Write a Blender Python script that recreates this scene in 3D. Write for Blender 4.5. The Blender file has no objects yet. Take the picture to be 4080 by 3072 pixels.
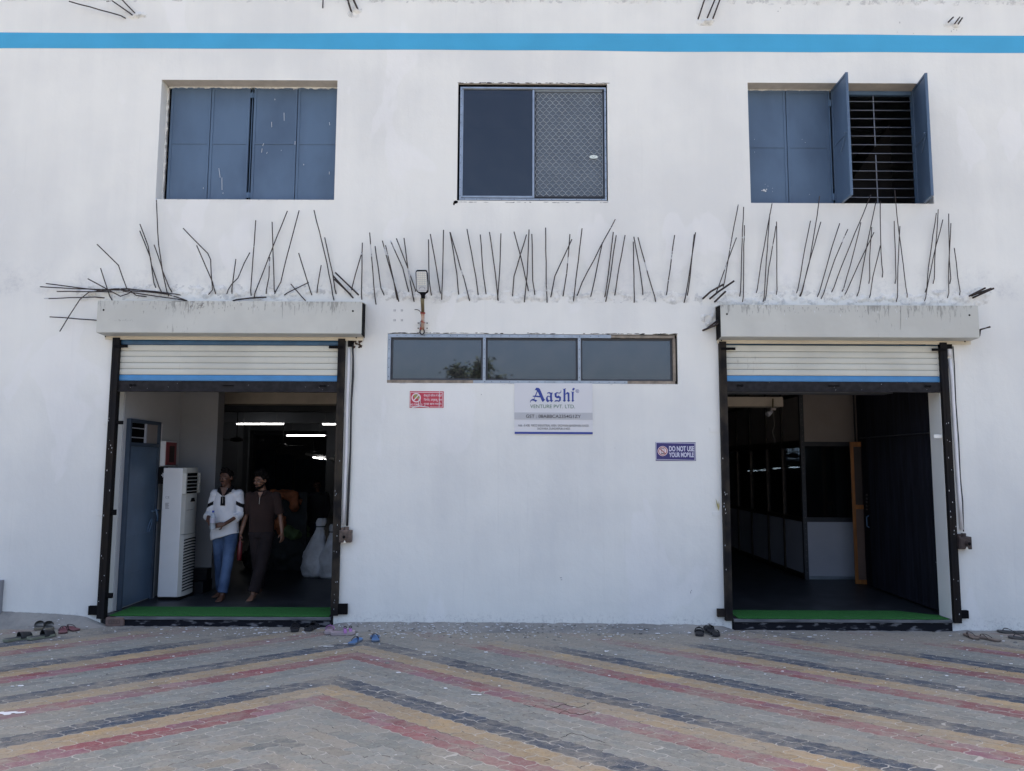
import bpy, bmesh, math, random
from mathutils import Vector, Matrix, noise as mn
rnd = random.Random(7)
C = bpy.context.scene.collection
S = bpy.context.scene
rad = math.radians

# ---------------------------------------------------------------- camera, world, sun, exposure
FPX, PITCH, ROLL, CAM_H, CAM_D = 3067.0, rad(5.9), rad(0.25), 1.70, 8.6
PW, PH = 4080, 3072
_f = Vector((0, math.cos(PITCH), math.sin(PITCH)))
_u0 = Vector((0, -math.sin(PITCH), math.cos(PITCH)))
_r0 = Vector((1, 0, 0))
_r = _r0*math.cos(ROLL) + _u0*math.sin(ROLL)
_u = -_r0*math.sin(ROLL) + _u0*math.cos(ROLL)
CAM = Vector((0, -CAM_D, CAM_H))
cd = bpy.data.cameras.new('camera'); cam = bpy.data.objects.new('camera', cd); C.objects.link(cam)
cd.sensor_width = 36; cd.lens = 36*FPX/PW; cd.clip_end = 3000; cd.clip_start = 0.05
m = Matrix((( _r.x, _u.x, -_f.x), (_r.y, _u.y, -_f.y), (_r.z, _u.z, -_f.z))).to_4x4()
m.translation = CAM
cam.matrix_world = m
S.camera = cam

SUN_EL, SUN_AZ = rad(60), rad(8)          # sun stands behind the building (towards +Y)
w = bpy.data.worlds.new('World'); S.world = w; w.use_nodes = True
nt = w.node_tree; nt.nodes.clear()
sky = nt.nodes.new('ShaderNodeTexSky'); sky.sky_type = 'NISHITA'; sky.sun_disc = False
sky.sun_elevation = SUN_EL; sky.sun_rotation = SUN_AZ; sky.air_density = 0.8; sky.dust_density = 6.0; sky.ozone_density = 0.4
bg = nt.nodes.new('ShaderNodeBackground'); bg.inputs[1].default_value = 0.115
wo = nt.nodes.new('ShaderNodeOutputWorld')
nt.links.new(sky.outputs[0], bg.inputs[0]); nt.links.new(bg.outputs[0], wo.inputs[0])
sd = bpy.data.lights.new('sun', 'SUN'); sun = bpy.data.objects.new('sun', sd); C.objects.link(sun)
sd.energy = 4.0; sd.angle = rad(0.5); sd.color = (1, 0.95, 0.87)
sdir = Vector((-math.sin(SUN_AZ)*math.cos(SUN_EL), -math.cos(SUN_AZ)*math.cos(SUN_EL), -math.sin(SUN_EL)))
sun.rotation_euler = sdir.to_track_quat('-Z', 'Y').to_euler(); sun.location = (0, 30, 30)
S.view_settings.view_transform = 'Standard'; S.view_settings.look = 'None'
S.view_settings.gamma = 1; S.view_settings.use_curve_mapping = False
S.view_settings.exposure = 1.97
S.cycles.max_bounces = 8; S.cycles.transparent_max_bounces = 12
try: S.cycles.use_denoising = True
except Exception: pass

# ---------------------------------------------------------------- measuring helpers (photo pixel -> place in the world)
def _ray(x, y): return _f*FPX + _r*(x - PW/2) - _u*(y - PH/2)
def pt(x, y, Y=0.0):
    v = _ray(x, y); return CAM + v*((Y - CAM.y)/v.y)
def fl(x, y, z=0.05):
    v = _ray(x, y); return CAM + v*((z - CAM.z)/v.z)
def R(x0, y0, x1, y1, Y=0.0):
    a, b, c, d = pt(x0, y0, Y), pt(x1, y0, Y), pt(x0, y1, Y), pt(x1, y1, Y)
    return ((a.x+c.x)/2, (b.x+d.x)/2, (c.z+d.z)/2, (a.z+b.z)/2)      # x0 x1 z0 z1
FLOOR = 0.05
def GZ(x): return -0.068 - 0.002*x

# ---------------------------------------------------------------- materials
def new_mat(name):
    m = bpy.data.materials.new(name); m.use_nodes = True
    return m, m.node_tree, m.node_tree.nodes['Principled BSDF']
def N(nt, t, **k):
    n = nt.nodes.new(t)
    for a, b in k.items(): setattr(n, a, b)
    return n
def mat(name, col, rough=0.6, metal=0.0, var=0.12, scale=6.0, bump=0.0, bscale=60.0, spec=0.5, col2=None, emit=None, stretch=(1, 1, 1), detail=6, thr=(0.35, 0.65)):
    m, nt, p = new_mat(name)
    p.inputs['Roughness'].default_value = rough; p.inputs['Metallic'].default_value = metal
    p.inputs['Specular IOR Level'].default_value = spec
    tc = N(nt, 'ShaderNodeTexCoord'); mp = N(nt, 'ShaderNodeMapping'); mp.inputs['Scale'].default_value = stretch
    nt.links.new(tc.outputs['Object'], mp.inputs['Vector'])
    nz = N(nt, 'ShaderNodeTexNoise'); nz.inputs['Scale'].default_value = scale; nz.inputs['Detail'].default_value = detail
    nt.links.new(mp.outputs[0], nz.inputs['Vector'])
    cr = N(nt, 'ShaderNodeValToRGB'); nt.links.new(nz.outputs['Fac'], cr.inputs[0])
    c2 = col2 if col2 else tuple(c*(1-var) for c in col)
    c1 = col if col2 else tuple(min(1, c*(1+var)) for c in col)
    cr.color_ramp.elements[0].position = thr[0]; cr.color_ramp.elements[1].position = thr[1]
    cr.color_ramp.elements[0].color = (*c2, 1); cr.color_ramp.elements[1].color = (*c1, 1)
    nt.links.new(cr.outputs[0], p.inputs['Base Color'])
    if bump:
        n2 = N(nt, 'ShaderNodeTexNoise'); n2.inputs['Scale'].default_value = bscale; n2.inputs['Detail'].default_value = 4
        nt.links.new(mp.outputs[0], n2.inputs['Vector'])
        b = N(nt, 'ShaderNodeBump'); b.inputs['Strength'].default_value = bump; b.inputs['Distance'].default_value = 0.01
        nt.links.new(n2.outputs['Fac'], b.inputs['Height']); nt.links.new(b.outputs[0], p.inputs['Normal'])
    if emit:
        p.inputs['Emission Color'].default_value = (*col, 1); p.inputs['Emission Strength'].default_value = emit
    return m
def math_node(nt, op, a, b=None, clamp=False):
    n = N(nt, 'ShaderNodeMath', operation=op, use_clamp=clamp)
    for i, v in enumerate((a, b)):
        if v is None: continue
        if isinstance(v, (int, float)): n.inputs[i].default_value = v
        else: nt.links.new(v, n.inputs[i])
    return n.outputs[0]
def maprange(nt, v, a, b, c=0.0, d=1.0, smooth=True):
    n = N(nt, 'ShaderNodeMapRange'); n.interpolation_type = 'SMOOTHSTEP' if smooth else 'LINEAR'
    nt.links.new(v, n.inputs['Value'])
    for i, x in zip(('From Min', 'From Max', 'To Min', 'To Max'), (a, b, c, d)): n.inputs[i].default_value = x
    return n.outputs[0]
def noise(nt, vec, scale, detail=5, rough=0.55, dist=0.0):
    n = N(nt, 'ShaderNodeTexNoise'); n.inputs['Scale'].default_value = scale; n.inputs['Detail'].default_value = detail
    n.inputs['Roughness'].default_value = rough; n.inputs['Distortion'].default_value = dist
    nt.links.new(vec, n.inputs['Vector']); return n.outputs['Fac']
def mapping(nt, vec, sc):
    n = N(nt, 'ShaderNodeMapping'); n.inputs['Scale'].default_value = sc; nt.links.new(vec, n.inputs['Vector']); return n.outputs[0]
def mixc(nt, fac, a, b):
    n = N(nt, 'ShaderNodeMix', data_type='RGBA')
    if isinstance(fac, (int, float)): n.inputs[0].default_value = fac
    else: nt.links.new(fac, n.inputs[0])
    for i, v in ((6, a), (7, b)):
        if isinstance(v, tuple): n.inputs[i].default_value = (*v, 1)
        else: nt.links.new(v, n.inputs[i])
    return n.outputs[2]
def bumpn(nt, h, strength, dist, p, prev=None):
    b = N(nt, 'ShaderNodeBump'); b.inputs['Strength'].default_value = strength; b.inputs['Distance'].default_value = dist
    nt.links.new(h, b.inputs['Height'])
    if prev is not None: nt.links.new(prev, b.inputs['Normal'])
    nt.links.new(b.outputs[0], p.inputs['Normal']); return b.outputs[0]

Z_SCAR = pt(2040, 1180).z          # height of the hacked-off canopy slab line
def wall_material():
    m, nt, p = new_mat('white_limewash')
    tc = N(nt, 'ShaderNodeTexCoord'); v = tc.outputs['Object']
    sx = N(nt, 'ShaderNodeSeparateXYZ'); nt.links.new(v, sx.inputs[0]); x, z = sx.outputs['X'], sx.outputs['Z']
    base = (0.795, 0.80, 0.755)
    big = noise(nt, v, 0.55, 4)
    streak = noise(nt, mapping(nt, v, (2.2, 2.2, 0.18)), 1.6, 5, 0.6)
    fac = math_node(nt, 'ADD', math_node(nt, 'MULTIPLY', big, 0.78), math_node(nt, 'MULTIPLY', streak, 0.22))
    c = mixc(nt, maprange(nt, fac, 0.40, 0.62), base, (0.71, 0.718, 0.69))
    # faint rain runs
    run = maprange(nt, noise(nt, mapping(nt, v, (14, 14, 0.35)), 1.3, 3, 0.6), 0.60, 0.74)
    c = mixc(nt, math_node(nt, 'MULTIPLY', run, 0.09), c, (0.50, 0.50, 0.50))
    # grime over the broken slab line
    up = math_node(nt, 'MULTIPLY', maprange(nt, z, Z_SCAR-0.06, Z_SCAR+0.05), maprange(nt, z, Z_SCAR+0.10, Z_SCAR+0.55, 1, 0))
    g1 = maprange(nt, noise(nt, v, 3.4, 8, 0.7), 0.44, 0.66)
    g2 = maprange(nt, noise(nt, v, 26, 6, 0.75), 0.40, 0.75)
    grime = math_node(nt, 'MULTIPLY', up, math_node(nt, 'MULTIPLY', g1, math_node(nt, 'ADD', math_node(nt, 'MULTIPLY', g2, 0.7), 0.3)))
    c = mixc(nt, math_node(nt, 'MULTIPLY', grime, 0.62), c, (0.42, 0.44, 0.47))
    # splashed dirt near the ground
    low = maprange(nt, z, -0.02, 0.14, 1, 0)
    lg = math_node(nt, 'MULTIPLY', low, maprange(nt, noise(nt, v, 24, 8, 0.85), 0.50, 0.60))
    c = mixc(nt, math_node(nt, 'MULTIPLY', lg, 0.5), c, (0.33, 0.33, 0.34))
    # pale patches of touch-up paint
    tp = maprange(nt, noise(nt, mapping(nt, v, (1, 1, 0.6)), 1.1, 3, 0.5, 0.6), 0.60, 0.63)
    c = mixc(nt, math_node(nt, 'MULTIPLY', tp, 0.25), c, (0.86, 0.86, 0.86))
    # small scuffs
    sc = maprange(nt, noise(nt, mapping(nt, v, (9, 9, 22)), 1.9, 9, 0.8), 0.715, 0.77)
    c = mixc(nt, math_node(nt, 'MULTIPLY', sc, 0.5), c, (0.30, 0.30, 0.32))
    nt.links.new(c, p.inputs['Base Color'])
    p.inputs['Roughness'].default_value = 0.85; p.inputs['Specular IOR Level'].default_value = 0.25
    a = bumpn(nt, noise(nt, mapping(nt, v, (1, 1, 0.8)), 2.3, 5), 0.5, 0.03, p)
    b = bumpn(nt, noise(nt, v, 60, 6, 0.65), 0.25, 0.004, p, a)
    return m
M = {}
M['wall'] = wall_material()
def scar_material():
    m, nt, p = new_mat('broken_plaster')
    tc = N(nt, 'ShaderNodeTexCoord'); v = tc.outputs['Object']
    a = maprange(nt, noise(nt, v, 9, 8, 0.75), 0.46, 0.62)
    c = mixc(nt, a, (0.77, 0.78, 0.75), (0.55, 0.56, 0.55))
    b = maprange(nt, noise(nt, v, 30, 8, 0.8), 0.60, 0.66)
    c = mixc(nt, math_node(nt, 'MULTIPLY', b, 0.7), c, (0.10, 0.10, 0.105))
    nt.links.new(c, p.inputs['Base Color']); p.inputs['Roughness'].default_value = 0.95
    bumpn(nt, noise(nt, v, 70, 8, 0.8), 0.9, 0.008, p)
    return m
M['scar'] = scar_material()
M['stripe'] = mat('blue_stripe_paint', (0.050, 0.355, 0.60), 0.6, var=0.05, scale=2, bump=0.15)
M['reveal'] = mat('bounce_tinted_plaster', (0.52, 0.48, 0.42), 0.9, var=0.08, scale=8, bump=0.3)  # beige of light bounced off the ground, put into the reveal colour
M['steelblue'] = mat('blue_painted_steel', (0.092, 0.150, 0.235), 0.5, col2=(0.066, 0.108, 0.175), scale=2.2, detail=9, thr=(0.32, 0.6), bump=0.08, bscale=9, stretch=(1, 1, 0.5))
M['steelblue2'] = mat('blue_painted_frame', (0.09, 0.155, 0.25), 0.45, var=0.10, scale=5)
M['bluedoor'] = mat('pale_blue_door_paint', (0.085, 0.130, 0.190), 0.4, var=0.12, scale=3)
M['bar'] = mat('grille_bar_paint', (0.15, 0.17, 0.21), 0.5, var=0.1)
M['rebar'] = mat('rusty_rebar', (0.070, 0.055, 0.050), 0.85, spec=0.2, scale=14, col2=(0.035, 0.033, 0.037), bump=0.6, bscale=160)
def rebar_mat():
    m = mat('rebar_with_paint', (0.060, 0.050, 0.047), 0.85, spec=0.2, scale=14, var=0.3, bump=0.6, bscale=160)
    nt = m.node_tree; p = nt.nodes['Principled BSDF']
    tc = N(nt, 'ShaderNodeTexCoord')
    f = maprange(nt, noise(nt, tc.outputs['Object'], 5.0, 3, 0.6), 0.63, 0.67)
    src = p.inputs['Base Color'].links[0].from_socket
    nt.links.new(mixc(nt, f, src, (0.55, 0.56, 0.58)), p.inputs['Base Color'])
    return m
M['rebar2'] = rebar_mat()
M['alu'] = mat('aluminium_frame', (0.33, 0.38, 0.44), 0.4, metal=0.6, var=0.12, scale=8, stretch=(1, 1, 1))
M['aludark'] = mat('dark_frame', (0.05, 0.055, 0.065), 0.5, metal=0.3)
M['tape'] = mat('brown_frame_tape', (0.25, 0.21, 0.165), 0.7, var=0.3, scale=14)
M['gap'] = mat('black_gap', (0.004, 0.004, 0.005), 0.95, spec=0.05)
M['mesh'] = mat('grille_wire', (0.47, 0.52, 0.56), 0.45, metal=0.5)
M['hood'] = mat('grey_hood_paint', (0.50, 0.515, 0.50), 0.55, var=0.05, scale=1.3, bump=0.05, bscale=5)
def streaked(name, base, dark, ztop, length, amt):
    m, nt, p = new_mat(name)
    tc = N(nt, 'ShaderNodeTexCoord'); v = tc.outputs['Object']
    sx = N(nt, 'ShaderNodeSeparateXYZ'); nt.links.new(v, sx.inputs[0])
    n1 = noise(nt, mapping(nt, v, (22, 3, 3.4)), 1.5, 6, 0.7)
    fade = maprange(nt, sx.outputs['Z'], ztop-length, ztop, 0, 1)
    wh = noise(nt, mapping(nt, v, (1.6, 1, 1)), 1.3, 3)
    f = maprange(nt, math_node(nt, 'ADD', math_node(nt, 'ADD', n1, math_node(nt, 'MULTIPLY', fade, 0.17)), math_node(nt, 'MULTIPLY', wh, 0.5)), 0.89, 1.0)
    big = maprange(nt, noise(nt, v, 1.1, 4), 0.4, 0.62)
    c = mixc(nt, big, base, tuple(a*0.88 for a in base))
    c = mixc(nt, math_node(nt, 'MULTIPLY', f, amt), c, dark)
    sp = maprange(nt, noise(nt, v, 45, 6, 0.8), 0.70, 0.74)
    c = mixc(nt, math_node(nt, 'MULTIPLY', sp, 0.4), c, dark)
    nt.links.new(c, p.inputs['Base Color']); p.inputs['Roughness'].default_value = 0.5
    bumpn(nt, noise(nt, v, 2.6, 3), 0.6, 0.02, p)
    return m
M['hoodL'] = streaked('stained_hood_paint', (0.56, 0.565, 0.515), (0.22, 0.22, 0.20), 3.52, 0.26, 0.75)
M['hoodstain'] = mat('grey_hood_stain', (0.26, 0.26, 0.25), 0.8, var=0.3, scale=20)
M['cream'] = mat('cream_flange', (0.60, 0.55, 0.44), 0.5, var=0.06, scale=2)
M['slat'] = streaked('cream_slat_paint', (0.62, 0.625, 0.56), (0.30, 0.29, 0.25), 3.2, 0.02, 0.5)
M['slatblue'] = mat('bright_blue_slat', (0.06, 0.24, 0.50), 0.45, var=0.08)
M['slatnavy'] = mat('dark_blue_slat', (0.03, 0.10, 0.19), 0.45, var=0.15)
M['rail'] = mat('dark_bottom_rail', (0.020, 0.019, 0.021), 0.7, spec=0.2, scale=18, var=0.35, bump=0.1)
M['guide'] = mat('black_guide_channel', (0.008, 0.009, 0.012), 0.7, spec=0.15, col2=(0.018, 0.014, 0.011), scale=3, thr=(0.3, 0.7))
M['guidewear'] = mat('worn_guide_channel', (0.012, 0.011, 0.012), 0.75, spec=0.15, col2=(0.045, 0.037, 0.028), scale=5, thr=(0.35, 0.6), bump=0.3, bscale=30)
M['black'] = mat('black_plate', (0.005, 0.005, 0.006), 0.8, spec=0.12)
M['switch'] = mat('brown_switch_box', (0.115, 0.085, 0.07), 0.6, metal=0.2, var=0.35, scale=22, bump=0.2, bscale=40)
M['switch2'] = mat('dark_brown_switch_box', (0.05, 0.036, 0.034), 0.55, metal=0.2, var=0.3, scale=22, bump=0.2, bscale=40)
M['conduit'] = mat('white_conduit', (0.72, 0.72, 0.73), 0.55, var=0.06, scale=6)
M['rubber'] = mat('black_cable', (0.018, 0.019, 0.022), 0.6)
M['label'] = mat('pale_label', (0.7, 0.66, 0.55), 0.6)
M['step'] = mat('black_stone_riser', (0.008, 0.009, 0.014), 0.7, col2=(0.15, 0.15, 0.16), scale=14, thr=(0.36, 0.45), stretch=(0.5, 1, 1.8), bump=0.2, spec=0.15)
M['granite'] = mat('black_granite', (0.012, 0.013, 0.016), 0.5, spec=0.2)
M['stepedge'] = mat('grey_stone_nosing', (0.16, 0.165, 0.175), 0.6, col2=(0.07, 0.075, 0.085), scale=7, stretch=(0.5, 1, 3))
def turf():
    m, nt, p = new_mat('green_turf_mat')
    tc = N(nt, 'ShaderNodeTexCoord'); v = tc.outputs['Object']
    a = noise(nt, v, 120, 4, 0.7); b = noise(nt, v, 5, 5, 0.7)
    c = mixc(nt, maprange(nt, a, 0.35, 0.65), (0.010, 0.075, 0.012), (0.028, 0.215, 0.030))
    c = mixc(nt, maprange(nt, b, 0.62, 0.72, 0, 0.4), c, (0.10, 0.17, 0.12))
    nt.links.new(c, p.inputs['Base Color']); p.inputs['Roughness'].default_value = 0.9
    bumpn(nt, a, 1.0, 0.01, p); return m
M['turf'] = turf()
def floor_mat():
    m, nt, p = new_mat('dark_stone_floor')
    tc = N(nt, 'ShaderNodeTexCoord'); v = tc.outputs['Object']
    c = mixc(nt, maprange(nt, noise(nt, v, 4, 8, 0.7), 0.4, 0.7), (0.022, 0.025, 0.03), (0.05, 0.055, 0.062))
    sc = maprange(nt, noise(nt, mapping(nt, v, (5, 30, 1)), 2, 6, 0.7), 0.62, 0.72)
    c = mixc(nt, math_node(nt, 'MULTIPLY', sc, 0.5), c, (0.12, 0.125, 0.13))
    nt.links.new(c, p.inputs['Base Color']); p.inputs['Roughness'].default_value = 0.42; p.inputs['Specular IOR Level'].default_value = 0.2
    bumpn(nt, noise(nt, v, 8, 4), 0.05, 0.01, p); return m
M['floor'] = floor_mat()
M['doorframe'] = mat('dark_blue_door_frame', (0.045, 0.065, 0.095), 0.5, spec=0.3)
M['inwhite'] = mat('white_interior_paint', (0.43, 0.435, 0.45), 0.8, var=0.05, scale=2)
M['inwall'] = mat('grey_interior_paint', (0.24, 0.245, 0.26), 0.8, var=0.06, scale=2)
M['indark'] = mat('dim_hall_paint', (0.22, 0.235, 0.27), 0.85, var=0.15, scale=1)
M['inblue'] = mat('dull_blue_panel', (0.09, 0.125, 0.21), 0.6)
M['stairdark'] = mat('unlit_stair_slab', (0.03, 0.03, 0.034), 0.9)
M['beam'] = mat('tan_beam_paint', (0.42, 0.37, 0.31), 0.8, var=0.08)
M['brownpanel'] = mat('brownish_laminate', (0.26, 0.23, 0.22), 0.6, var=0.06, scale=3)
M['bluepanel'] = mat('grey_blue_laminate', (0.38, 0.40, 0.46), 0.55, var=0.04, scale=3)
M['bronze'] = mat('bronze_profile', (0.045, 0.035, 0.03), 0.4, metal=0.6)
M['wood'] = mat('orange_varnished_wood', (0.24, 0.085, 0.014), 0.5, var=0.25, scale=6, spec=0.25, stretch=(6, 6, 0.6))
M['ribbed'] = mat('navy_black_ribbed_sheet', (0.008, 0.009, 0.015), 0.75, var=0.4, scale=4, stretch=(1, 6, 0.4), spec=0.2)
M['acwhite'] = mat('white_cabinet_plastic', (0.70, 0.71, 0.72), 0.4, var=0.03, scale=3)
M['accream'] = mat('cream_cabinet_plastic', (0.60, 0.60, 0.56), 0.4, var=0.03, scale=3)
M['fire'] = mat('red_box_face', (0.17, 0.010, 0.014), 0.3)
M['glassdark'] = mat('dark_small_glass', (0.03, 0.02, 0.017), 0.5, spec=0.2)
M['sack'] = mat('white_woven_sack', (0.66, 0.68, 0.72), 0.55, var=0.22, scale=5, bump=1.6, bscale=10, stretch=(1, 1, 1))
M['orangecloth'] = mat('orange_cloth', (0.34, 0.11, 0.045), 0.8, var=0.3, scale=9, bump=0.6, bscale=12)
M['greencloth'] = mat('green_cloth', (0.075, 0.12, 0.045), 0.8, var=0.3, scale=9, bump=0.6, bscale=12)
M['darkcloth'] = mat('dark_cloth', (0.02, 0.025, 0.028), 0.85, var=0.3, scale=9)
M['tube'] = mat('lit_tube', (1.0, 0.98, 0.95), 0.4, var=0.0, emit=2.6)
M['fan'] = mat('dark_fan_metal', (0.03, 0.03, 0.035), 0.5)
M['lampface'] = mat('grey_lens_panel', (0.50, 0.50, 0.48), 0.35, var=0.04)
M['led'] = mat('pale_led_dot', (0.74, 0.72, 0.60), 0.3)
M['pole'] = mat('olive_brown_pole', (0.17, 0.14, 0.075), 0.45, metal=0.4, var=0.15)
M['redwire'] = mat('red_wire', (0.30, 0.035, 0.03), 0.5)
M['copper'] = mat('peeled_pole_paint', (0.62, 0.55, 0.48), 0.5, col2=(0.40, 0.20, 0.12), scale=14)
M['signwhite'] = mat('white_sign_board', (0.66, 0.665, 0.68), 0.35, var=0.015, scale=2)
M['signgrey'] = mat('grey_sign_band', (0.47, 0.48, 0.50), 0.35, var=0.02)
M['signblue'] = mat('royal_blue_print', (0.020, 0.045, 0.27), 0.4, var=0.03)
M['signgreen'] = mat('dull_green_print', (0.06, 0.16, 0.10), 0.5, var=0.03)
M['signblack'] = mat('black_print', (0.03, 0.03, 0.04), 0.5, var=0.03)
M['red'] = mat('red_sign', (0.50, 0.035, 0.065), 0.4, var=0.10, scale=9)
M['darkred'] = mat('dark_red_print', (0.30, 0.05, 0.05), 0.4)
M['pinkwhite'] = mat('pinkish_white_print', (0.75, 0.62, 0.64), 0.5, var=0.04)
M['navy'] = mat('navy_sign', (0.022, 0.018, 0.145), 0.4, var=0.08, scale=9)
M['lilacwhite'] = mat('pale_lilac_print', (0.62, 0.62, 0.74), 0.5, var=0.03)
M['olive'] = mat('olive_yellow_print', (0.30, 0.26, 0.07), 0.5)
M['brickred'] = mat('dusty_red_brick', (0.20, 0.12, 0.10), 0.9, col2=(0.13, 0.10, 0.09), scale=12, bump=0.6, bscale=40)
M['mark'] = mat('painted_mark_grey', (0.28, 0.28, 0.30), 0.8)
M['splash'] = mat('white_paint_splash', (0.66, 0.68, 0.70), 0.8, var=0.05)
M['leafdry'] = mat('dry_yellow_leaf', (0.42, 0.37, 0.16), 0.8)

def glass(name, tint, refl, rough=0.02, dirt=0.08, dirtcol=(0.3, 0.31, 0.33), dv=0.6):
    m, nt, p = new_mat(name); nt.nodes.remove(p); out = nt.nodes['Material Output']
    tr = N(nt, 'ShaderNodeBsdfTransparent'); tr.inputs[0].default_value = (*tint, 1)
    gl = N(nt, 'ShaderNodeBsdfGlossy'); gl.inputs['Roughness'].default_value = rough; gl.inputs[0].default_value = (0.86, 0.92, 1, 1)
    df = N(nt, 'ShaderNodeBsdfDiffuse'); df.inputs[0].default_value = (*dirtcol, 1)
    fr = N(nt, 'ShaderNodeFresnel'); fr.inputs[0].default_value = 1.5
    tc = N(nt, 'ShaderNodeTexCoord')
    fac = math_node(nt, 'ADD', math_node(nt, 'MULTIPLY', fr.outputs[0], 0.9), refl, True)
    m1 = N(nt, 'ShaderNodeMixShader'); nt.links.new(fac, m1.inputs[0]); nt.links.new(tr.outputs[0], m1.inputs[1]); nt.links.new(gl.outputs[0], m1.inputs[2])
    dn = maprange(nt, noise(nt, tc.outputs['Object'], 5, 7, 0.7), 0.35, 0.75, dirt*(1-dv), dirt*(1+dv))
    m2 = N(nt, 'ShaderNodeMixShader'); nt.links.new(dn, m2.inputs[0]); nt.links.new(m1.outputs[0], m2.inputs[1]); nt.links.new(df.outputs[0], m2.inputs[2])
    b = N(nt, 'ShaderNodeBump'); b.inputs['Strength'].default_value = 0.02; b.inputs['Distance'].default_value = 0.01
    nt.links.new(noise(nt, tc.outputs['Object'], 1.7, 2), b.inputs['Height']); nt.links.new(b.outputs[0], gl.inputs['Normal'])
    nt.links.new(m2.outputs[0], out.inputs[0]); return m
M['glass_strip'] = glass('tinted_strip_glass', (0.10, 0.105, 0.11), 0.085, dirt=0.12, dirtcol=(0.26, 0.26, 0.27))
M['glass_dark'] = glass('dark_blue_glass', (0.16, 0.18, 0.20), 0.035, dirt=0.06, dirtcol=(0.15, 0.17, 0.21))
M['glass_frost'] = glass('greyish_glass', (0.14, 0.16, 0.19), 0.03, rough=0.2, dirt=0.42, dirtcol=(0.26, 0.31, 0.36), dv=0.12)
M['glass_in'] = glass('interior_glass', (0.45, 0.50, 0.52), 0.05, dirt=0.02)
def clear_plastic(name, tint, amt):
    m, nt, p = new_mat(name); nt.nodes.remove(p); out = nt.nodes['Material Output']
    tr = N(nt, 'ShaderNodeBsdfTransparent'); tr.inputs[0].default_value = (*tint, 1)
    pr = N(nt, 'ShaderNodeBsdfPrincipled'); pr.inputs['Base Color'].default_value = (*tint, 1); pr.inputs['Roughness'].default_value = 0.12
    mx = N(nt, 'ShaderNodeMixShader'); mx.inputs[0].default_value = amt
    nt.links.new(tr.outputs[0], mx.inputs[1]); nt.links.new(pr.outputs[0], mx.inputs[2]); nt.links.new(mx.outputs[0], out.inputs[0]); return m
M['bottle'] = clear_plastic('clear_bottle_plastic', (0.75, 0.80, 0.85), 0.35)
M['redbottle'] = clear_plastic('red_translucent_plastic', (0.45, 0.03, 0.04), 0.6)

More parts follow.
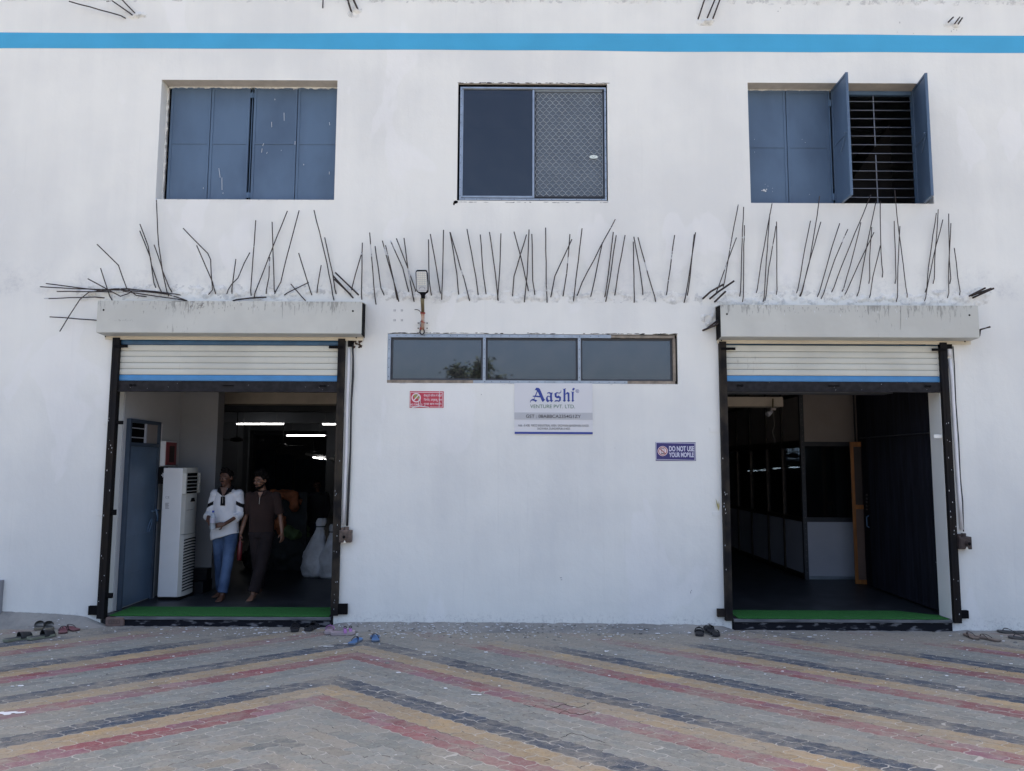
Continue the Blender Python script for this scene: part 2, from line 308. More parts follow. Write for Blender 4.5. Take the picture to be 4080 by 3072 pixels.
# ---------------------------------------------------------------- mesh helpers
class MB:
    def __init__(s): s.bm = bmesh.new(); s.mi = 0
    def _tag(s, faces):
        for f in faces: f.material_index = s.mi
        return faces
    def box(s, x0, x1, y0, y1, z0, z1):
        v = [s.bm.verts.new((x, y, z)) for x in (x0, x1) for y in (y0, y1) for z in (z0, z1)]
        q = [(0, 1, 3, 2), (4, 6, 7, 5), (0, 4, 5, 1), (2, 3, 7, 6), (0, 2, 6, 4), (1, 5, 7, 3)]
        s._tag([s.bm.faces.new([v[i] for i in f]) for f in q]); return v
    def hexa(s, P):           # 8 points: bottom quad (4) and top quad (4)
        v = [s.bm.verts.new(p) for p in P]
        q = [(3, 2, 1, 0), (4, 5, 6, 7), (0, 1, 5, 4), (1, 2, 6, 5), (2, 3, 7, 6), (3, 0, 4, 7)]
        s._tag([s.bm.faces.new([v[i] for i in f]) for f in q])
    def prism(s, poly, a, b, axis='y'):    # polygon extruded from a to b along axis
        def P(u, w, t): return (u, t, w) if axis == 'y' else ((t, u, w) if axis == 'x' else (u, w, t))
        A = [s.bm.verts.new(P(u, w, a)) for u, w in poly]; B = [s.bm.verts.new(P(u, w, b)) for u, w in poly]
        n = len(poly); F = [s.bm.faces.new(A), s.bm.faces.new(B[::-1])]
        for i in range(n): F.append(s.bm.faces.new((A[i], B[i], B[(i+1) % n], A[(i+1) % n])))
        s._tag(F)
    def loft(s, pts, rads, seg=10, ref=(0, 1, 0), cap=True, power=1.0):
        pts = [Vector(p) for p in pts]; ref = Vector(ref); rings = []
        for i, p in enumerate(pts):
            t = (pts[min(i+1, len(pts)-1)] - pts[max(i-1, 0)])
            if t.length < 1e-9: t = Vector((0, 0, 1))
            t.normalize()
            sd = t.cross(ref)
            if sd.length < 1e-3: sd = t.cross(Vector((1, 0, 0)))
            sd.normalize(); up = sd.cross(t)
            r = rads[i] if isinstance(rads, list) else rads
            a, b = r if isinstance(r, (list, tuple)) else (r, r)
            ring = []
            for k in range(seg):
                th = 2*math.pi*k/seg; c, sn = math.cos(th), math.sin(th)
                if power != 1.0:
                    c = math.copysign(abs(c)**power, c); sn = math.copysign(abs(sn)**power, sn)
                ring.append(s.bm.verts.new(p + sd*(a*c) + up*(b*sn)))
            rings.append(ring)
        F = []
        for A, B in zip(rings, rings[1:]):
            for k in range(seg): F.append(s.bm.faces.new((A[k], A[(k+1) % seg], B[(k+1) % seg], B[k])))
        if cap: F.append(s.bm.faces.new(rings[0][::-1])); F.append(s.bm.faces.new(rings[-1]))
        s._tag(F)
    def ell(s, c, r, sub=2, rot=None):
        m = Matrix.Translation(c) @ (rot.to_4x4() if rot else Matrix()) @ Matrix.Diagonal((*r, 1))
        o = bmesh.ops.create_icosphere(s.bm, subdivisions=sub, radius=1, matrix=m)
        s._tag({f for v in o['verts'] for f in v.link_faces})
    def cyl(s, a, b, r, seg=12, r2=None): s.loft([a, b], [r, r if r2 is None else r2], seg)
    def build(s, name, mats, parent=None, smooth=False, bevel=0.0, recalc=True):
        if recalc: bmesh.ops.recalc_face_normals(s.bm, faces=s.bm.faces[:])
        me = bpy.data.meshes.new(name); s.bm.to_mesh(me); s.bm.free()
        for mm in (mats if isinstance(mats, (list, tuple)) else [mats]): me.materials.append(mm)
        if smooth:
            for p in me.polygons: p.use_smooth = True
        o = bpy.data.objects.new(name, me); C.objects.link(o)
        if parent: o.parent = parent; o.matrix_parent_inverse = parent.matrix_basis.inverted()
        if bevel:
            b = o.modifiers.new('bevel', 'BEVEL'); b.width = bevel; b.segments = 2; b.limit_method = 'ANGLE'; b.angle_limit = rad(40)
        return o
def box(name, mt, x0, x1, y0, y1, z0, z1, parent=None, bevel=0.0):
    b = MB(); b.box(x0, x1, y0, y1, z0, z1); return b.build(name, mt, parent, bevel=bevel)
def pbox(name, mt, r, y0, y1, parent=None, bevel=0.0):   # rectangle r=(x0,x1,z0,z1)
    return box(name, mt, r[0], r[1], y0, y1, r[2], r[3], parent, bevel)
def thing(name, label, cat, loc=(0, 0, 0), group=None):
    o = bpy.data.objects.new(name, None); C.objects.link(o); o.location = loc; o.empty_display_size = 0.1
    o['label'] = label; o['category'] = cat
    if group: o['group'] = group
    return o
def tag(o, label, cat, group=None):
    o['label'] = label; o['category'] = cat
    if group: o['group'] = group
    return o
def struct(o): o['kind'] = 'structure'; return o
def stuff(o): o['kind'] = 'stuff'; return o
def copy_thing(root, label, loc=None, rot=None):
    r = root.copy(); C.objects.link(r); r['label'] = label
    for ch in root.children:
        c = ch.copy(); C.objects.link(c); c.parent = r
        for g in ch.children:
            d = g.copy(); C.objects.link(d); d.parent = c
    if loc is not None: r.location = loc
    if rot is not None: r.rotation_euler = rot
    return r
def text_mesh(name, body, px, Y, mt, parent, thick=0.0015, bold=0.0, spacing=1.0):
    cu = bpy.data.curves.new('t', 'FONT'); cu.body = body; cu.offset = bold; cu.space_character = spacing
    ob = bpy.data.objects.new('t', cu); C.objects.link(ob)
    dg = bpy.context.evaluated_depsgraph_get(); dg.update()
    me = bpy.data.meshes.new_from_object(ob.evaluated_get(dg)); bpy.data.objects.remove(ob)
    xs = [v.co.x for v in me.vertices]; ys = [v.co.y for v in me.vertices]
    if not xs: return None
    r = R(*px, Y)
    sx = (r[1]-r[0])/(max(xs)-min(xs)); sy = (r[3]-r[2])/(max(ys)-min(ys)); mx, my = min(xs), min(ys)
    for v in me.vertices: v.co = Vector((r[0]+(v.co.x-mx)*sx, Y, r[2]+(v.co.y-my)*sy))
    me.name = name; me.materials.clear(); me.materials.append(mt)
    for p in me.polygons: p.material_index = 0
    o = bpy.data.objects.new(name, me); C.objects.link(o); o.parent = parent
    if parent: o.matrix_parent_inverse = parent.matrix_basis.inverted()
    return o
def glyphs(name, loops, off, sc, Y, mt, parent):       # outlined flat lettering, holes by even-odd
    cu = bpy.data.curves.new('g', 'CURVE'); cu.dimensions = '2D'; cu.fill_mode = 'BOTH'
    for lp in loops:
        sp = cu.splines.new('POLY'); sp.points.add(len(lp)-1); sp.use_cyclic_u = True
        for k, (a, b) in enumerate(lp):
            p = pt(off[0]+a*sc, off[1]+b*sc, Y); sp.points[k].co = (p.x, p.z, 0, 1)
    ob = bpy.data.objects.new('g', cu); C.objects.link(ob)
    dg = bpy.context.evaluated_depsgraph_get(); dg.update()
    me = bpy.data.meshes.new_from_object(ob.evaluated_get(dg)); bpy.data.objects.remove(ob)
    for v in me.vertices: v.co = Vector((v.co.x, Y, v.co.y))
    me.materials.clear(); me.materials.append(mt)
    for p in me.polygons: p.material_index = 0
    o = bpy.data.objects.new(name, me); C.objects.link(o); o.parent = parent
    if parent: o.matrix_parent_inverse = parent.matrix_basis.inverted()
    return o
# ================================================================ THE BUILDING
bld = thing('factory_building', 'long white factory building with a blue painted stripe and two tall doorways', 'building')
DL = (-4.47, -1.935, -0.4, 3.15)
DR = (2.405, 4.80, -0.4, 3.15)
W1 = R(632, 319, 1338, 795)
W3 = R(2985, 331, 3708, 810)
W2 = R(1823, 333, 2421, 800)
W4 = R(1543, 1331, 2700, 1528)
def wall_with_openings():
    ops = [DL, DR, W1, W2, W3, W4]
    xs = sorted({-16, 16, *[o[0] for o in ops], *[o[1] for o in ops], -12, -8, 8, 12, -6, 6, 0})
    zs = sorted({-0.4, 9.5, *[o[2] for o in ops], *[o[3] for o in ops], 7.5, 8.5})
    b = MB(); bm = b.bm; T = 0.24; vc = {}
    def V(x, y, z):
        k = (round(x, 5), round(y, 5), round(z, 5))
        if k not in vc: vc[k] = bm.verts.new((x, y, z))
        return vc[k]
    solid = {}
    for i in range(len(xs)-1):
        for j in range(len(zs)-1):
            cx, cz = (xs[i]+xs[i+1])/2, (zs[j]+zs[j+1])/2
            solid[i, j] = not any(o[0] < cx < o[1] and o[2] < cz < o[3] for o in ops)
    for (i, j), s in solid.items():
        if not s: continue
        x0, x1, z0, z1 = xs[i], xs[i+1], zs[j], zs[j+1]
        bm.faces.new((V(x0, 0, z0), V(x1, 0, z0), V(x1, 0, z1), V(x0, 0, z1)))
        bm.faces.new((V(x0, T, z0), V(x0, T, z1), V(x1, T, z1), V(x1, T, z0)))
        for di, dj, a, c in ((-1, 0, (x0, z0), (x0, z1)), (1, 0, (x1, z1), (x1, z0)), (0, -1, (x1, z0), (x0, z0)), (0, 1, (x0, z1), (x1, z1))):
            if not solid.get((i+di, j+dj), False):
                f = bm.faces.new((V(a[0], 0, a[1]), V(a[0], T, a[1]), V(c[0], T, c[1]), V(c[0], 0, c[1])))
                if (i+di, j+dj) in solid and dj == 1: f.material_index = 1
                if (i+di, j+dj) in solid and zs[j] > 4: f.material_index = 1 if dj == -1 or dj == 1 else 0
    return b.build('wall', [M['wall'], M['reveal']], bld)
wall_with_openings()
# roof, ends and back of the block, upper floor slab
box('roof', M['indark'], -16, 16, 0.24, 30, 9.3, 9.5, bld)
box('end_wall', M['inwall'], -16, -15.8, 0.24, 30, -0.4, 9.3, bld)
box('end_wall', M['inwall'], 15.8, 16, 0.24, 30, -0.4, 9.3, bld)
box('back_wall', M['inwall'], -15.8, 15.8, 29.8, 30, -0.4, 9.3, bld)
box('upper_floor_slab', M['indark'], -15.8, 15.8, 0.24, 29.8, 3.62, 3.8, bld)
box('upper_room_wall', M['indark'], -15.8, 15.8, 4.0, 4.15, 3.8, 7.4, bld)
box('upper_ceiling', M['indark'], -15.8, 15.8, 0.24, 4.0, 7.4, 7.5, bld)
for xx in (-1.6, 2.3): box('upper_room_wall', M['indark'], xx, xx+0.15, 0.24, 4.0, 3.8, 7.4, bld)
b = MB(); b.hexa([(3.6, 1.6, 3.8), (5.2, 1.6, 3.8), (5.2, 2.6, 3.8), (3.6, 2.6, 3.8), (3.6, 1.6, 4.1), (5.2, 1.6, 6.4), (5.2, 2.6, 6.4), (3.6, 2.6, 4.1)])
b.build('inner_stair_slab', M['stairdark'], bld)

# blue stripe: slightly wavering edges
b = MB(); n = 90; tops = []; bots = []
for i in range(n+1):
    x = -16 + 32*i/n
    zt = pt(2040, 135).z; zb = pt(2040, 201).z
    px = 2040 + x/8.6*3067
    zt += -0.012*math.cos(px/900.0) + 0.006*mn.noise((x*0.9, 3, 1)); zb += 0.009*mn.noise((x*0.8, 7, 1)) + 0.006*math.sin(px/700)
    tops.append(zt); bots.append(zb)
for i in range(n):
    x0 = -16+32*i/n; x1 = -16+32*(i+1)/n
    b.hexa([(x0, -0.003, bots[i]), (x1, -0.003, bots[i+1]), (x1, 0.0, bots[i+1]), (x0, 0.0, bots[i]), (x0, -0.003, tops[i]), (x1, -0.003, tops[i+1]), (x1, 0.0, tops[i+1]), (x0, 0.0, tops[i])])
bmesh.ops.remove_doubles(b.bm, verts=b.bm.verts[:], dist=1e-5)
b.build('blue_stripe', M['stripe'], bld)

# hacked-off slab line: rough proud plaster
def scar(x0, x1, zf, hw, amp, seed, step=0.016, name='broken_plaster_edge', thr=0.0):
    b = MB(); nx = int((x1-x0)/step); nz = int(2*hw/step)+1; G = []
    for i in range(nx+1):
        x = x0+(x1-x0)*i/nx; row = []
        zc = zf(x) if callable(zf) else zf
        for j in range(nz+1):
            t = -1+2*j/nz; z = zc+t*hw
            env = max(0, 1-abs(t)**1.5)*min(1, (i)/6, (nx-i)/6)
            h = mn.fractal((x*11+seed, z*14, seed), 0.75, 2.1, 6)*1.1 + 0.25 + 0.35*mn.noise((x*2.0, z*3, seed+4))
            d = amp*env*max(-0.5, h)
            row.append(b.bm.verts.new((x, 0.006 - d - 0.006*env, z)))
        G.append(row)
    for i in range(nx):
        for j in range(nz): b.bm.faces.new((G[i][j], G[i+1][j], G[i+1][j+1], G[i][j+1]))
    return b.build(name, M['scar'], bld, smooth=True)
def zline(x):
    px = 2040+x/8.6*3067
    y = 1164 if px < 1400 else (1164+(px-1400)/300*18 if px < 1700 else (1182 if px < 2800 else 1190))
    return pt(px, y).z + 0.02*mn.noise((x*1.3, 0, 5))
scar(-5.0, -1.95, zline, 0.115, 0.022, 1)
scar(-1.95, 2.2, zline, 0.10, 0.018, 9)
scar(2.2, 5.45, zline, 0.125, 0.022, 17)
xa, za = pt(2800, 1300).x, pt(2800, 1260).z
scar(xa-0.04, xa+0.20, za, 0.17, 0.05, 33)
xa, za = pt(3890, 1180).x, pt(3890, 1172).z
scar(xa-0.15, xa+0.20, za, 0.09, 0.04, 41)
for (px, py, wx, hz, sd) in ((535, 62, 0.16, 0.06, 50), (1410, 45, 0.12, 0.09, 51), (2815, 82, 0.14, 0.07, 52), (3800, 95, 0.14, 0.06, 53)):
    p = pt(px, py); scar(p.x-wx, p.x+wx, p.z, hz, 0.05, sd)
# old rough upper edge along the very top of the picture
scar(-6.4, 6.4, pt(2040, -10).z, 0.10, 0.02, 71, step=0.03)

# ---- cut reinforcement bars, traced where they stand
RB = []
def addr(off, sc, lines, r=0.0062, proud=0.09):
    for L in lines: RB.append(([(off[0]+x*sc, off[1]+y*sc) for x, y in L], r, proud))
O4 = (100, 750); s4 = 0.6329
addr(O4, s4, [
 [(980,673),(820,650),(640,635),(480,645),(132,600)], [(1020,708),(900,668),(760,652),(560,640),(300,632),(95,620)],
 [(560,655),(200,650)], [(500,690),(440,685),(120,695)], [(470,834),(155,810)],
 [(900,668),(650,632),(560,633),(400,655),(345,700),(280,800),(218,902)], [(660,660),(600,680),(515,635),(395,570)],
 [(765,683),(700,675),(640,630),(588,485),(453,353)], [(548,705),(520,640),(475,503)], [(1020,710),(760,670),(615,648)],
 [(860,655),(795,480),(775,365),(723,226)], [(822,625),(790,440),(722,268)], [(905,680),(858,490),(812,356)],
 [(925,655),(865,520),(840,350),(832,200),(826,60)], [(1145,680),(1180,640),(1168,450),(1150,410),(995,252)],
 [(1200,665),(1180,590),(1080,360)], [(1303,665),(1327,446)], [(1270,665),(1300,605),(1340,565),(1380,470),(1415,405)],
 [(1423,675),(1452,202)], [(1573,665),(1555,212)], [(1442,690),(1470,600),(1530,445),(1585,305),(1651,143)],
 [(1517,670),(1535,560),(1540,432)], [(1567,680),(1610,590),(1645,440),(1725,140)], [(1805,672),(1780,595),(1722,408)],
 [(1765,708),(1672,602)], [(1632,672),(1785,593)], [(1838,660),(1864,484)], [(1945,705),(1900,470),(1819,138)],
 [(1958,665),(1935,530),(1886,310)], [(2120,700),(2123,343)], [(2055,650),(2080,540),(2122,398)]])
addr(O4, s4, [[(2100,672),(1952,530)], [(2065,690),(1938,550)], [(2050,670),(1945,572)], [(1430,690),(1520,686)], [(1310,708),(1430,690),(1460,688)]], r=0.009)
O5 = (1350, 800); s5 = 0.7233
addr(O5, s5, [
 [(205,570),(192,460),(170,175)], [(250,520),(232,480),(200,250)], [(330,555),(318,500),(275,350),(240,220)],
 [(322,545),(300,430),(257,245)], [(385,500),(352,370),(285,220)], [(425,500),(380,370),(317,207)], [(415,555),(385,400),(359,205)],
 [(510,520),(498,440),(494,213)], [(560,510),(545,420),(504,183)], [(567,545),(572,400),(577,160)], [(660,515),(650,400),(612,172)],
 [(720,550),(690,430),(614,175)], [(768,520),(755,420),(706,156)], [(812,520),(795,400),(779,186)], [(878,550),(862,400),(830,172)],
 [(875,545),(885,400),(893,180)], [(1045,500),(1000,300),(965,170)], [(957,525),(965,415),(1034,186)], [(1022,558),(1038,400),(1048,158)],
 [(1080,520),(1068,440),(1063,183)], [(1147,560),(1142,400),(1139,148)], [(1235,525),(1255,400),(1273,184)], [(1168,530),(1190,415),(1284,212)],
 [(1292,555),(1305,440),(1340,152)], [(1310,530),(1340,450),(1435,265),(1523,102)], [(1387,530),(1410,430),(1452,230)],
 [(1465,530),(1485,400),(1512,172)], [(1470,555),(1495,420),(1528,190)], [(1520,520),(1535,420),(1577,189)], [(1627,560),(1622,225)],
 [(1675,520),(1655,360),(1625,198)], [(1745,555),(1710,430),(1648,201)], [(1803,525),(1815,440),(1850,189)], [(1902,560),(1925,440),(1965,174)],
 [(1918,525),(1935,420),(1958,185)]])
O6 = (2680, 750); s6 = 0.6329
addr(O6, s6, [
 [(318,620),(345,480),(375,300),(413,104)], [(275,655),(300,590),(350,450),(402,311)], [(422,680),(435,400),(447,118)], [(440,715),(447,500),(452,233)],
 [(525,665),(560,450),(626,95)], [(570,715),(590,450),(612,160)], [(653,670),(654,210)], [(580,710),(605,500),(650,238)],
 [(780,660),(820,450),(868,205)], [(800,680),(860,470),(910,170),(925,50)], [(805,680),(850,500),(933,212)], [(910,685),(1000,380),(1052,221)],
 [(935,695),(1020,450),(1103,258)], [(1000,655),(1060,500),(1175,220),(1248,40)], [(1065,655),(1120,480),(1185,215)],
 [(1160,680),(1225,350),(1280,82)], [(1077,680),(1170,480),(1268,277)], [(1235,600),(1240,450),(1253,245)], [(1320,560),(1317,480),(1308,250),(1307,82)],
 [(1235,700),(1260,560),(1308,360)], [(1400,600),(1395,206)], [(1408,715),(1418,500),(1431,238)], [(1475,700),(1468,620),(1435,350),(1412,170),(1398,12)],
 [(1590,655),(1610,500),(1660,156)], [(1640,600),(1650,450),(1672,133)], [(1582,720),(1600,640),(1640,440),(1701,198)],
 [(1745,600),(1742,450),(1738,160)], [(1730,690),(1738,480),(1752,220)], [(1805,680),(1795,560),(1773,376)]], r=0.0056)
addr(O6, s6, [[(235,695),(290,650),(388,583)], [(190,695),(240,650),(320,605)], [(265,715),(333,650)], [(260,870),(300,830),(338,773)],
 [(190,895),(275,860),(353,812)], [(215,885),(260,850),(320,808)], [(1865,680),(1968,628)], [(1890,690),(1950,662),(2022,630)], [(1880,676),(1940,655),(2008,630)],
 [(1930,930),(1937,890),(1998,873)]], r=0.0105, proud=0.20)
addr((0, 0), s4, [[(790,115),(760,98),(435,8)], [(845,105),(705,4),(672,9)], [(865,100),(770,0),(700,-90)], [(2032,50),(2034,-20)]], r=0.0075)
addr((1300, 0), s4, [[(160,80),(135,0),(120,-50)], [(205,75),(172,0),(150,-50)]], r=0.011, proud=0.15)
addr((2680, 0), s4, [[(160,120),(200,0),(215,-60)], [(218,112),(265,0),(285,-60)], [(252,120),(297,0),(320,-60)],
 [(1735,140),(1767,108)], [(1772,155),(1807,108)], [(1795,155),(1824,112)]], r=0.0085, proud=0.15)
for L, r, proud in RB:
    P = []; n = len(L)
    pr = proud*rnd.uniform(0.6, 1.3)
    for i, (x, y) in enumerate(L):
        d = 0.0 if i == 0 else pr*(0.55 if (i == 1 and n > 2) else 1.0)
        P.append(pt(x, y, -d))
    P.insert(0, Vector((P[0].x, 0.03, P[0].z)))
    if (P[1]-P[2]).length > 0.12:                   # bar leaves the wall, then turns up
        q = P[1].lerp(P[2], min(0.4, 0.05/(P[1]-P[2]).length)); q.y = min(q.y, -0.03); P.insert(2, q)
    Q = [P[0]]
    for a, c in zip(P, P[1:]):
        k = max(1, int((c-a).length/0.12))
        for j in range(1, k+1):
            q = a.lerp(c, j/k)
            if j < k: q += Vector((rnd.gauss(0, 0.0016), 0, rnd.gauss(0, 0.0012)))
            Q.append(q)
    b = MB(); b.loft(Q, r*1.0, seg=6); b.build('rebar', M['rebar2'] if rnd.random() < 0.7 else M['rebar'], bld, smooth=True)

# ---- blue steel shutters, recessed 17 cm
YS = 0.17
def leaf_geo(x0, x1, z0, z1, yf, th=0.03, cross=True):
    b = MB(); fr = 0.028
    b.box(x0, x1, yf+0.008, yf+th, z0, z1)                                    # sheet
    for (a, c, d, e) in ((x0, x0+fr, z0, z1), (x1-fr, x1, z0, z1), (x0+fr, x1-fr, z1-fr, z1), (x0+fr, x1-fr, z0, z0+fr)):
        b.box(a, c, yf, yf+0.0085, d, e)
    zm = z0+(z1-z0)*0.515
    if cross: b.box(x0+fr, x1-fr, yf+0.001, yf+0.0085, zm-0.012, zm+0.012)
    return b
def leaf(x0, x1, z0, z1, parent, label=None):
    o = leaf_geo(x0, x1, z0, z1, YS).build('shutter_leaf', M['steelblue'], parent, bevel=0.002)
    if label: o['label'] = label
    return o
# left window: four closed leaves
w1 = bpy.data.objects.new('window', None); C.objects.link(w1); w1.parent = bld; w1['label'] = 'left upper window with four closed blue steel leaves'
q = R(674, 346, 1345, 793, YS)
xs1 = [W1[0]+0.045, pt(945, 560, YS).x-0.0, pt(1092, 560, YS).x, pt(1278, 560, YS).x, W1[1]+0.03]
xs1[1] = (pt(835, 560, YS).x)
z0, z1 = W1[2]+0.012, pt(1000, 348, YS).z
gapx = pt(1000, 560, YS).x
X2_ = pt(1181, 560, YS).x
for a, c in ((xs1[0], xs1[1]-0.004), (xs1[1]+0.004, gapx-0.030), (gapx+0.018, X2_-0.004), (X2_+0.004, W1[1]-0.006)):
    leaf(a, c, z0, z1, w1)
box('window_frame', M['steelblue2'], gapx-0.012, gapx-0.004, YS+0.020, YS+0.05, z0, z1, w1)
for zz in (z1-0.10, z0+0.10):
    b = MB(); b.cyl((gapx-0.004, YS-0.006, zz-0.035), (gapx-0.004, YS-0.006, zz+0.035), 0.010, 8); b.box(gapx-0.03, gapx+0.02, YS-0.003, YS+0.004, zz-0.03, zz+0.03)
    b.build('hinge', M['steelblue2'], w1)
box('gap_shade_sheet', M['gap'], W1[0]+0.001, W1[1]-0.001, YS+0.055, YS+0.062, W1[2]+0.001, W1[3]-0.001, w1)  # black sheet paints the shade in the gap between the leaves
# ragged mortar edge round the leaves
def ragged(pts, Y, parent, w=0.018, matn='reveal', seed=1):
    b = MB(); L = []
    for (x0, z0, x1, z1) in pts:
        n = max(3, int(math.hypot(x1-x0, z1-z0)/0.02))
        hor = abs(x1-x0) > abs(z1-z0); prev = None
        for i in range(n+1):
            t = i/n; x = x0+(x1-x0)*t; z = z0+(z1-z0)*t
            h = w*(0.6+0.9*mn.noise((x*16, z*16, seed))+0.4*mn.noise((x*50, z*50, seed)))
            cur = (x, z, max(0.003, h))
            if prev:
                sgn = 1
                if hor: b.hexa([(prev[0], Y-0.012, prev[1]-prev[2]), (x, Y-0.012, z-cur[2]), (x, Y+0.006, z-cur[2]), (prev[0], Y+0.006, prev[1]-prev[2]), (prev[0], Y-0.012, prev[1]), (x, Y-0.012, z), (x, Y+0.006, z), (prev[0], Y+0.006, prev[1])])
                else: b.hexa([(prev[0], Y-0.012, prev[1]), (prev[0]+prev[2], Y-0.012, prev[1]), (prev[0]+prev[2], Y+0.006, prev[1]), (prev[0], Y+0.006, prev[1]), (x, Y-0.012, z), (x+cur[2], Y-0.012, z), (x+cur[2], Y+0.006, z), (x, Y+0.006, z)])
            prev = cur
    return b.build('mortar_edge', M[matn], parent)
ragged([(W1[0]+0.002, W1[3]-0.002, W1[1]-0.002, W1[3]-0.002), (W1[0], W1[2], W1[0], W1[3])], YS, w1, 0.022, 'scar', 3)
# paint drips on the shutter
b = MB()
for (x, y, x2, y2) in ((1378,1060,1386,1118), (1397,1118,1398,1195), (1788,710,1789,760), (1710,768,1711,800), (1660,903,1654,918), (1650,935,1647,960), (1683,957,1678,968), (1858,888,1857,910), (2074,770,2076,788), (2073,1080,2073,1098), (1730,622,1731,630), (1870,555,1872,562), (1404,1212,1404,1220), (1912,1033,1912,1040), (1770,945,1771,949), (1280,1180,1280,1188), (1850,555,1850,566)):
    a = pt(x*s4, y*s4, YS-0.002); c = pt(x2*s4, y2*s4, YS-0.002); b.loft([a, c], 0.0028, 6)
b.build('paint_drip', M['splash'], w1)

# right window: two closed leaves, open bay with grille and two leaves swung out
w3 = bpy.data.objects.new('window', None); C.objects.link(w3); w3.parent = bld; w3['label'] = 'right upper window with two leaves swung open over a barred dark bay'
z0, z1 = W3[2]+0.004, pt(3200, 361, YS).z
xm = pt(2680+722*s4, 600, YS).x; xr = pt(2680+995*s4, 600, YS).x
leaf(W3[0]-0.0+0.004, xm-0.004, z0, z1, w3); leaf(xm+0.004, xr-0.010, z0, z1, w3)
box('window_frame', M['steelblue2'], xr-0.006, xr+0.012, YS+0.006, YS+0.05, z0, z1, w3)
xo = pt(2680+1025*s4, 600, YS).x
box('window_frame', M['steelblue2'], xo-0.012, xo+0.02, YS+0.008, YS+0.05, z0, z1, w3)
xe = pt(2680+1530*s4, 600, YS).x
box('window_frame', M['steelblue2'], xe-0.012, xe+0.03, YS+0.004, YS+0.05, z0, z1, w3)
box('window_frame', M['steelblue2'], xo+0.02, xe-0.012, YS+0.004, YS+0.05, z1-0.045, z1, w3)
for zz in (z1-0.16, z0+0.13):
    b = MB(); b.cyl((xr+0.014, YS-0.006, zz-0.04), (xr+0.014, YS-0.006, zz+0.04), 0.010, 8); b.box(xr-0.01, xr+0.036, YS-0.003, YS+0.006, zz-0.032, zz+0.032)
    b.build('hinge', M['steelblue2'], w3)
def open_leaf(hx, topx, w, label):
    far = pt(topx, 280, YS-w).x
    ang = math.atan2(far-hx, w)
    g = leaf_geo(0, w, z0, z1, -0.034, 0.030)
    # hook latch and stay
    g.cyl((w-0.05, -0.036, (z0+z1)/2+0.03), (w-0.05, -0.060, (z0+z1)/2+0.03), 0.008, 8)
    g.cyl((w-0.06, -0.040, (z0+z1)/2-0.01), (w-0.19, -0.040, (z0+z1)/2-0.14), 0.006, 6)
    o = g.build('shutter_leaf', M['steelblue'], w3, bevel=0.002); o.location = (hx, YS, 0)
    o.rotation_euler = (0, 0, -math.pi/2 + ang); o['label'] = label; return o
open_leaf(xo+0.004, 3380, 0.44, 'inner open leaf seen nearly edge-on')
open_leaf(xe+0.020, 3697, 0.44, 'outer open leaf with a hook latch')
for k, yy in enumerate((640, 695, 748, 802, 857, 912, 966, 1021, 1077, 1132, 1187, 1243)):
    z = pt(2680+1300*s4, yy*s4, YS+0.03).z
    b = MB(); b.cyl((xo, YS+0.03, z), (xe, YS+0.03, z), 0.0058, 6); b.build('grille_bar', M['bar'], w3, smooth=True)
for ya, yb in ((590, 912), (966, 1278)):
    p = pt(2680+1268*s4, 760*s4, YS+0.04); b = MB(); b.box(p.x-0.006, p.x+0.006, YS+0.036, YS+0.042, pt(3480, yb*s4, YS).z, pt(3480, ya*s4, YS).z); b.build('grille_bar', M['bar'], w3)
ragged([(W3[0]+0.002, W3[3]-0.002, xo, W3[3]-0.002)], YS, w3, 0.012, 'scar', 8)
b = MB()
for (x, y, r) in ((575,1197,9), (585,1203,7), (562,1200,4), (591,1192,5), (628,1185,2), (629,1205,2), (582,1160,2), (515,877,2), (815,878,2), (835,898,2), (516,957,2), (861,1224,2), (600, 1172, 2)):
    p = pt(2680+x*s4, y*s4, YS-0.002); b.ell(p, (r*s4*0.0029, 0.0015, r*s4*0.0025), 1)
b.build('paint_splash', M['splash'], w3)

# centre sliding window
w2 = bpy.data.objects.new('window', None); C.objects.link(w2); w2.parent = bld; w2['label'] = 'centre upper aluminium sliding window, right half behind diamond mesh'
def c2(x, y, Y=0.0): return pt(1300+x*s4, y*s4, Y)
box('gap_shade_sheet', M['gap'], W2[0]+0.001, W2[1]-0.001, 0.075, 0.08, W2[3]-0.10, W2[3]-0.001, w2)  # black strip paints the shade of the gap above the frame
fx0, fx1, fz0, fz1 = c2(840, 900).x, c2(1764, 900).x, c2(1300, 1258).z, c2(1300, 545).z
def frame(name, x0, x1, z0, z1, t, y0, y1, mt, parent):
    b = MB()
    b.box(x0, x0+t, y0, y1, z0, z1); b.box(x1-t, x1, y0, y1, z0, z1)
    b.box(x0+t, x1-t, y0, y1, z0, z0+t); b.box(x0+t, x1-t, y0, y1, z1-t, z1)
    return b.build(name, mt, parent, bevel=0.0015)
frame('window_frame', fx0, fx1, fz0, fz1, 0.020, 0.012, 0.10, M['alu'], w2)
box('frame_gap', M['gap'], fx0+0.020, fx1-0.020, 0.095, 0.10, fz1-0.05, fz1-0.02, w2)
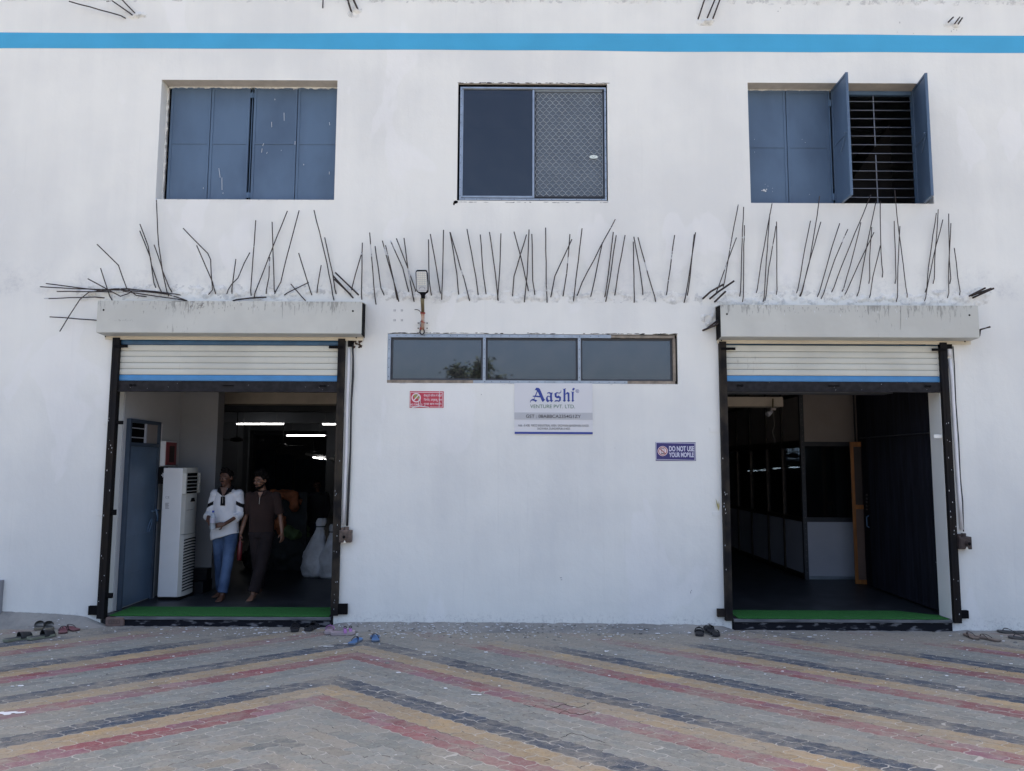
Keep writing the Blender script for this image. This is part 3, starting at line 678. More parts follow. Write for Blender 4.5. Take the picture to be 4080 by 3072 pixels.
# thin black frame painted as the shade of the gap round the window
frame('gap_shade_frame', W2[0]+0.002, W2[1]-0.002, W2[2]+0.002, W2[3]-0.002, 0.012, 0.03, 0.09, M['gap'], w2)
mx_ = c2(1304, 900).x
frame('sash', c2(846, 900).x+0.004, mx_+0.012, c2(1100, 1245, .03).z, c2(1100, 552, .03).z, 0.022, 0.026, 0.050, M['alu'], w2)
frame('sash', mx_+0.014, c2(1755, 900).x-0.006, c2(1500, 1245, .06).z, c2(1500, 558, .06).z, 0.024, 0.054, 0.076, M['aludark'], w2)
box('sash_rail', M['alu'], mx_+0.014, c2(1745, 900).x-0.006, 0.050, 0.053, c2(1500, 577, .05).z, c2(1500, 561, .05).z, w2)
box('window_pane', M['glass_dark'], c2(862, 900, .04).x, mx_-0.008, 0.036, 0.040, c2(1100, 1236, .04).z, c2(1100, 566, .04).z, w2)
box('window_pane', M['glass_frost'], mx_+0.030, c2(1740, 900, .06).x-0.004, 0.064, 0.068, c2(1500, 1240, .06).z, c2(1500, 570, .06).z, w2)
gx0, gx1, gz0, gz1 = c2(1316, 900, .05).x, c2(1738, 900, .05).x, c2(1500, 1238, .05).z, c2(1500, 584, .05).z
b = MB(); ncol = 10.6; pw = (gx1-gx0)/ncol; nrow = 30; ph = (gz1-gz0)/nrow/1.0
rows = int((gz1-gz0)/(ph))
cols = int(ncol*2)+1
# each wire runs down in a zigzag; neighbours touch at short vertical knots
for cidx in range(0, 12):
    P = []
    for rr in range(rows+1):
        x = gx0 + pw*(cidx + (0.25 if rr % 2 == 0 else -0.25)) - 0.0
        z = gz1 - rr*ph
        k = ph*0.13
        for zz in (z+k, z-k):
            if gz0-0.001 <= zz <= gz1+0.001: P.append((max(gx0, min(gx1, x)), 0.048, zz))
    if len(P) > 2: b.loft(P, 0.0024, 4)
    P = []
    for rr in range(rows+1):
        x = gx0 + pw*(cidx+0.5 + (-0.25 if rr % 2 == 0 else 0.25))
        z = gz1 - rr*ph
        for zz in (z+ph*0.13, z-ph*0.13):
            if gz0-0.001 <= zz <= gz1+0.001: P.append((max(gx0, min(gx1, x)), 0.050, zz))
    if len(P) > 2 and cidx < 11: b.loft(P, 0.0024, 4)
b.build('diamond_mesh', M['mesh'], w2)
p = c2(1683, 988, .045)
b = MB(); b.loft([(p.x, 0.046, p.z), (p.x, 0.042, p.z)], [(0.050, 0.021), (0.050, 0.021)], 20, ref=(0, 0, 1)); b.mi = 1
for sx_ in (-1, 1): b.loft([(p.x, 0.0415, p.z-0.012), (p.x+sx_*0.022, 0.0415, p.z+0.012)], 0.0014, 4)
b.build('oval_badge', [mat('pale_mint_badge', (0.72, 0.80, 0.76), 0.4), M['mark']], w2)
# screw heads along frames
b = MB()
for k in range(14):
    z = fz0+0.05+(fz1-fz0-0.1)*k/13; b.cyl((fx0+0.010, 0.0125, z), (fx0+0.010, 0.009, z), 0.0045, 6); b.cyl((fx1-0.010, 0.0125, z), (fx1-0.010, 0.009, z), 0.0045, 6)
for k in range(12):
    x = fx0+0.06+(fx1-fx0-0.12)*k/11; b.cyl((x, 0.0125, fz0+0.010), (x, 0.009, fz0+0.010), 0.0045, 6)
b.build('screw_heads', M['aludark'], w2)
b = MB(); p = c2(815, 1272); b.ell(p, (0.03, 0.015, 0.02), 1); b.ell(p+Vector((-0.02, 0, -0.02)), (0.012, 0.01, 0.02), 1); b.build('mortar_hole', M['gap'], w2)

# long strip window
w4 = bpy.data.objects.new('window', None); C.objects.link(w4); w4.parent = bld; w4['label'] = 'long three pane strip window between the doors'
def c5(x, y, Y=0.0): return pt(1350+x*s5, 800+y*s5, Y)
X0, X1, Z0, Z1 = W4
box('top_rail', M['alu'], X0+0.002, c5(1500, 745).x, 0.004, 0.10, Z1-0.042, Z1-0.004, w4, 0.001)
box('top_rail', M['tape'], c5(1500, 745).x+0.001, X1-0.03, 0.004, 0.10, Z1-0.040, Z1-0.010, w4)
box('bottom_rail', M['tape'], X0+0.002, c5(740, 990).x, 0.004, 0.10, Z0+0.002, Z0+0.034, w4)
box('bottom_rail', M['alu'], c5(740, 990).x+0.001, c5(1590, 990).x, 0.003, 0.10, Z0+0.002, Z0+0.034, w4)
box('bottom_rail', M['tape'], c5(1590, 990).x+0.001, X1-0.03, 0.004, 0.10, Z0+0.002, Z0+0.034, w4)
box('side_rail', M['alu'], X0+0.002, X0+0.036, 0.0035, 0.10, Z0+0.035, Z1-0.043, w4)
box('side_rail', M['tape'], X1-0.052, X1-0.022, 0.004, 0.10, Z0+0.035, Z1-0.043, w4)
box('frame_gap', M['gap'], X1-0.021, X1-0.001, 0.05, 0.10, Z0, Z1, w4)
m1x, m2x = c5(801, 870).x, c5(1325, 870).x
for xx in (m1x, m2x): box('mullion', M['alu'], xx-0.016, xx+0.016, 0.0045, 0.10, Z0+0.035, Z1-0.043, w4, 0.001)
for a, c in ((X0+0.036, m1x-0.016), (m1x+0.016, m2x-0.016), (m2x+0.016, X1-0.052)):
    frame('pane_bead', a+0.001, c-0.001, Z0+0.036, Z1-0.044, 0.020, 0.035, 0.07, M['aludark'], w4)
    box('window_pane', M['glass_strip'], a+0.021, c-0.021, 0.048, 0.053, Z0+0.056, Z1-0.064, w4)
b = MB()
for k in range(30):
    x = X0+0.10+(X1-X0-0.3)*(k+rnd.uniform(-.2, .2))/30
    if x < c5(1480, 0).x: b.cyl((x, 0.0045, Z1-0.022), (x, 0.000, Z1-0.022), 0.005, 6)
    if c5(760, 0).x < x < c5(1580, 0).x: b.cyl((x, 0.0035, Z0+0.018), (x, -0.001, Z0+0.018), 0.005, 6)
for k in range(5):
    for xx in (m1x, m2x, X0+0.018): z = Z0+0.07+(Z1-Z0-0.14)*k/4; b.cyl((xx, 0.0045, z), (xx, -0.001, z), 0.005, 6)
b.build('screw_heads', M['aludark'], w4)
def edge_chips(x0, x1, z, parent, seed, side=-1, n=60, Y=-0.001, mt='gap', s=1.0):
    b = MB(); r = random.Random(seed)
    for k in range(n):
        x = r.uniform(x0, x1); b.ell((x, Y, z+side*r.uniform(0, 0.008)), (r.uniform(0.006, 0.04)*s, 0.0025, r.uniform(0.002, 0.005)*s), 1)
    return b.build('edge_chips', M[mt], parent)
edge_chips(X0, X1, Z1+0.003, w4, 1, 1, 60); edge_chips(X0+0.1, X1, Z0-0.003, w4, 2, -1, 50, mt='scar', s=1.3); edge_chips(X1-0.25, X1, Z1+0.002, w4, 4, 1, 30)
edge_chips(W2[0], W2[1], W2[3]+0.002, w2, 5, 1, 60); edge_chips(W2[0], W2[1], W2[2]-0.015, w2, 6, -1, 26, mt='mark'); edge_chips(W1[0], W1[1], W1[2]-0.002, w1, 7, -1, 30, mt='scar')

# stone steps under the doors
for (x0, x1) in ((-4.30, -1.96), (2.42, 4.80)):
    box('door_step', M['step'], x0, x1, -0.012, 0.3, -0.3, 0.013, bld, 0.004)
    box('step_nosing', M['stepedge'], x0, x1, -0.028, 0.3, 0.0135, FLOOR-0.004, bld, 0.004)
# small stains and old fixing marks on the wall
b = MB()
def mark(px, py, w, h): p = pt(px, py); b.box(p.x-w/2, p.x+w/2, -0.0025, 0.001, p.z-h/2, p.z+h/2)
for (x, y) in ((308, 604), (348, 604), (308, 658), (348, 658)):
    for dx in (-4, 3):
        for dy in (-3, 3): mark(1350+(x+dx)*s5, 800+(y+dy)*s5, 0.008, 0.010)
for (x, y, w, h) in ((2235, 2302, .022, .006), (2237, 2310, .018, .005), (2752, 2360, .006, .022), (2755, 2352, .01, .006), (3585, 90, .006, .02), (3100, 45, .012, .006), (3110, 32, .01, .005), (3575, 128, .006, .005), (3640, 133, .006, .006), (3790, 125, .004, .02), (3800, 118, .01, .006), (3812, 120, .004, .014), (1735, 1326, .05, .004), (1918, 1572, .008, .008), (2450, 1785, .006, .004), (3730, 2240, .01, .005), (3800, 2300, .006, .004)):
    mark(x, y, w, h)
b.build('wall_marks', M['mark'], bld)
# pilaster edge at the far left
p = pt(2, 2430); box('corner_pilaster', M['inwall'], p.x-0.4, p.x+0.018, -0.05, 0.0, GZ(-5.6), pt(2, 2310).z, bld)
# whitewashed hold-fast clips
for (x0, y0, x1, y1) in ((2827, 1704, 2864, 1722), (2839, 2038, 2873, 2056), (386, 2044, 416, 2054), (411, 1683, 440, 1690), (3720, 1731, 3752, 1746)):
    pbox('holdfast_clip', M['wall'], R(x0, y0, x1, y1), -0.008, 0.0, bld, 0.001)
# ================================================================ ROLLING SHUTTERS
def cr4(x, y, Y=0.0): return pt(100+x*s4, 750+y*s4, Y)
def cr6(x, y, Y=0.0): return pt(2680+x*s6, 750+y*s6, Y)
def rolling_shutter(side):
    L = side == 'left'
    cc = cr4 if L else cr6
    t = thing('rolling_shutter', 'half raised cream rolling shutter over the left doorway with the two walking men' if L else
              'half raised cream rolling shutter over the right doorway, black guide rails beside it', 'rolling shutter', group='rolling shutters over the doorways')
    D = 0.22
    if L: fx0, fx1 = cc(453, 800, -D).x, cc(2120, 800, -D).x; zt, zb = cc(1300, 711, -D).z, cc(1300, 910, -D).z; bx0, bx1 = cc(513, 945).x, cc(2132, 945).x; zl, zw = cc(1300, 956, -0.03).z, cc(1300, 936, -0.03).z
    else: fx0, fx1 = cc(302, 800, -D).x, cc(1925, 800, -D).x; zt, zb = cc(1300, 737, -D).z, cc(1300, 937, -D).z; bx0, bx1 = cc(275, 970).x, cc(1866, 970).x; zl, zw = cc(1300, 982, -0.03).z, cc(1300, 961, -0.03).z
    b = MB()   # folded hood sheet: top, front, sloping underside, flange
    th = 0.006
    b.hexa([(fx0, -D, zt-th), (fx1, -D, zt-th), (fx1, 0, zt-th+0.02), (fx0, 0, zt-th+0.02), (fx0, -D, zt), (fx1, -D, zt), (fx1, 0, zt+0.02), (fx0, 0, zt+0.02)])
    nseg = 24
    for i in range(nseg):      # slightly dented front sheet
        xa = fx0+(fx1-fx0)*i/nseg; xb = fx0+(fx1-fx0)*(i+1)/nseg
        for j in range(3):
            za = zb+(zt-zb)*j/3; zc = zb+(zt-zb)*(j+1)/3
            def dy(x, z):
                e = 0 if (z <= zb+1e-4 or z >= zt-1e-4) else 1
                return -D + e*0.005*mn.noise((x*1.7, z*5, 2 if L else 6))
            b.hexa([(xa, dy(xa, za), za), (xb, dy(xb, za), za), (xb, dy(xb, za)+th, za), (xa, dy(xa, za)+th, za), (xa, dy(xa, zc), zc), (xb, dy(xb, zc), zc), (xb, dy(xb, zc)+th, zc), (xa, dy(xa, zc)+th, zc)])
    bmesh.ops.remove_doubles(b.bm, verts=b.bm.verts[:], dist=1e-5)
    b.build('hood', M['hoodL'], t)
    b = MB(); b.hexa([(fx0+0.004, -D+0.008, zb-0.004), (fx1-0.004, -D+0.008, zb-0.004), (bx1-0.01, -0.036, zw), (bx0+0.01, -0.036, zw), (fx0+0.004, -D+0.008, zb+0.002), (fx1-0.004, -D+0.008, zb+0.002), (bx1-0.01, -0.036, zw+0.006), (bx0+0.01, -0.036, zw+0.006)])
    b.build('hood_underside', M['hood'], t)
    box('hood_flange', M['cream'], bx0, bx1, -0.035, -0.025, zl, zw+0.006, t, 0.001)
    # end plates; the black one paints the shade inside an open end
    for (xe, dark) in ((fx0, not L), (fx1, L)):
        s = 0.004 if xe == fx0 else -0.004
        b = MB(); b.prism([(-D+0.007, zb+0.003), (-D+0.007, zt-0.007), (-0.001, zt+0.010), (-0.001, zw)], xe+s, xe+s*3, 'x')
        b.build('hood_end_plate_or_shade', M['black'] if dark else M['hood'], t)
    # scratches and paint runs that ran over the front sheet
    b = MB(); rr = random.Random(3 if L else 8)
    for (x, y0_, y1_) in (((1620, 716, 862), (1698, 740, 800)) if L else ((1436, 742, 890), (1233, 742, 790))):
        b.loft([cc(x, y0_, -D-.001), cc(x-1, y1_, -D-.001)], [(.0030, .001), (.0018, .001)], 5)
    for k in range(90):
        u = rr.gauss(.45, .24); 
        if not .02 < u < .98: continue
        x = fx0+(fx1-fx0)*u; z = zt-abs(rr.gauss(0, .045))-.01; h = rr.uniform(.008, .035); b.mi = 0 if rr.random() < .8 else 1
        b.loft([(x, -D-.0012, z), (x+rr.uniform(-.004, .004), -D-.0012, max(zb+.01, z-h))], [(rr.uniform(.0015, .0045), .001), (.001, .001)], 5)
    if L:
        b.mi = 0
        for k in range(26): q = cc(1100+rr.uniform(-16, 28), 720+rr.uniform(0, 34), -D-.001); b.ell(q, (rr.uniform(.003, .012), .001, rr.uniform(.002, .008)), 1)
        for k in range(22): q = cc(rr.gauss(600, 55), 832+rr.gauss(0, 5), -D-.001); b.ell(q, (rr.uniform(.002, .007), .001, rr.uniform(.001, .004)), 1)
    stuff(b.build('paint_runs', [M['hoodstain'], M['splash']], t))
    # small bolts and drip tabs
    b = MB()
    for xx in ((bx0+0.012 if L else bx0+0.045), bx1-0.075):
        b.cyl((xx, -0.05, zw+0.03), (xx, -0.05, zw-0.012), 0.007, 6)
    for xx in (fx0+0.07, fx1-0.10): b.cyl((xx, -D-0.004, zb+0.42*(zt-zb)+0.10), (xx, -D+0.001, zb+0.42*(zt-zb)+0.10), 0.011, 8)
    b.build('hood_bolts', M['black'], t)
    # drum just behind the hood underside
    b = MB(); b.cyl((fx0+0.04, -0.09, zt-0.16), (fx1-0.04, -0.09, zt-0.16), 0.09, 20); b.build('roll_drum', M['slatnavy'], t, smooth=False)
    # guides
    if L:
        g = ((pt(458, 1368).x, pt(484, 1368).x, pt(392, 2455).x, pt(423, 2455).x), (pt(1352, 1368).x, pt(1378, 1368).x, pt(1318, 2448).x, pt(1351, 2448).x))
    else:
        g = ((pt(2864, 1372).x, pt(2890, 1372).x, pt(2884, 2467).x, pt(2914, 2467).x), (pt(3744, 1372).x, pt(3772, 1372).x, pt(3785, 2470).x, pt(3814, 2470).x))
    gx = []
    ztop = zl+0.02
    zbot = [pt(400, 2462).z, pt(1330, 2450).z] if L else [pt(2895, 2470).z, pt(3800, 2480).z]
    for k, (a, c, d, e) in enumerate(g):
        x0 = (a+d)/2; x1 = (c+e)/2; wdt = 0.078
        xc = (x0+x1)/2; x0, x1 = xc-wdt/2, xc+wdt/2; gx.append((x0, x1))
        b = MB()
        b.box(x0, x0+0.005, -0.05, 0.03, zbot[k], ztop); b.box(x1-0.005, x1, -0.05, 0.03, zbot[k], ztop)
        b.box(x0+0.005, x1-0.005, -0.05, -0.045, zbot[k], ztop); b.box(x0+0.030, x0+0.034, -0.053, -0.0502, zbot[k]+0.01, ztop-0.01)
        o = b.build('guide_rail', M['guidewear'] if k == (1 if L else 0) else M['guide'], t)
        # foot plate and top stop
        sgn = -1 if k == 0 else 1
        fx = x0 if k == 0 else x1
        zc = pt(*( (28, 0) if False else (0, 2430))).z if False else None
        zf0, zf1 = (pt(370, 2448).z, pt(370, 2412).z) if (L and k == 0) else (pt(1366, 2446).z, pt(1366, 2404).z) if L else ((pt(2870, 2456).z, pt(2870, 2424).z) if k == 0 else (pt(3830, 2462).z, pt(3830, 2430).z))
        wid = 0.10 if L else 0.085
        b = MB(); b.box(min(fx, fx+sgn*wid), max(fx, fx+sgn*wid), -0.04, -0.001, zf0, zf1); b.build('foot_plate', M['guidewear'] if (not L and k == 0) else M['black'], t, bevel=0.003)
        ztb = cc(1300, 1003 if L else 1020).z
        ix = x1 if k == 0 else x0
        b = MB(); b.box(min(ix-sgn*0.10, ix+sgn*0.06), max(ix-sgn*0.10, ix+sgn*0.06), -0.062, -0.051, ztb-0.014, ztb+0.016); b.build('stop_bracket', M['black'], t, bevel=0.002)
    sx0, sx1 = gx[0][1]-0.01, gx[1][0]+0.01
    # slats
    ys = ([955, 988, 1020+6, 1060, 1100, 1138, 1176, 1214] if L else [984, 991, 1031, 1069, 1106, 1144, 1182, 1220])
    zs = [cc(1200, y+ (0 if L else 0), 0.0).z for y in ys]
    for i in range(7):
        za, zc = zs[i], zs[i+1]; h = za-zc
        mtl = M['slatnavy'] if i == 0 else (M['slatblue'] if i == 6 else M['slat'])
        b = MB(); n = 7
        prof = []
        for k in range(n+1):
            tt = k/n; yy = -0.006*math.sin(math.pi*tt)**0.7 if 0 < tt < 1 else 0.0
            prof.append((yy, zc+0.0021+(h-0.0042)*tt))
        poly = prof+[(0.010, prof[-1][1]), (0.010, prof[0][1])]
        b.prism(poly, sx0, sx1, 'x'); b.build('slat', mtl, t)
    box('slat_backing', M['gap'], sx0+0.001, sx1-0.001, 0.013, 0.016, zs[7], zs[0], t)
    # bottom rail with lock, handle, bolts
    z1r, z0r = cc(1200, 1216 if L else 1221).z, cc(1200, 1283 if L else 1285).z
    br = box('bottom_rail', M['rail'], sx0, sx1, -0.012, 0.012, z0r+0.012, z1r, t, 0.002)
    b = MB(); b.box(sx0-0.01, sx1+0.01, -0.035, 0.014, z0r, z0r+0.012); lip = b.build('rail_lip', M['rail'], t, bevel=0.002)
    xc = (cc(1283, 1240) if L else cc(1012, 1246)).x; zc = (z0r+z1r)/2+0.012
    b = MB(); b.cyl((xc-0.055, -0.024, zc), (xc+0.055, -0.024, zc), 0.006, 8); b.cyl((xc-0.055, -0.024, zc), (xc-0.055, -0.012, zc), 0.006, 6); b.cyl((xc+0.055, -0.024, zc), (xc+0.055, -0.012, zc), 0.006, 6)
    o = b.build('pull_handle', M['black'], br)
    for xx in ((cc(685, 1240).x, cc(1880, 1248).x) if L else (cc(425, 1245).x, cc(1605, 1247).x)):
        b = MB(); b.cyl((xx-0.03, -0.024, zc), (xx-0.03, -0.010, zc), 0.014, 10); b.cyl((xx+0.018, -0.024, zc), (xx+0.018, -0.010, zc), 0.014, 10); b.box(xx-0.03, xx+0.02, -0.018, -0.0125, zc-0.009, zc+0.009)
        b.build('rail_lock', M['black'], br)
    # paint speckle on rail
    b = MB()
    for k in range(9):
        b.ell((rnd.uniform(sx0+0.05, sx1-0.05), -0.0125, rnd.uniform(z0r+0.02, z1r-0.005)), (0.0022, 0.001, 0.003), 1)
    for k in range(30):
        kk = rnd.choice([0, 1]); b.ell((rnd.uniform(gx[kk][0]+0.008, gx[kk][1]-0.008), -0.0505, rnd.uniform(0.1, 2.2)), (0.003, 0.001, rnd.uniform(0.004, 0.012)), 1)
    b.build('paint_speckle', M['splash'], t)
    return t, gx
shL, gL = rolling_shutter('left')
shR, gR = rolling_shutter('right')
# inner brackets of the left guide seen against the white jamb
for (x0, y0, x1, y1) in ((467, 1677, 492, 1691), (421, 2362, 451, 2382), (446, 2030, 465, 2052)):
    pbox('guide_bracket', M['black'], R(x0, y0, x1, y1), -0.03, 0.0, shL)

# door-side cable and conduit runs, key switch boxes
def switch_box(label, r, mt, knob, tri, cabx, top, yb=-0.085):
    t = thing('key_switch_box', label, 'switch box', group='key switch boxes of the shutters')
    x0, x1, z0, z1 = r; g = MB(); g.box(x0, x1, yb, -0.002, z0, z1); g.build('box_body', mt, t, bevel=0.006)
    b = MB(); b.box(x0+0.012, x1-0.012, yb-0.006, yb-0.0005, z0+0.012, z1-0.012); b.build('cover_plate', mt, t, bevel=0.004)
    k = pt(*knob, yb-0.01)
    b = MB(); b.cyl((k.x, yb-0.007, k.z), (k.x, yb-0.022, k.z), 0.030, 20); b.cyl((k.x, yb-0.0225, k.z), (k.x, yb-0.030, k.z), 0.022, 20); b.build('knob_collar', mt, t)
    b = MB(); b.cyl((k.x, yb-0.0305, k.z), (k.x, yb-0.034, k.z), 0.017, 18); b.build('key_lock', M['black'], t)
    q = pt(*tri, yb-0.008)
    b = MB(); b.prism([(q.x-0.017, q.z-0.014), (q.x+0.017, q.z-0.014), (q.x, q.z+0.018)], yb-0.0085, yb-0.0062); b.build('warning_triangle', M['label'], t)
    b = MB(); b.cyl((x0+0.03, -0.045, z1+0.0), (x0+0.03, -0.045, z1+0.028), 0.022, 10); b.cyl((cabx, -0.040, z1), (cabx, -0.040, z1+0.035), 0.026, 12); b.build('cable_gland', mt, t)
    return t
rb = R(1351, 2113, 1399, 2162, -0.085)
switch_box('brown key switch box right of the left doorway, level with the white sacks', rb, M['switch'], (1372, 2139), (1373, 2158), pt(1381, 2100, -0.04).x, None)
rb2 = R(3822, 2139, 3873, 2189, -0.085)
switch_box('dark brown key switch box beside the right guide rail of the right doorway', rb2, M['switch2'], (3858, 2166), (3853, 2184), pt(3838, 2120, -0.04).x, None)
box('switch_bracket', M['switch2'], gR[1][1]+0.001, rb2[0]-0.001, -0.06, -0.01, rb2[2]+0.02, rb2[3]-0.004, shR, 0.004)
b = MB()
P = [pt(x, y, -0.022) for x, y in ((1405, 1372), (1407, 1430), (1406, 1500), (1400, 1600), (1398, 1680), (1396, 1800), (1391, 1900), (1387, 2000), (1383, 2095))]
b.loft(P, [0.010, 0.010, 0.013, 0.010, 0.010, 0.010, 0.0135, 0.0135, 0.0135], 8)
tag(b.build('black_cable', M['rubber'], smooth=True), 'black cable running down from the left shutter to its key switch box', 'cable', 'cables down to the switch boxes')
b = MB(); P = [pt(x, y, -0.016) for x, y in ((1391, 1386), (1389, 1480), (1384, 1600), (1380, 1800), (1374, 1960), (1368, 2090))]
b.loft(P, (0.017, 0.012), 8, power=0.6)
tag(b.build('flat_conduit', M['conduit'], smooth=True), 'white flat conduit between the left doorway guide rail and the black cable', 'conduit', 'white conduits by the doorways')
b = MB()
P = [pt(x, y, -0.022) for x, y in ((3797, 1380), (3802, 1450), (3808, 1600), (3820, 1760), (3826, 1900), (3836, 2000), (3839, 2118))]
b.loft(P, 0.0065, 6)
tag(b.build('black_cable', M['rubber'], smooth=True), 'thin black cable running down the wall right of the right doorway', 'cable', 'cables down to the switch boxes')
b = MB(); P = [pt(x, y, -0.02) for x, y in ((3784, 1430), (3793, 1500), (3800, 1640), (3810, 1800), (3820, 1950), (3832, 2110))]
b.loft(P, 0.019, 10); q = pt(3783, 1420, -0.02); b.loft([q, q+Vector((0.0, 0, 0.10))], 0.024, 10)
tag(b.build('round_conduit', M['conduit'], smooth=True), 'white round conduit pipe right of the right doorway guide rail', 'conduit', 'white conduits by the doorways')
# rusty lump under the hood end
b = MB(); q = pt(1425, 1368)
for k in range(16): b.ell((q.x+rnd.uniform(-.05, .05), rnd.uniform(-0.02, 0.0), q.z+rnd.uniform(-.05, .03)), (rnd.uniform(.008, .02), .012, rnd.uniform(.008, .018)), 1)
b.build('rusted_bracket', mat('dark_rust', (0.06, 0.035, 0.022), 0.9, var=0.5, scale=30), shL)
b = MB(); b.box(pt(1388, 1372).x, pt(1410, 1372).x, -0.03, -0.002, pt(1390, 1382).z, pt(1390, 1356).z); b.build('cable_entry', M['black'], shL)
b = MB(); b.box(gR[1][0], gR[1][1]+0.06, -0.045, -0.002, pt(3790, 1392).z, pt(3790, 1374).z); b.build('cable_entry', M['black'], shR)

# ---- LED lamp on its short pole
lt = thing('led_wall_lamp', 'flat rectangular LED lamp head with black rim on a short pole above the strip window', 'lamp')
def cl(x, y, Y=0.0): return pt(1600+x*0.18, 1050+y*0.18, Y)
YL = -0.42     # the arm leans out from the wall
def yl(y):     # depth along the arm
    return -0.05 + (YL+0.05)*max(0, min(1, (1500-y)/1000.0))*0.55
def lamp_loop(pts, Y): return [(cl(x, y, Y).x, cl(x, y, Y).z) for x, y in pts]
outer = [(330,150),(350,138),(540,138),(562,150),(575,200),(592,440),(592,600),(570,635),(530,655),(515,690),(515,765),(430,765),(425,700),(400,655),(345,620),(325,590),(318,440),(305,200),(312,165)]
YH = -0.26
b = MB(); b.prism(lamp_loop(outer, YH), YH, YH+0.045); b.build('lamp_housing', M['black'], lt, bevel=0.006)
inner = [(325,195),(340,175),(530,172),(550,190),(572,440),(572,575),(555,610),(535,628),(385,628),(355,605),(338,570),(332,440)]
b = MB(); b.prism(lamp_loop(inner, YH-0.004), YH-0.004, YH-0.0005); b.build('lens_panel', M['lampface'], lt)
b = MB()
for i in range(5):
    for j in range(7):
        p = cl(362+i*40+j*1.5, 205+j*42, YH-0.006); b.ell(p, (0.009, 0.003, 0.009), 1)
b.build('led_grid', M['led'], lt)
b = MB()
for x, y in ((378,255),(498,255),(392,437),(508,440),(378,190),(492,190),(345,250),(552,395),(335,300),(560,540)): b.ell(cl(x, y, YH-0.006), (0.003, 0.002, 0.003), 1)
c0 = cl(455, 560, YH-0.006)
for k in range(9):
    a0 = math.pi*k/8; b.ell((c0.x+0.030*math.cos(a0), c0.y, c0.z+0.022*math.sin(a0)), (0.006, 0.001, 0.005), 1)
for k in range(10): b.ell((c0.x-0.05+k*0.011, c0.y, c0.z-0.018), (0.004, 0.001, 0.004), 1)
b.build('lens_marks', M['mark'], lt)
b = MB(); b.loft([cl(462, 765, YH+0.02), cl(465, 900, -0.20), cl(470, 1090, -0.12)], [0.022, 0.020, 0.019], 12); b.build('pole', M['pole'], lt, smooth=True)
b = MB(); b.loft([cl(470, 1092, -0.12), cl(468, 1250, -0.06), cl(466, 1460, -0.02)], [0.020, 0.019, 0.019], 12); b.build('pole_foot', M['copper'], lt, smooth=True)
b = MB()
for (y, Y) in ((1085, -0.12), (1100, -0.118), (1112, -0.115)): c0 = cl(470, y, Y); b.loft([(c0.x+0.024*math.cos(a), c0.y+0.024*math.sin(a), c0.z+0.003*math.sin(2*a)) for a in [k*math.pi/6 for k in range(13)]], 0.004, 5)
b.loft([cl(430, 1290, -0.05), cl(455, 1270, -0.085), cl(480, 1310, -0.08), cl(520, 1312, -0.03)], 0.005, 5)
b.loft([cl(405, 1455, -0.02), cl(418, 1410, -0.05), cl(430, 1440, -0.05), cl(425, 1470, -0.03)], 0.006, 5)
b.loft([cl(440, 1110, -0.1), cl(425, 1090, -0.1)], 0.004, 5)
stuff(b.build('red_wire', M['redwire'], lt))
b = MB(); b.loft([cl(435, 1090, -0.11), cl(395, 1045, -0.06), cl(350, 1018, -0.02), cl(290, 1020, -0.004)], 0.004, 5); b.loft([cl(440, 1262, -0.07), cl(405, 1310, -0.05), cl(425, 1400, -0.04), cl(415, 1500, -0.03)], 0.004, 5)
c0 = cl(455, 1505, -0.03); b.loft([(c0.x+0.024*math.cos(a), -0.03, c0.z+0.032*math.sin(a)) for a in [k*math.pi/8 for k in range(17)]], 0.0075, 6)
stuff(b.build('black_wire', M['rubber'], lt))
for (y, h) in ((1315, .045), (1430, .045)):
    c0 = cl(465, y, -0.02); box('pole_clamp', M['wall'], c0.x-0.085, c0.x+0.085, -0.006, -0.001, c0.z-h/2, c0.z+h/2, lt)
    b = MB(); b.cyl((c0.x-0.05, -0.006, c0.z), (c0.x-0.05, -0.014, c0.z), 0.008, 6); b.cyl((c0.x+0.05, -0.006, c0.z), (c0.x+0.05, -0.014, c0.z), 0.008, 6); b.build('clamp_bolt', M['rubber'], lt)

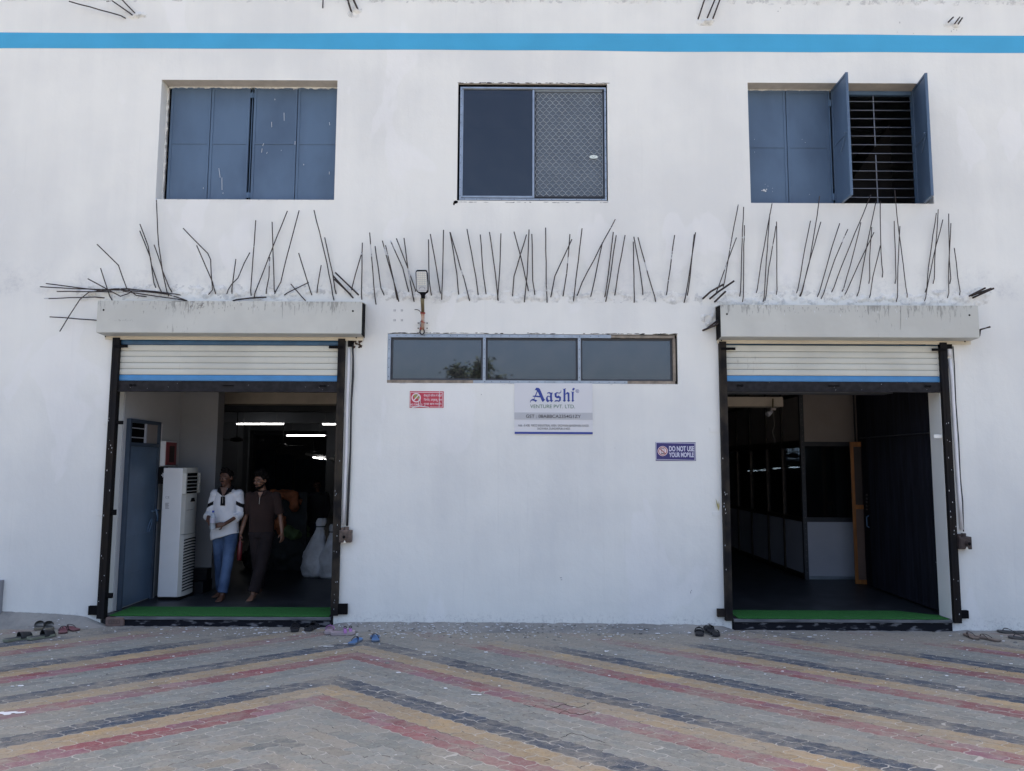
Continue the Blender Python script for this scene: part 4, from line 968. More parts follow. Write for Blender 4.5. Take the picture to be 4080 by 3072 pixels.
# ---- signs
BO = (2040, 1520); bs = 0.1537
sb = thing('company_board', 'white company board with blue blackletter name under the strip window', 'sign')
r = R(2049, 1527, 2361, 1731, -0.01)
pbox('board_panel', M['signwhite'], r, -0.010, -0.0005, sb)
pbox('grey_band', M['signgrey'], R(2050, 1644, 2361, 1672, -0.012), -0.0125, -0.0102, sb)
pbox('blue_band', M['signblue'], R(2051, 1721, 2361.5, 1729.5, -0.012), -0.0125, -0.0102, sb)
LOOPS = [
 [(625,162),(690,165),(720,190),(745,240),(835,455),(865,462),(800,535),(775,505),(735,415),(690,410),(603,400),(580,460),(655,490),(615,533),(570,500),(520,492),(490,510),(472,555),(470,510),(490,475),(530,452),(565,450),(590,400),(530,390),(550,368),(595,365),(645,245),(630,225),(590,222)],
 [(665,260),(715,372),(625,365)],
 [(905,295),(965,272),(1010,290),(1057,288),(1045,320),(1035,345),(1040,480),(1070,490),(1025,540),(985,500),(925,540),(885,500),(880,430),(900,395),(930,365),(985,385),(990,320),(950,305),(915,315)],
 [(935,392),(985,405),(990,475),(960,495),(930,460),(925,420)],
 [(1280,235),(1270,290),(1230,315),(1190,305),(1160,310),(1155,365),(1175,385),(1200,360),(1240,385),(1270,400),(1265,490),(1220,530),(1180,515),(1130,520),(1090,530),(1130,480),(1180,482),(1220,490),(1225,430),(1160,435),(1110,400),(1100,310),(1165,275),(1210,290),(1255,280),(1262,255),(1255,235)],
 [(1305,185),(1345,195),(1400,172),(1385,200),(1385,320),(1440,268),(1490,300),(1490,480),(1508,500),(1465,530),(1430,500),(1445,480),(1440,330),(1420,320),(1385,345),(1385,480),(1400,500),(1360,530),(1318,500),(1335,480),(1335,210)],
 [(1520,255),(1560,268),(1615,262),(1598,290),(1595,480),(1615,495),(1575,530),(1540,500),(1555,480),(1552,285)],
 [(1600,162),(1628,178),(1622,205),(1580,245),(1562,215),(1570,180)]]
glyphs('name_lettering', LOOPS, BO, bs, -0.0125, M['signblue'], sb)
ring = [[(1695+45*math.cos(a), 250+45*math.sin(a)) for a in [k*math.pi/12 for k in range(24)]], [(1695+37*math.cos(a), 250+37*math.sin(a)) for a in [k*math.pi/12 for k in range(24)]]]
glyphs('registered_ring', ring, BO, bs, -0.0125, M['signblue'], sb)
def bx(x0, y0, x1, y1): return (BO[0]+x0*bs, BO[1]+y0*bs, BO[0]+x1*bs, BO[1]+y1*bs)
text_mesh('registered_letter', 'R', bx(1676, 230, 1715, 272), -0.0125, M['signblue'], sb)
text_mesh('company_lettering', 'VENTURE PVT. LTD.', bx(472, 600, 1630, 692), -0.0125, M['signgreen'], sb, bold=0.0)
text_mesh('number_lettering', 'GST : 08ABBCA2354G1ZY', bx(362, 860, 1785, 945), -0.0150, M['signblack'], sb, bold=0.008)
text_mesh('address_lettering', 'Add. : E-43B,  RIICO INDUSTRIAL AREA, SAGWARA-BANSWARA RAOD,', bx(160, 1112, 1998, 1180), -0.0125, M['signblack'], sb, bold=0.0)
text_mesh('address_lettering', 'SAGWARA, DUNGARPUR-314025', bx(655, 1195, 1505, 1258), -0.0125, M['signblack'], sb, bold=0.0)

TO = (1620, 1545); ts = 160/2212.
def tb(x0, y0, x1, y1): return (TO[0]+x0*ts, TO[1]+y0*ts, TO[0]+x1*ts, TO[1]+y1*ts)
t2 = thing('tobacco_sign', 'small worn red no tobacco sign with hindi text left of the company board', 'sign')
pbox('sign_plate', M['red'], R(*tb(172, 190, 2040, 1105), -0.004), -0.004, -0.0005, t2)
def ringpoly(c, ro, ri, n=40): return [[(c[0]+ro*math.cos(a), c[1]+ro*math.sin(a)) for a in [k*2*math.pi/n for k in range(n)]], [(c[0]+ri*math.cos(a), c[1]+ri*math.sin(a)) for a in [k*2*math.pi/n for k in range(n)]]]
glyphs('border_line', [[(205,235),(1985,250),(2000,270),(1985,1075),(1290,1065),(1290,1040),(1965,1050),(1975,285),(240,262),(225,290),(215,1020),(500,1020),(500,1045),(190,1048)]], TO, ts, -0.006, M['pinkwhite'], t2)
glyphs('ban_disc', [[(400,390),(520,350),(650,380),(700,440),(710,560),(690,620),(560,600),(420,560)]], TO, ts, -0.0055, M['olive'], t2)
glyphs('ban_ring', ringpoly((530, 548), 258, 195), TO, ts, -0.0068, M['pinkwhite'], t2)
glyphs('ban_bar', [[(350,700),(400,730),(700,400),(650,370)]], TO, ts, -0.0072, M['pinkwhite'], t2)
text_mesh('english_lettering', 'NO TOBACCO', tb(225, 870, 870, 980), -0.0068, M['pinkwhite'], t2, bold=0.02)
for (s_, q) in (('\u092b\u0948\u0915\u094d\u091f\u094d\u0930\u0940 \u092a\u093f\u0930\u0938\u0930 \u092e\u0947\u0902 \u092c\u0940\u0921\u093c\u0940', (940, 340, 1945, 530)),
                ('\u093f\u0938\u0917\u0930\u0947\u091f, \u0924\u092e\u094d\u092c\u093e\u0915\u0942, \u092a\u093e\u0928', (950, 570, 1950, 770)),
                ('\u0917\u0941\u091f\u0916\u093e \u0916\u093e\u0928\u093e \u092e\u0928\u093e \u0939\u0948\u0964', (945, 800, 1915, 985))):
    text_mesh('hindi_lettering', s_, tb(*q), -0.0068, M['pinkwhite'], t2, bold=0.012)
b = MB()
for L_ in (((1810, 190), (1800, 600), (1790, 1085)), ((640, 1020), (665, 700), (700, 560)), ((755, 860), (752, 680)), ((300, 1090), (700, 1010), (1250, 1075))):
    P = [pt(TO[0]+x*ts, TO[1]+y*ts, -0.0078) for x, y in L_]; b.loft(P, (0.0045 if L_[0][0] < 400 else 0.0024, 0.0006), 6, ref=(0, 1, 0))
b.build('paint_runs', M['splash'], t2)

NO = (2600, 1750); ns = 190/2212.
def nb(x0, y0, x1, y1): return (NO[0]+x0*ns, NO[1]+y0*ns, NO[0]+x1*ns, NO[1]+y1*ns)
t3 = thing('mobile_sign', 'navy blue sign reading do not use your mobile, near the right doorway', 'sign')
pbox('sign_plate', M['navy'], R(*nb(140, 140, 2005, 1000), -0.004), -0.004, -0.0005, t3)
glyphs('border_line', [[(150,140),(1985,182),(1985,985),(150,945)], [(178,170),(1955,205),(1955,965),(178,925)]], NO, ns, -0.006, M['lilacwhite'], t3)
glyphs('ban_disc', [[(470+238*math.cos(a), 550+230*math.sin(a)) for a in [k*math.pi/20 for k in range(40)]]], NO, ns, -0.0055, M['pinkwhite'], t3)
glyphs('ban_ring', ringpoly((472, 550), 205, 172), NO, ns, -0.0064, M['darkred'], t3)
glyphs('phone_icon', [[(400,420),(545,420),(545,685),(400,685)], [(415,447),(530,447),(530,645),(415,645)]], NO, ns, -0.0068, M['signblack'], t3)
glyphs('ban_bar', [[(300,430),(335,408),(625,670),(590,695)]], NO, ns, -0.0072, M['darkred'], t3)
text_mesh('sign_lettering', 'DO NOT USE', nb(765, 318, 1925, 565), -0.0064, M['lilacwhite'], t3, bold=0.035)
text_mesh('sign_lettering', 'YOUR MOBILE', nb(762, 612, 1915, 835), -0.0064, M['lilacwhite'], t3, bold=0.035)

# dry leaf stuck behind the right door guide
b = MB()
for (a, c, wd) in (((98, 835), (82, 765), .006), ((98, 835), (96, 780), .007), ((100, 840), (106, 790), .004)):
    p0, p1 = pt(2800+a[0]*.6364, 1500+a[1]*.6364, -0.02), pt(2800+c[0]*.6364, 1500+c[1]*.6364, -0.03)
    b.loft([p0, p0.lerp(p1, .5), p1], [(0.002, .001), (wd, .0015), (0.001, .001)], 6)
tag(b.build('dry_sprig', M['leafdry']), 'dry yellowish sprig tucked behind the left guide rail of the right doorway', 'dried sprig')

# things seen behind the centre window
t = thing('glue_bottle', 'small blue capped bottle standing on the sill behind the centre window', 'bottle', (c2(1240, 1225, 0.13).x, 0.13, W2[2]+0.005))
x_, z_ = c2(1240, 1225, .13).x, W2[2]+0.003
b = MB(); b.loft([(x_, .13, z_), (x_, .13, z_+.06), (x_, .13, z_+.085)], [.019, .019, .008], 12); b.build('bottle_body', mat('cream_plastic', (.55, .50, .38), .4), t)
b = MB(); b.loft([(x_, .13, z_+.0855), (x_, .13, z_+.112)], [.010, .007], 10); b.build('bottle_cap', mat('blue_cap', (.05, .22, .38), .4), t)
b = MB(); x_ = c2(1165, 1220, .14).x; b.ell((x_, .14, z_+.03), (.055, .05, .034), 2); b.ell((x_+.03, .14, z_+.045), (.03, .03, .035), 2); b.ell((x_-.05, .14, z_+.018), (.04, .04, .018), 2)
tag(b.build('dark_pouch', mat('dark_blue_pouch', (.03, .035, .06), .7), smooth=True), 'dark blue pouch lying on the sill behind the centre window', 'pouch')
# ================================================================ GROUND AND PAVERS
def ground_mat(name, base, alt, dust=0.0):
    m, nt, p = new_mat(name)
    tc = N(nt, 'ShaderNodeTexCoord'); v = tc.outputs['Object']
    c = mixc(nt, maprange(nt, noise(nt, v, 1.2, 8, 0.7), 0.38, 0.65), base, alt)
    f = maprange(nt, noise(nt, v, 60, 4, 0.7), 0.60, 0.72)
    c = mixc(nt, math_node(nt, 'MULTIPLY', f, 0.5), c, tuple(a*0.6 for a in base))
    nt.links.new(c, p.inputs['Base Color']); p.inputs['Roughness'].default_value = 0.95
    bumpn(nt, noise(nt, v, 40, 8, 0.75), 0.6, 0.01, p); return m
M['earth'] = ground_mat('dusty_earth', (0.22, 0.20, 0.175), (0.16, 0.15, 0.13))
M['apron'] = ground_mat('mortar_and_dust', (0.285, 0.275, 0.25), (0.18, 0.178, 0.17))
def joint_mat():
    m, nt, p = new_mat('dust_filled_joint')
    tc = N(nt, 'ShaderNodeTexCoord'); v = tc.outputs['Object']
    f = maprange(nt, noise(nt, v, 4.5, 5, 0.7), 0.53, 0.60)
    c = mixc(nt, f, (0.37, 0.36, 0.325), (0.04, 0.037, 0.035))
    nt.links.new(c, p.inputs['Base Color']); p.inputs['Roughness'].default_value = 1.0
    bumpn(nt, noise(nt, v, 50, 4, 0.7), 0.5, 0.004, p); return m
M['joint'] = joint_mat()
def paver_mat():
    m, nt, p = new_mat('dusty_coloured_paver')
    at = N(nt, 'ShaderNodeAttribute'); at.attribute_name = 'pcol'; at.attribute_type = 'GEOMETRY'
    geo = N(nt, 'ShaderNodeNewGeometry'); v = geo.outputs['Position']
    sx = N(nt, 'ShaderNodeSeparateXYZ'); nt.links.new(v, sx.inputs[0])
    fine = noise(nt, v, 120, 3, 0.7); mid = noise(nt, v, 9, 6, 0.7); big = noise(nt, v, 0.8, 4, 0.6)
    # worn skin of the paver: pigment goes thin in blotches
    c = mixc(nt, maprange(nt, fine, 0.58, 0.72, 0, 0.55), at.outputs['Color'], (0.34, 0.35, 0.37))
    c = mixc(nt, maprange(nt, fine, 0.28, 0.42, 0.30, 0), c, (0.03, 0.03, 0.035))
    dust = (0.272, 0.253, 0.212)
    near = maprange(nt, sx.outputs['Y'], -1.25, -0.15, 0, 0.62)
    d = math_node(nt, 'ADD', maprange(nt, mid, 0.36, 0.72, 0.04, 0.56), maprange(nt, big, 0.40, 0.66, -0.12, 0.34))
    streak = noise(nt, mapping(nt, v, (3.2, 9, 1)), 2.2, 5, 0.65)
    d = math_node(nt, 'ADD', d, maprange(nt, streak, 0.5, 0.7, -0.08, 0.22))
    cx = maprange(nt, math_node(nt, 'ABSOLUTE', math_node(nt, 'ADD', sx.outputs['X'], 0.2), None), 0.5, 2.6, 0.16, 0)
    near2 = math_node(nt, 'ADD', near, cx)
    c = mixc(nt, math_node(nt, 'ADD', d, near2, True), c, dust)
    stain = maprange(nt, noise(nt, v, 2.1, 3, 0.5), 0.70, 0.74)
    c = mixc(nt, math_node(nt, 'MULTIPLY', stain, 0.25), c, (0.12, 0.10, 0.08))
    grit = noise(nt, v, 34, 5, 0.75)
    c = mixc(nt, maprange(nt, grit, 0.50, 0.70, 0, 0.42), c, (0.075, 0.073, 0.07))
    c = mixc(nt, maprange(nt, grit, 0.30, 0.46, 0.30, 0), c, (0.36, 0.35, 0.32))
    chip = maprange(nt, noise(nt, mapping(nt, v, (14, 26, 1)), 2.0, 2, 0.5), 0.735, 0.75)
    c = mixc(nt, math_node(nt, 'MULTIPLY', chip, 0.7), c, (0.50, 0.51, 0.52))
    nt.links.new(c, p.inputs['Base Color']); p.inputs['Roughness'].default_value = 0.88; p.inputs['Specular IOR Level'].default_value = 0.3
    a = bumpn(nt, noise(nt, v, 22, 4, 0.6), 0.3, 0.006, p)
    bumpn(nt, noise(nt, v, 160, 4, 0.7), 0.5, 0.003, p, a)
    return m
M['paver'] = paver_mat()

# wide ground: one sheet to the horizon, with paved court as its child
b = MB(); bm = b.bm
xs = [-600, -60, -20, -9, 0, 9, 20, 60, 600]; ys = [-900, -120, -30, -14, -7, 0.25, 60, 300, 900]
V = [[bm.verts.new((x, y, GZ(max(-9, min(9, x)))-0.016)) for y in ys] for x in xs]
for i in range(len(xs)-1):
    for j in range(len(ys)-1): bm.faces.new((V[i][j], V[i+1][j], V[i+1][j+1], V[i][j+1]))
ground = struct(b.build('ground', M['earth'], smooth=False))
court = bpy.data.objects.new('paved_court', None); C.objects.link(court); court['kind'] = 'structure'
b = MB(); b.hexa([(-9, -7.2, GZ(-9)-0.010), (9, -7.2, GZ(9)-0.010), (9, 0.24, GZ(9)-0.010), (-9, 0.24, GZ(-9)-0.010), (-9, -7.2, GZ(-9)-0.0014), (9, -7.2, GZ(9)-0.0014), (9, 0.24, GZ(9)-0.0014), (-9, 0.24, GZ(-9)-0.0014)])
b.build('joint_sand', M['joint'], court)

XR = -1.4477; WP = 0.1140; YS_ = 0.840       # ridge line of the chevrons, paver width, squeeze
I2 = 1/math.sqrt(2)
def wave(t):      # interlocking edge, period = paver width
    return [(0, 0), (0.25, 0.0095), (0.75, -0.0095)]
def paver_outline():
    W = WP; L = 2*WP; g = 0.0022; P = []
    for k in range(2):
        for t, d in wave(0): P.append((k*W+t*W, 0+d+g, 'b'))
    for t, d in wave(0): P.append((L-g+d, t*W, 'r'))
    P.append((L-g, W-g, 't'))
    for k in (1, 0):
        for t, d in reversed(wave(0)[1:]): P.append((k*W+t*W, W+d-g, 't'))
        P.append((k*W, W-g, 't'))
    for t, d in reversed(wave(0)[1:]): P.append((0+g+d, t*W, 'l'))
    # top-edge starts at the far corner
    out = [(a, c) for a, c, _ in P]
    o2 = []
    for q in out:
        q = (min(max(q[0], g-0.0100), L-g+0.0100), q[1])
        if not o2 or (abs(q[0]-o2[-1][0])+abs(q[1]-o2[-1][1])) > 0.004: o2.append(q)
    return o2
OUT = paver_outline()
# drop midpoint (zero) vertices to keep each piece cheap
def to_world(p, q):     # ideal herringbone axes -> ground
    X = (p-q)*I2; Y = -(p+q)*I2
    return XR+X, Y*YS_+Y0
BEDGE = 1.903
Y0 = 0.0
ROWCOL = {}
BLUE, TAN, RED, GREY = (0.036, 0.055, 0.086), (0.310, 0.228, 0.125), (0.225, 0.078, 0.086), (0.190, 0.206, 0.193)
# row index k at the ridge; grey/blue edge measured at Y=-2.192 -> k0
def rowcolour(k, r):
    kk = k - K0
    if 6 <= kk < 14:                      # wide grey heart with a few stray coloured pavers
        r = rnd.random(); return GREY if (kk < 9 or r < 0.86) else (SLATE if r < 0.93 else SAND)
    kk = (kk-14) % 10 if kk >= 14 else kk % 10
    base = BLUE if kk < 2 else TAN if kk < 4 else RED if kk < 6 else GREY
    return base
K0F = BEDGE/YS_/math.sqrt(2)/WP          # rows from the origin to a blue edge
K0 = round(K0F); Y0 = -(K0F-K0)*WP*math.sqrt(2)*YS_
SLATE, SAND = (0.11, 0.13, 0.135), (0.23, 0.215, 0.175)
def vary(c, base):
    s = rnd.uniform(0.86, 1.15)
    if base is GREY:
        r = rnd.random()
        if r < 0.10: c = (0.185, 0.205, 0.20)
        elif r < 0.18: c = (0.22, 0.22, 0.19)
    if base is RED and rnd.random() < 0.25: c = (0.23, 0.10, 0.13)
    if base is TAN and rnd.random() < 0.15: c = (0.37, 0.27, 0.14)
    g = sum(c)/3; t = rnd.uniform(0, 0.25)
    return tuple(max(0.01, (a*(1-t)+g*t)*s) for a in c)
def paver_geo(bm, arm, p0, q0, col, layer, origin=(0, 0, 0), tilt=(0, 0), dz=0.0):
    n = len(OUT); top = []; bot = []
    cx, cy = to_world(p0+(WP if arm == 'R' else WP/2), q0+(WP/2 if arm == 'R' else WP))
    for (a, c) in OUT:
        for lst, infl, zz in ((top, -0.0042, 0.0), (bot, 0.0004, -0.0016)):
            aa = a + (infl if a > WP else -infl); bb = c + (infl if c > WP/2 else -infl)
            p, q = (p0+aa, q0+bb) if arm == 'R' else (p0+bb, q0+aa)
            x, y = to_world(p, q)
            z = GZ(x)+zz+dz+tilt[0]*(x-cx)+tilt[1]*(y-cy)
            lst.append(bm.verts.new((x-origin[0], y-origin[1], z-origin[2])))
    if arm == 'R': top.reverse(); bot.reverse()
    F = [bm.faces.new(top)]
    for i in range(n): F.append(bm.faces.new((top[i], bot[i], bot[(i+1) % n], top[(i+1) % n])))
    mx_e = rnd.uniform(0.05, 0.60); e = tuple(a*(1-mx_e)+b_*mx_e for a, b_ in zip(col, (0.40, 0.39, 0.35)))
    for i, f in enumerate(F):
        cc = col if i == 0 else e
        for l in f.loops: l[layer] = (*cc, 1)
    return cx, cy
def in_view(x, y):
    if abs(x) > 9 or y < -7.1 or y > -0.02: return False
    return True
cells = []
K1, K2 = -70, 160
for k in range(K1, K2):
    for j in range(0, 110):
        p0, q0 = k*WP + 2*WP*j, k*WP                # right arm
        x, y = to_world(p0+WP, q0+WP/2)
        if in_view(x, y): cells.append(('R', p0, q0, k, x, y))
        p0, q0 = k*WP, (k+1)*WP + 2*WP*j            # left arm
        x, y = to_world(p0+WP/2, q0+WP)
        if in_view(x, y): cells.append(('L', p0, q0, k, x, y))
def px_of(x, y):
    d = Vector((x, y, GZ(x)))-CAM; f = d.dot(_f)
    return (PW/2+FPX*d.dot(_r)/f, PH/2-FPX*d.dot(_u)/f, f) if f > 0.1 else (-1, -1, 99)
vis = []
for c in cells:
    X, Y, f = px_of(c[4], c[5])
    if -40 < X < PW+40 and Y < PH+40: vis.append((f, c))
vis.sort(key=lambda t: t[0])
single = set(id(c) for f, c in vis[:300])
big = bmesh.new(); lay = big.loops.layers.float_color.new('pcol')
proto = {}
for c in cells:
    arm, p0, q0, k, x, y = c
    base = rowcolour(k, 0); tl = (rnd.gauss(0, 0.004), rnd.gauss(0, 0.004)); dz = rnd.uniform(-0.0006, 0.0012)
    if id(c) in single:
        key = (arm, base, rnd.randrange(7))
        if key not in proto:
            bmx = bmesh.new(); l2 = bmx.loops.layers.float_color.new('pcol')
            cx, cy = to_world(p0+(WP if arm == 'R' else WP/2), q0+(WP/2 if arm == 'R' else WP))
            o3 = (cx, cy, GZ(cx)); paver_geo(bmx, arm, p0, q0, vary(base, base), l2, o3, tl, 0)
            me = bpy.data.meshes.new('paver'); bmx.to_mesh(me); bmx.free(); me.materials.append(M['paver']); proto[key] = me
        cx, cy = to_world(p0+(WP if arm == 'R' else WP/2), q0+(WP/2 if arm == 'R' else WP))
        o = bpy.data.objects.new('paver', proto[key]); C.objects.link(o); o.parent = court; o.location = (cx, cy, GZ(cx)+dz)
    else:
        paver_geo(big, arm, p0, q0, vary(base, base), lay, (0, 0, 0), tl, dz)
me = bpy.data.meshes.new('pavers'); big.to_mesh(me); big.free(); me.materials.append(M['paver'])
o = bpy.data.objects.new('pavers', me); C.objects.link(o); o.parent = court; stuff(o)

# mortar apron heaped against the wall foot
def hprof(x):
    K = [(-9, .18), (-5.9, .165), (-5.5, .150), (-4.9, .125), (-4.62, .10), (-4.5, .045), (-4.40, 0), (-2.0, 0), (-1.93, .03), (-1.80, .055), (-1.2, .06), (0, .062), (1.2, .058), (2.1, .05), (2.30, .04), (2.42, 0.002), (4.85, 0), (4.95, .008), (6, 0.010), (9, .01)]
    for (a, h), (c, g) in zip(K, K[1:]):
        if a <= x <= c: t = (x-a)/(c-a); return h+(g-h)*t
    return 0
b = MB(); bm = b.bm; G = []
nx, ny = 620, 18
for i in range(nx+1):
    x = -7+14*i/nx; row = []
    wd = 0.20+0.06*max(0, min(1, (-4.4-x)/0.6)) + 0.07*mn.noise((x*0.9, 1, 1)) + (0.10 if -1.9 < x < 2.3 else 0)
    for j in range(ny+1):
        t = j/ny; y = 0.01-wd*t
        e = (1-t)**1.3
        h = hprof(x)*e + 0.010*(mn.fractal((x*6, y*9, 2), .9, 2, 5))*(1-t)**0.5 + 0.004 - 0.016*t
        if -4.32 < x < -1.95 or 2.42 < x < 4.81: h = min(h, 0.0045)
        row.append(bm.verts.new((x, y, GZ(x)+h)))
    G.append(row)
for i in range(nx):
    for j in range(ny): bm.faces.new((G[i][j], G[i][j+1], G[i+1][j+1], G[i+1][j]))
struct(b.build('mortar_apron', M['apron'], smooth=True))
# whitewash drips, crumbs and paper bits: nobody could count them
b = MB()
def gz(x, y): return GZ(x)+0.001
for k in range(1100):
    r_ = rnd.random()
    if r_ < 0.55: x = rnd.gauss(-0.6, 1.5); y = -abs(rnd.gauss(0.12, 0.16))-0.02
    elif r_ < 0.75: x = rnd.uniform(-5.6, 5.8); y = -rnd.uniform(0.05, 0.55)
    else: x = rnd.uniform(-5.5, 6); y = -rnd.uniform(0.3, 2.3)**1.0
    if (-4.35 < x < -1.95 or 2.4 < x < 4.85) and y > -0.05: continue
    wd = 0.22+(0.10 if -1.9 < x < 2.3 else 0); t = min(1, -y/wd)
    z = GZ(x)+max(0, hprof(x)*(1-t)**1.3-0.002)+0.003
    s = rnd.uniform(0.003, 0.011)*(1.6 if rnd.random() < 0.12 else 1)
    b.mi = 0 if rnd.random() < 0.72 else 1
    b.ell((x, y, z), (s*rnd.uniform(.8, 2), s*rnd.uniform(.6, 1.2), s*0.28 if b.mi == 0 else s*.7), 1)
stuff(tag(b.build('rubble_and_paint_specks', [M['splash'], M['apron']]), 'white paint specks and mortar crumbs scattered along the wall foot', 'debris'))
# paint splashes with a shape of their own
b = MB()
for (px, py, w_, d_) in ((1290, 2577, .16, .018), (1395, 2566, .10, .02), (1600, 2528, .10, .03), (2410, 2548, .05, .02), (2415, 2595, .045, .035), (40, 2848, .16, .05), (1900, 2770, .07, .02), (2345, 2550, .03, .01), (3830, 2735, .08, .012), (1690, 2610, .04, .03), (1705, 2600, .05, .015)):
    p = fl(px, py, GZ(0)-0.0); z = GZ(p.x)+0.0032
    for j in range(9): b.ell((p.x+rnd.uniform(-.5, .5)*w_, p.y+rnd.uniform(-.5, .5)*d_, z), (w_*rnd.uniform(.08, .30), d_*rnd.uniform(.2, .5), 0.0012), 1)
stuff(tag(b.build('whitewash_splashes', M['splash']), 'dried whitewash splashes on the coloured pavers', 'paint splashes'))
# cracked open joint, red paver near the middle
b = MB()
for L_ in ([(780,178),(870,185),(950,215),(1060,250),(1160,275),(1250,318),(1360,328),(1420,352),(1500,340),(1600,300),(1650,300)], [(950,215),(1040,195),(1060,175),(1140,155),(1230,185),(1330,200),(1400,215),(1460,205),(1530,172)], [(1170,285),(1090,300),(1050,335)],
           [(1080,768),(1180,740),(1200,715),(1280,682),(1380,718),(1480,725),(1580,775),(1660,805),(1760,815),(1900,870)], [(380,165),(450,175),(520,208),(600,195),(630,170)], [(770,1200),(880,1170)], [(20,425),(140,490)]):
    P = [fl(2000+x*.217, 2772+y*.217, GZ(0.5)+0.0010) for x, y in L_]; b.loft(P, [(0.0016+0.0014*((i*7) % 3)/2, 0.0012) for i in range(len(P))], 5, ref=(0, 0, 1))
b.build('open_cracks', M['gap'], court)
# brick lying by the left step
p = fl(418, 2497, GZ(-4.4)); q = fl(491, 2497, GZ(-4.2))
t = thing('clay_brick', 'dusty red clay brick lying at the left end of the left door step', 'brick', (p.x, p.y, GZ(p.x)))
bk = MB(); bk.box(p.x, q.x, p.y, p.y+0.11, GZ(p.x)+0.001, GZ(p.x)+0.098); bk.build('brick_body', M['brickred'], t, bevel=0.010)
cx, cz = (p.x+q.x)/2, GZ(p.x)+0.052
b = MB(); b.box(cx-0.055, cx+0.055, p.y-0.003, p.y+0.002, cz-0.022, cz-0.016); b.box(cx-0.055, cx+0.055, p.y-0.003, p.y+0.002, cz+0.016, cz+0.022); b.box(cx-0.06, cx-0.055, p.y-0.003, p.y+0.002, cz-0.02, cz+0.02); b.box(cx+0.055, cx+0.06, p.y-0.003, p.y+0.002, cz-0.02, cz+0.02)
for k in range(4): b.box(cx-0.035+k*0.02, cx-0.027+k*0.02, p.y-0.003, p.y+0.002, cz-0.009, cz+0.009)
b.build('brick_frog', mat('brick_shadowed_frog', (0.10, 0.07, 0.06), .95), t)

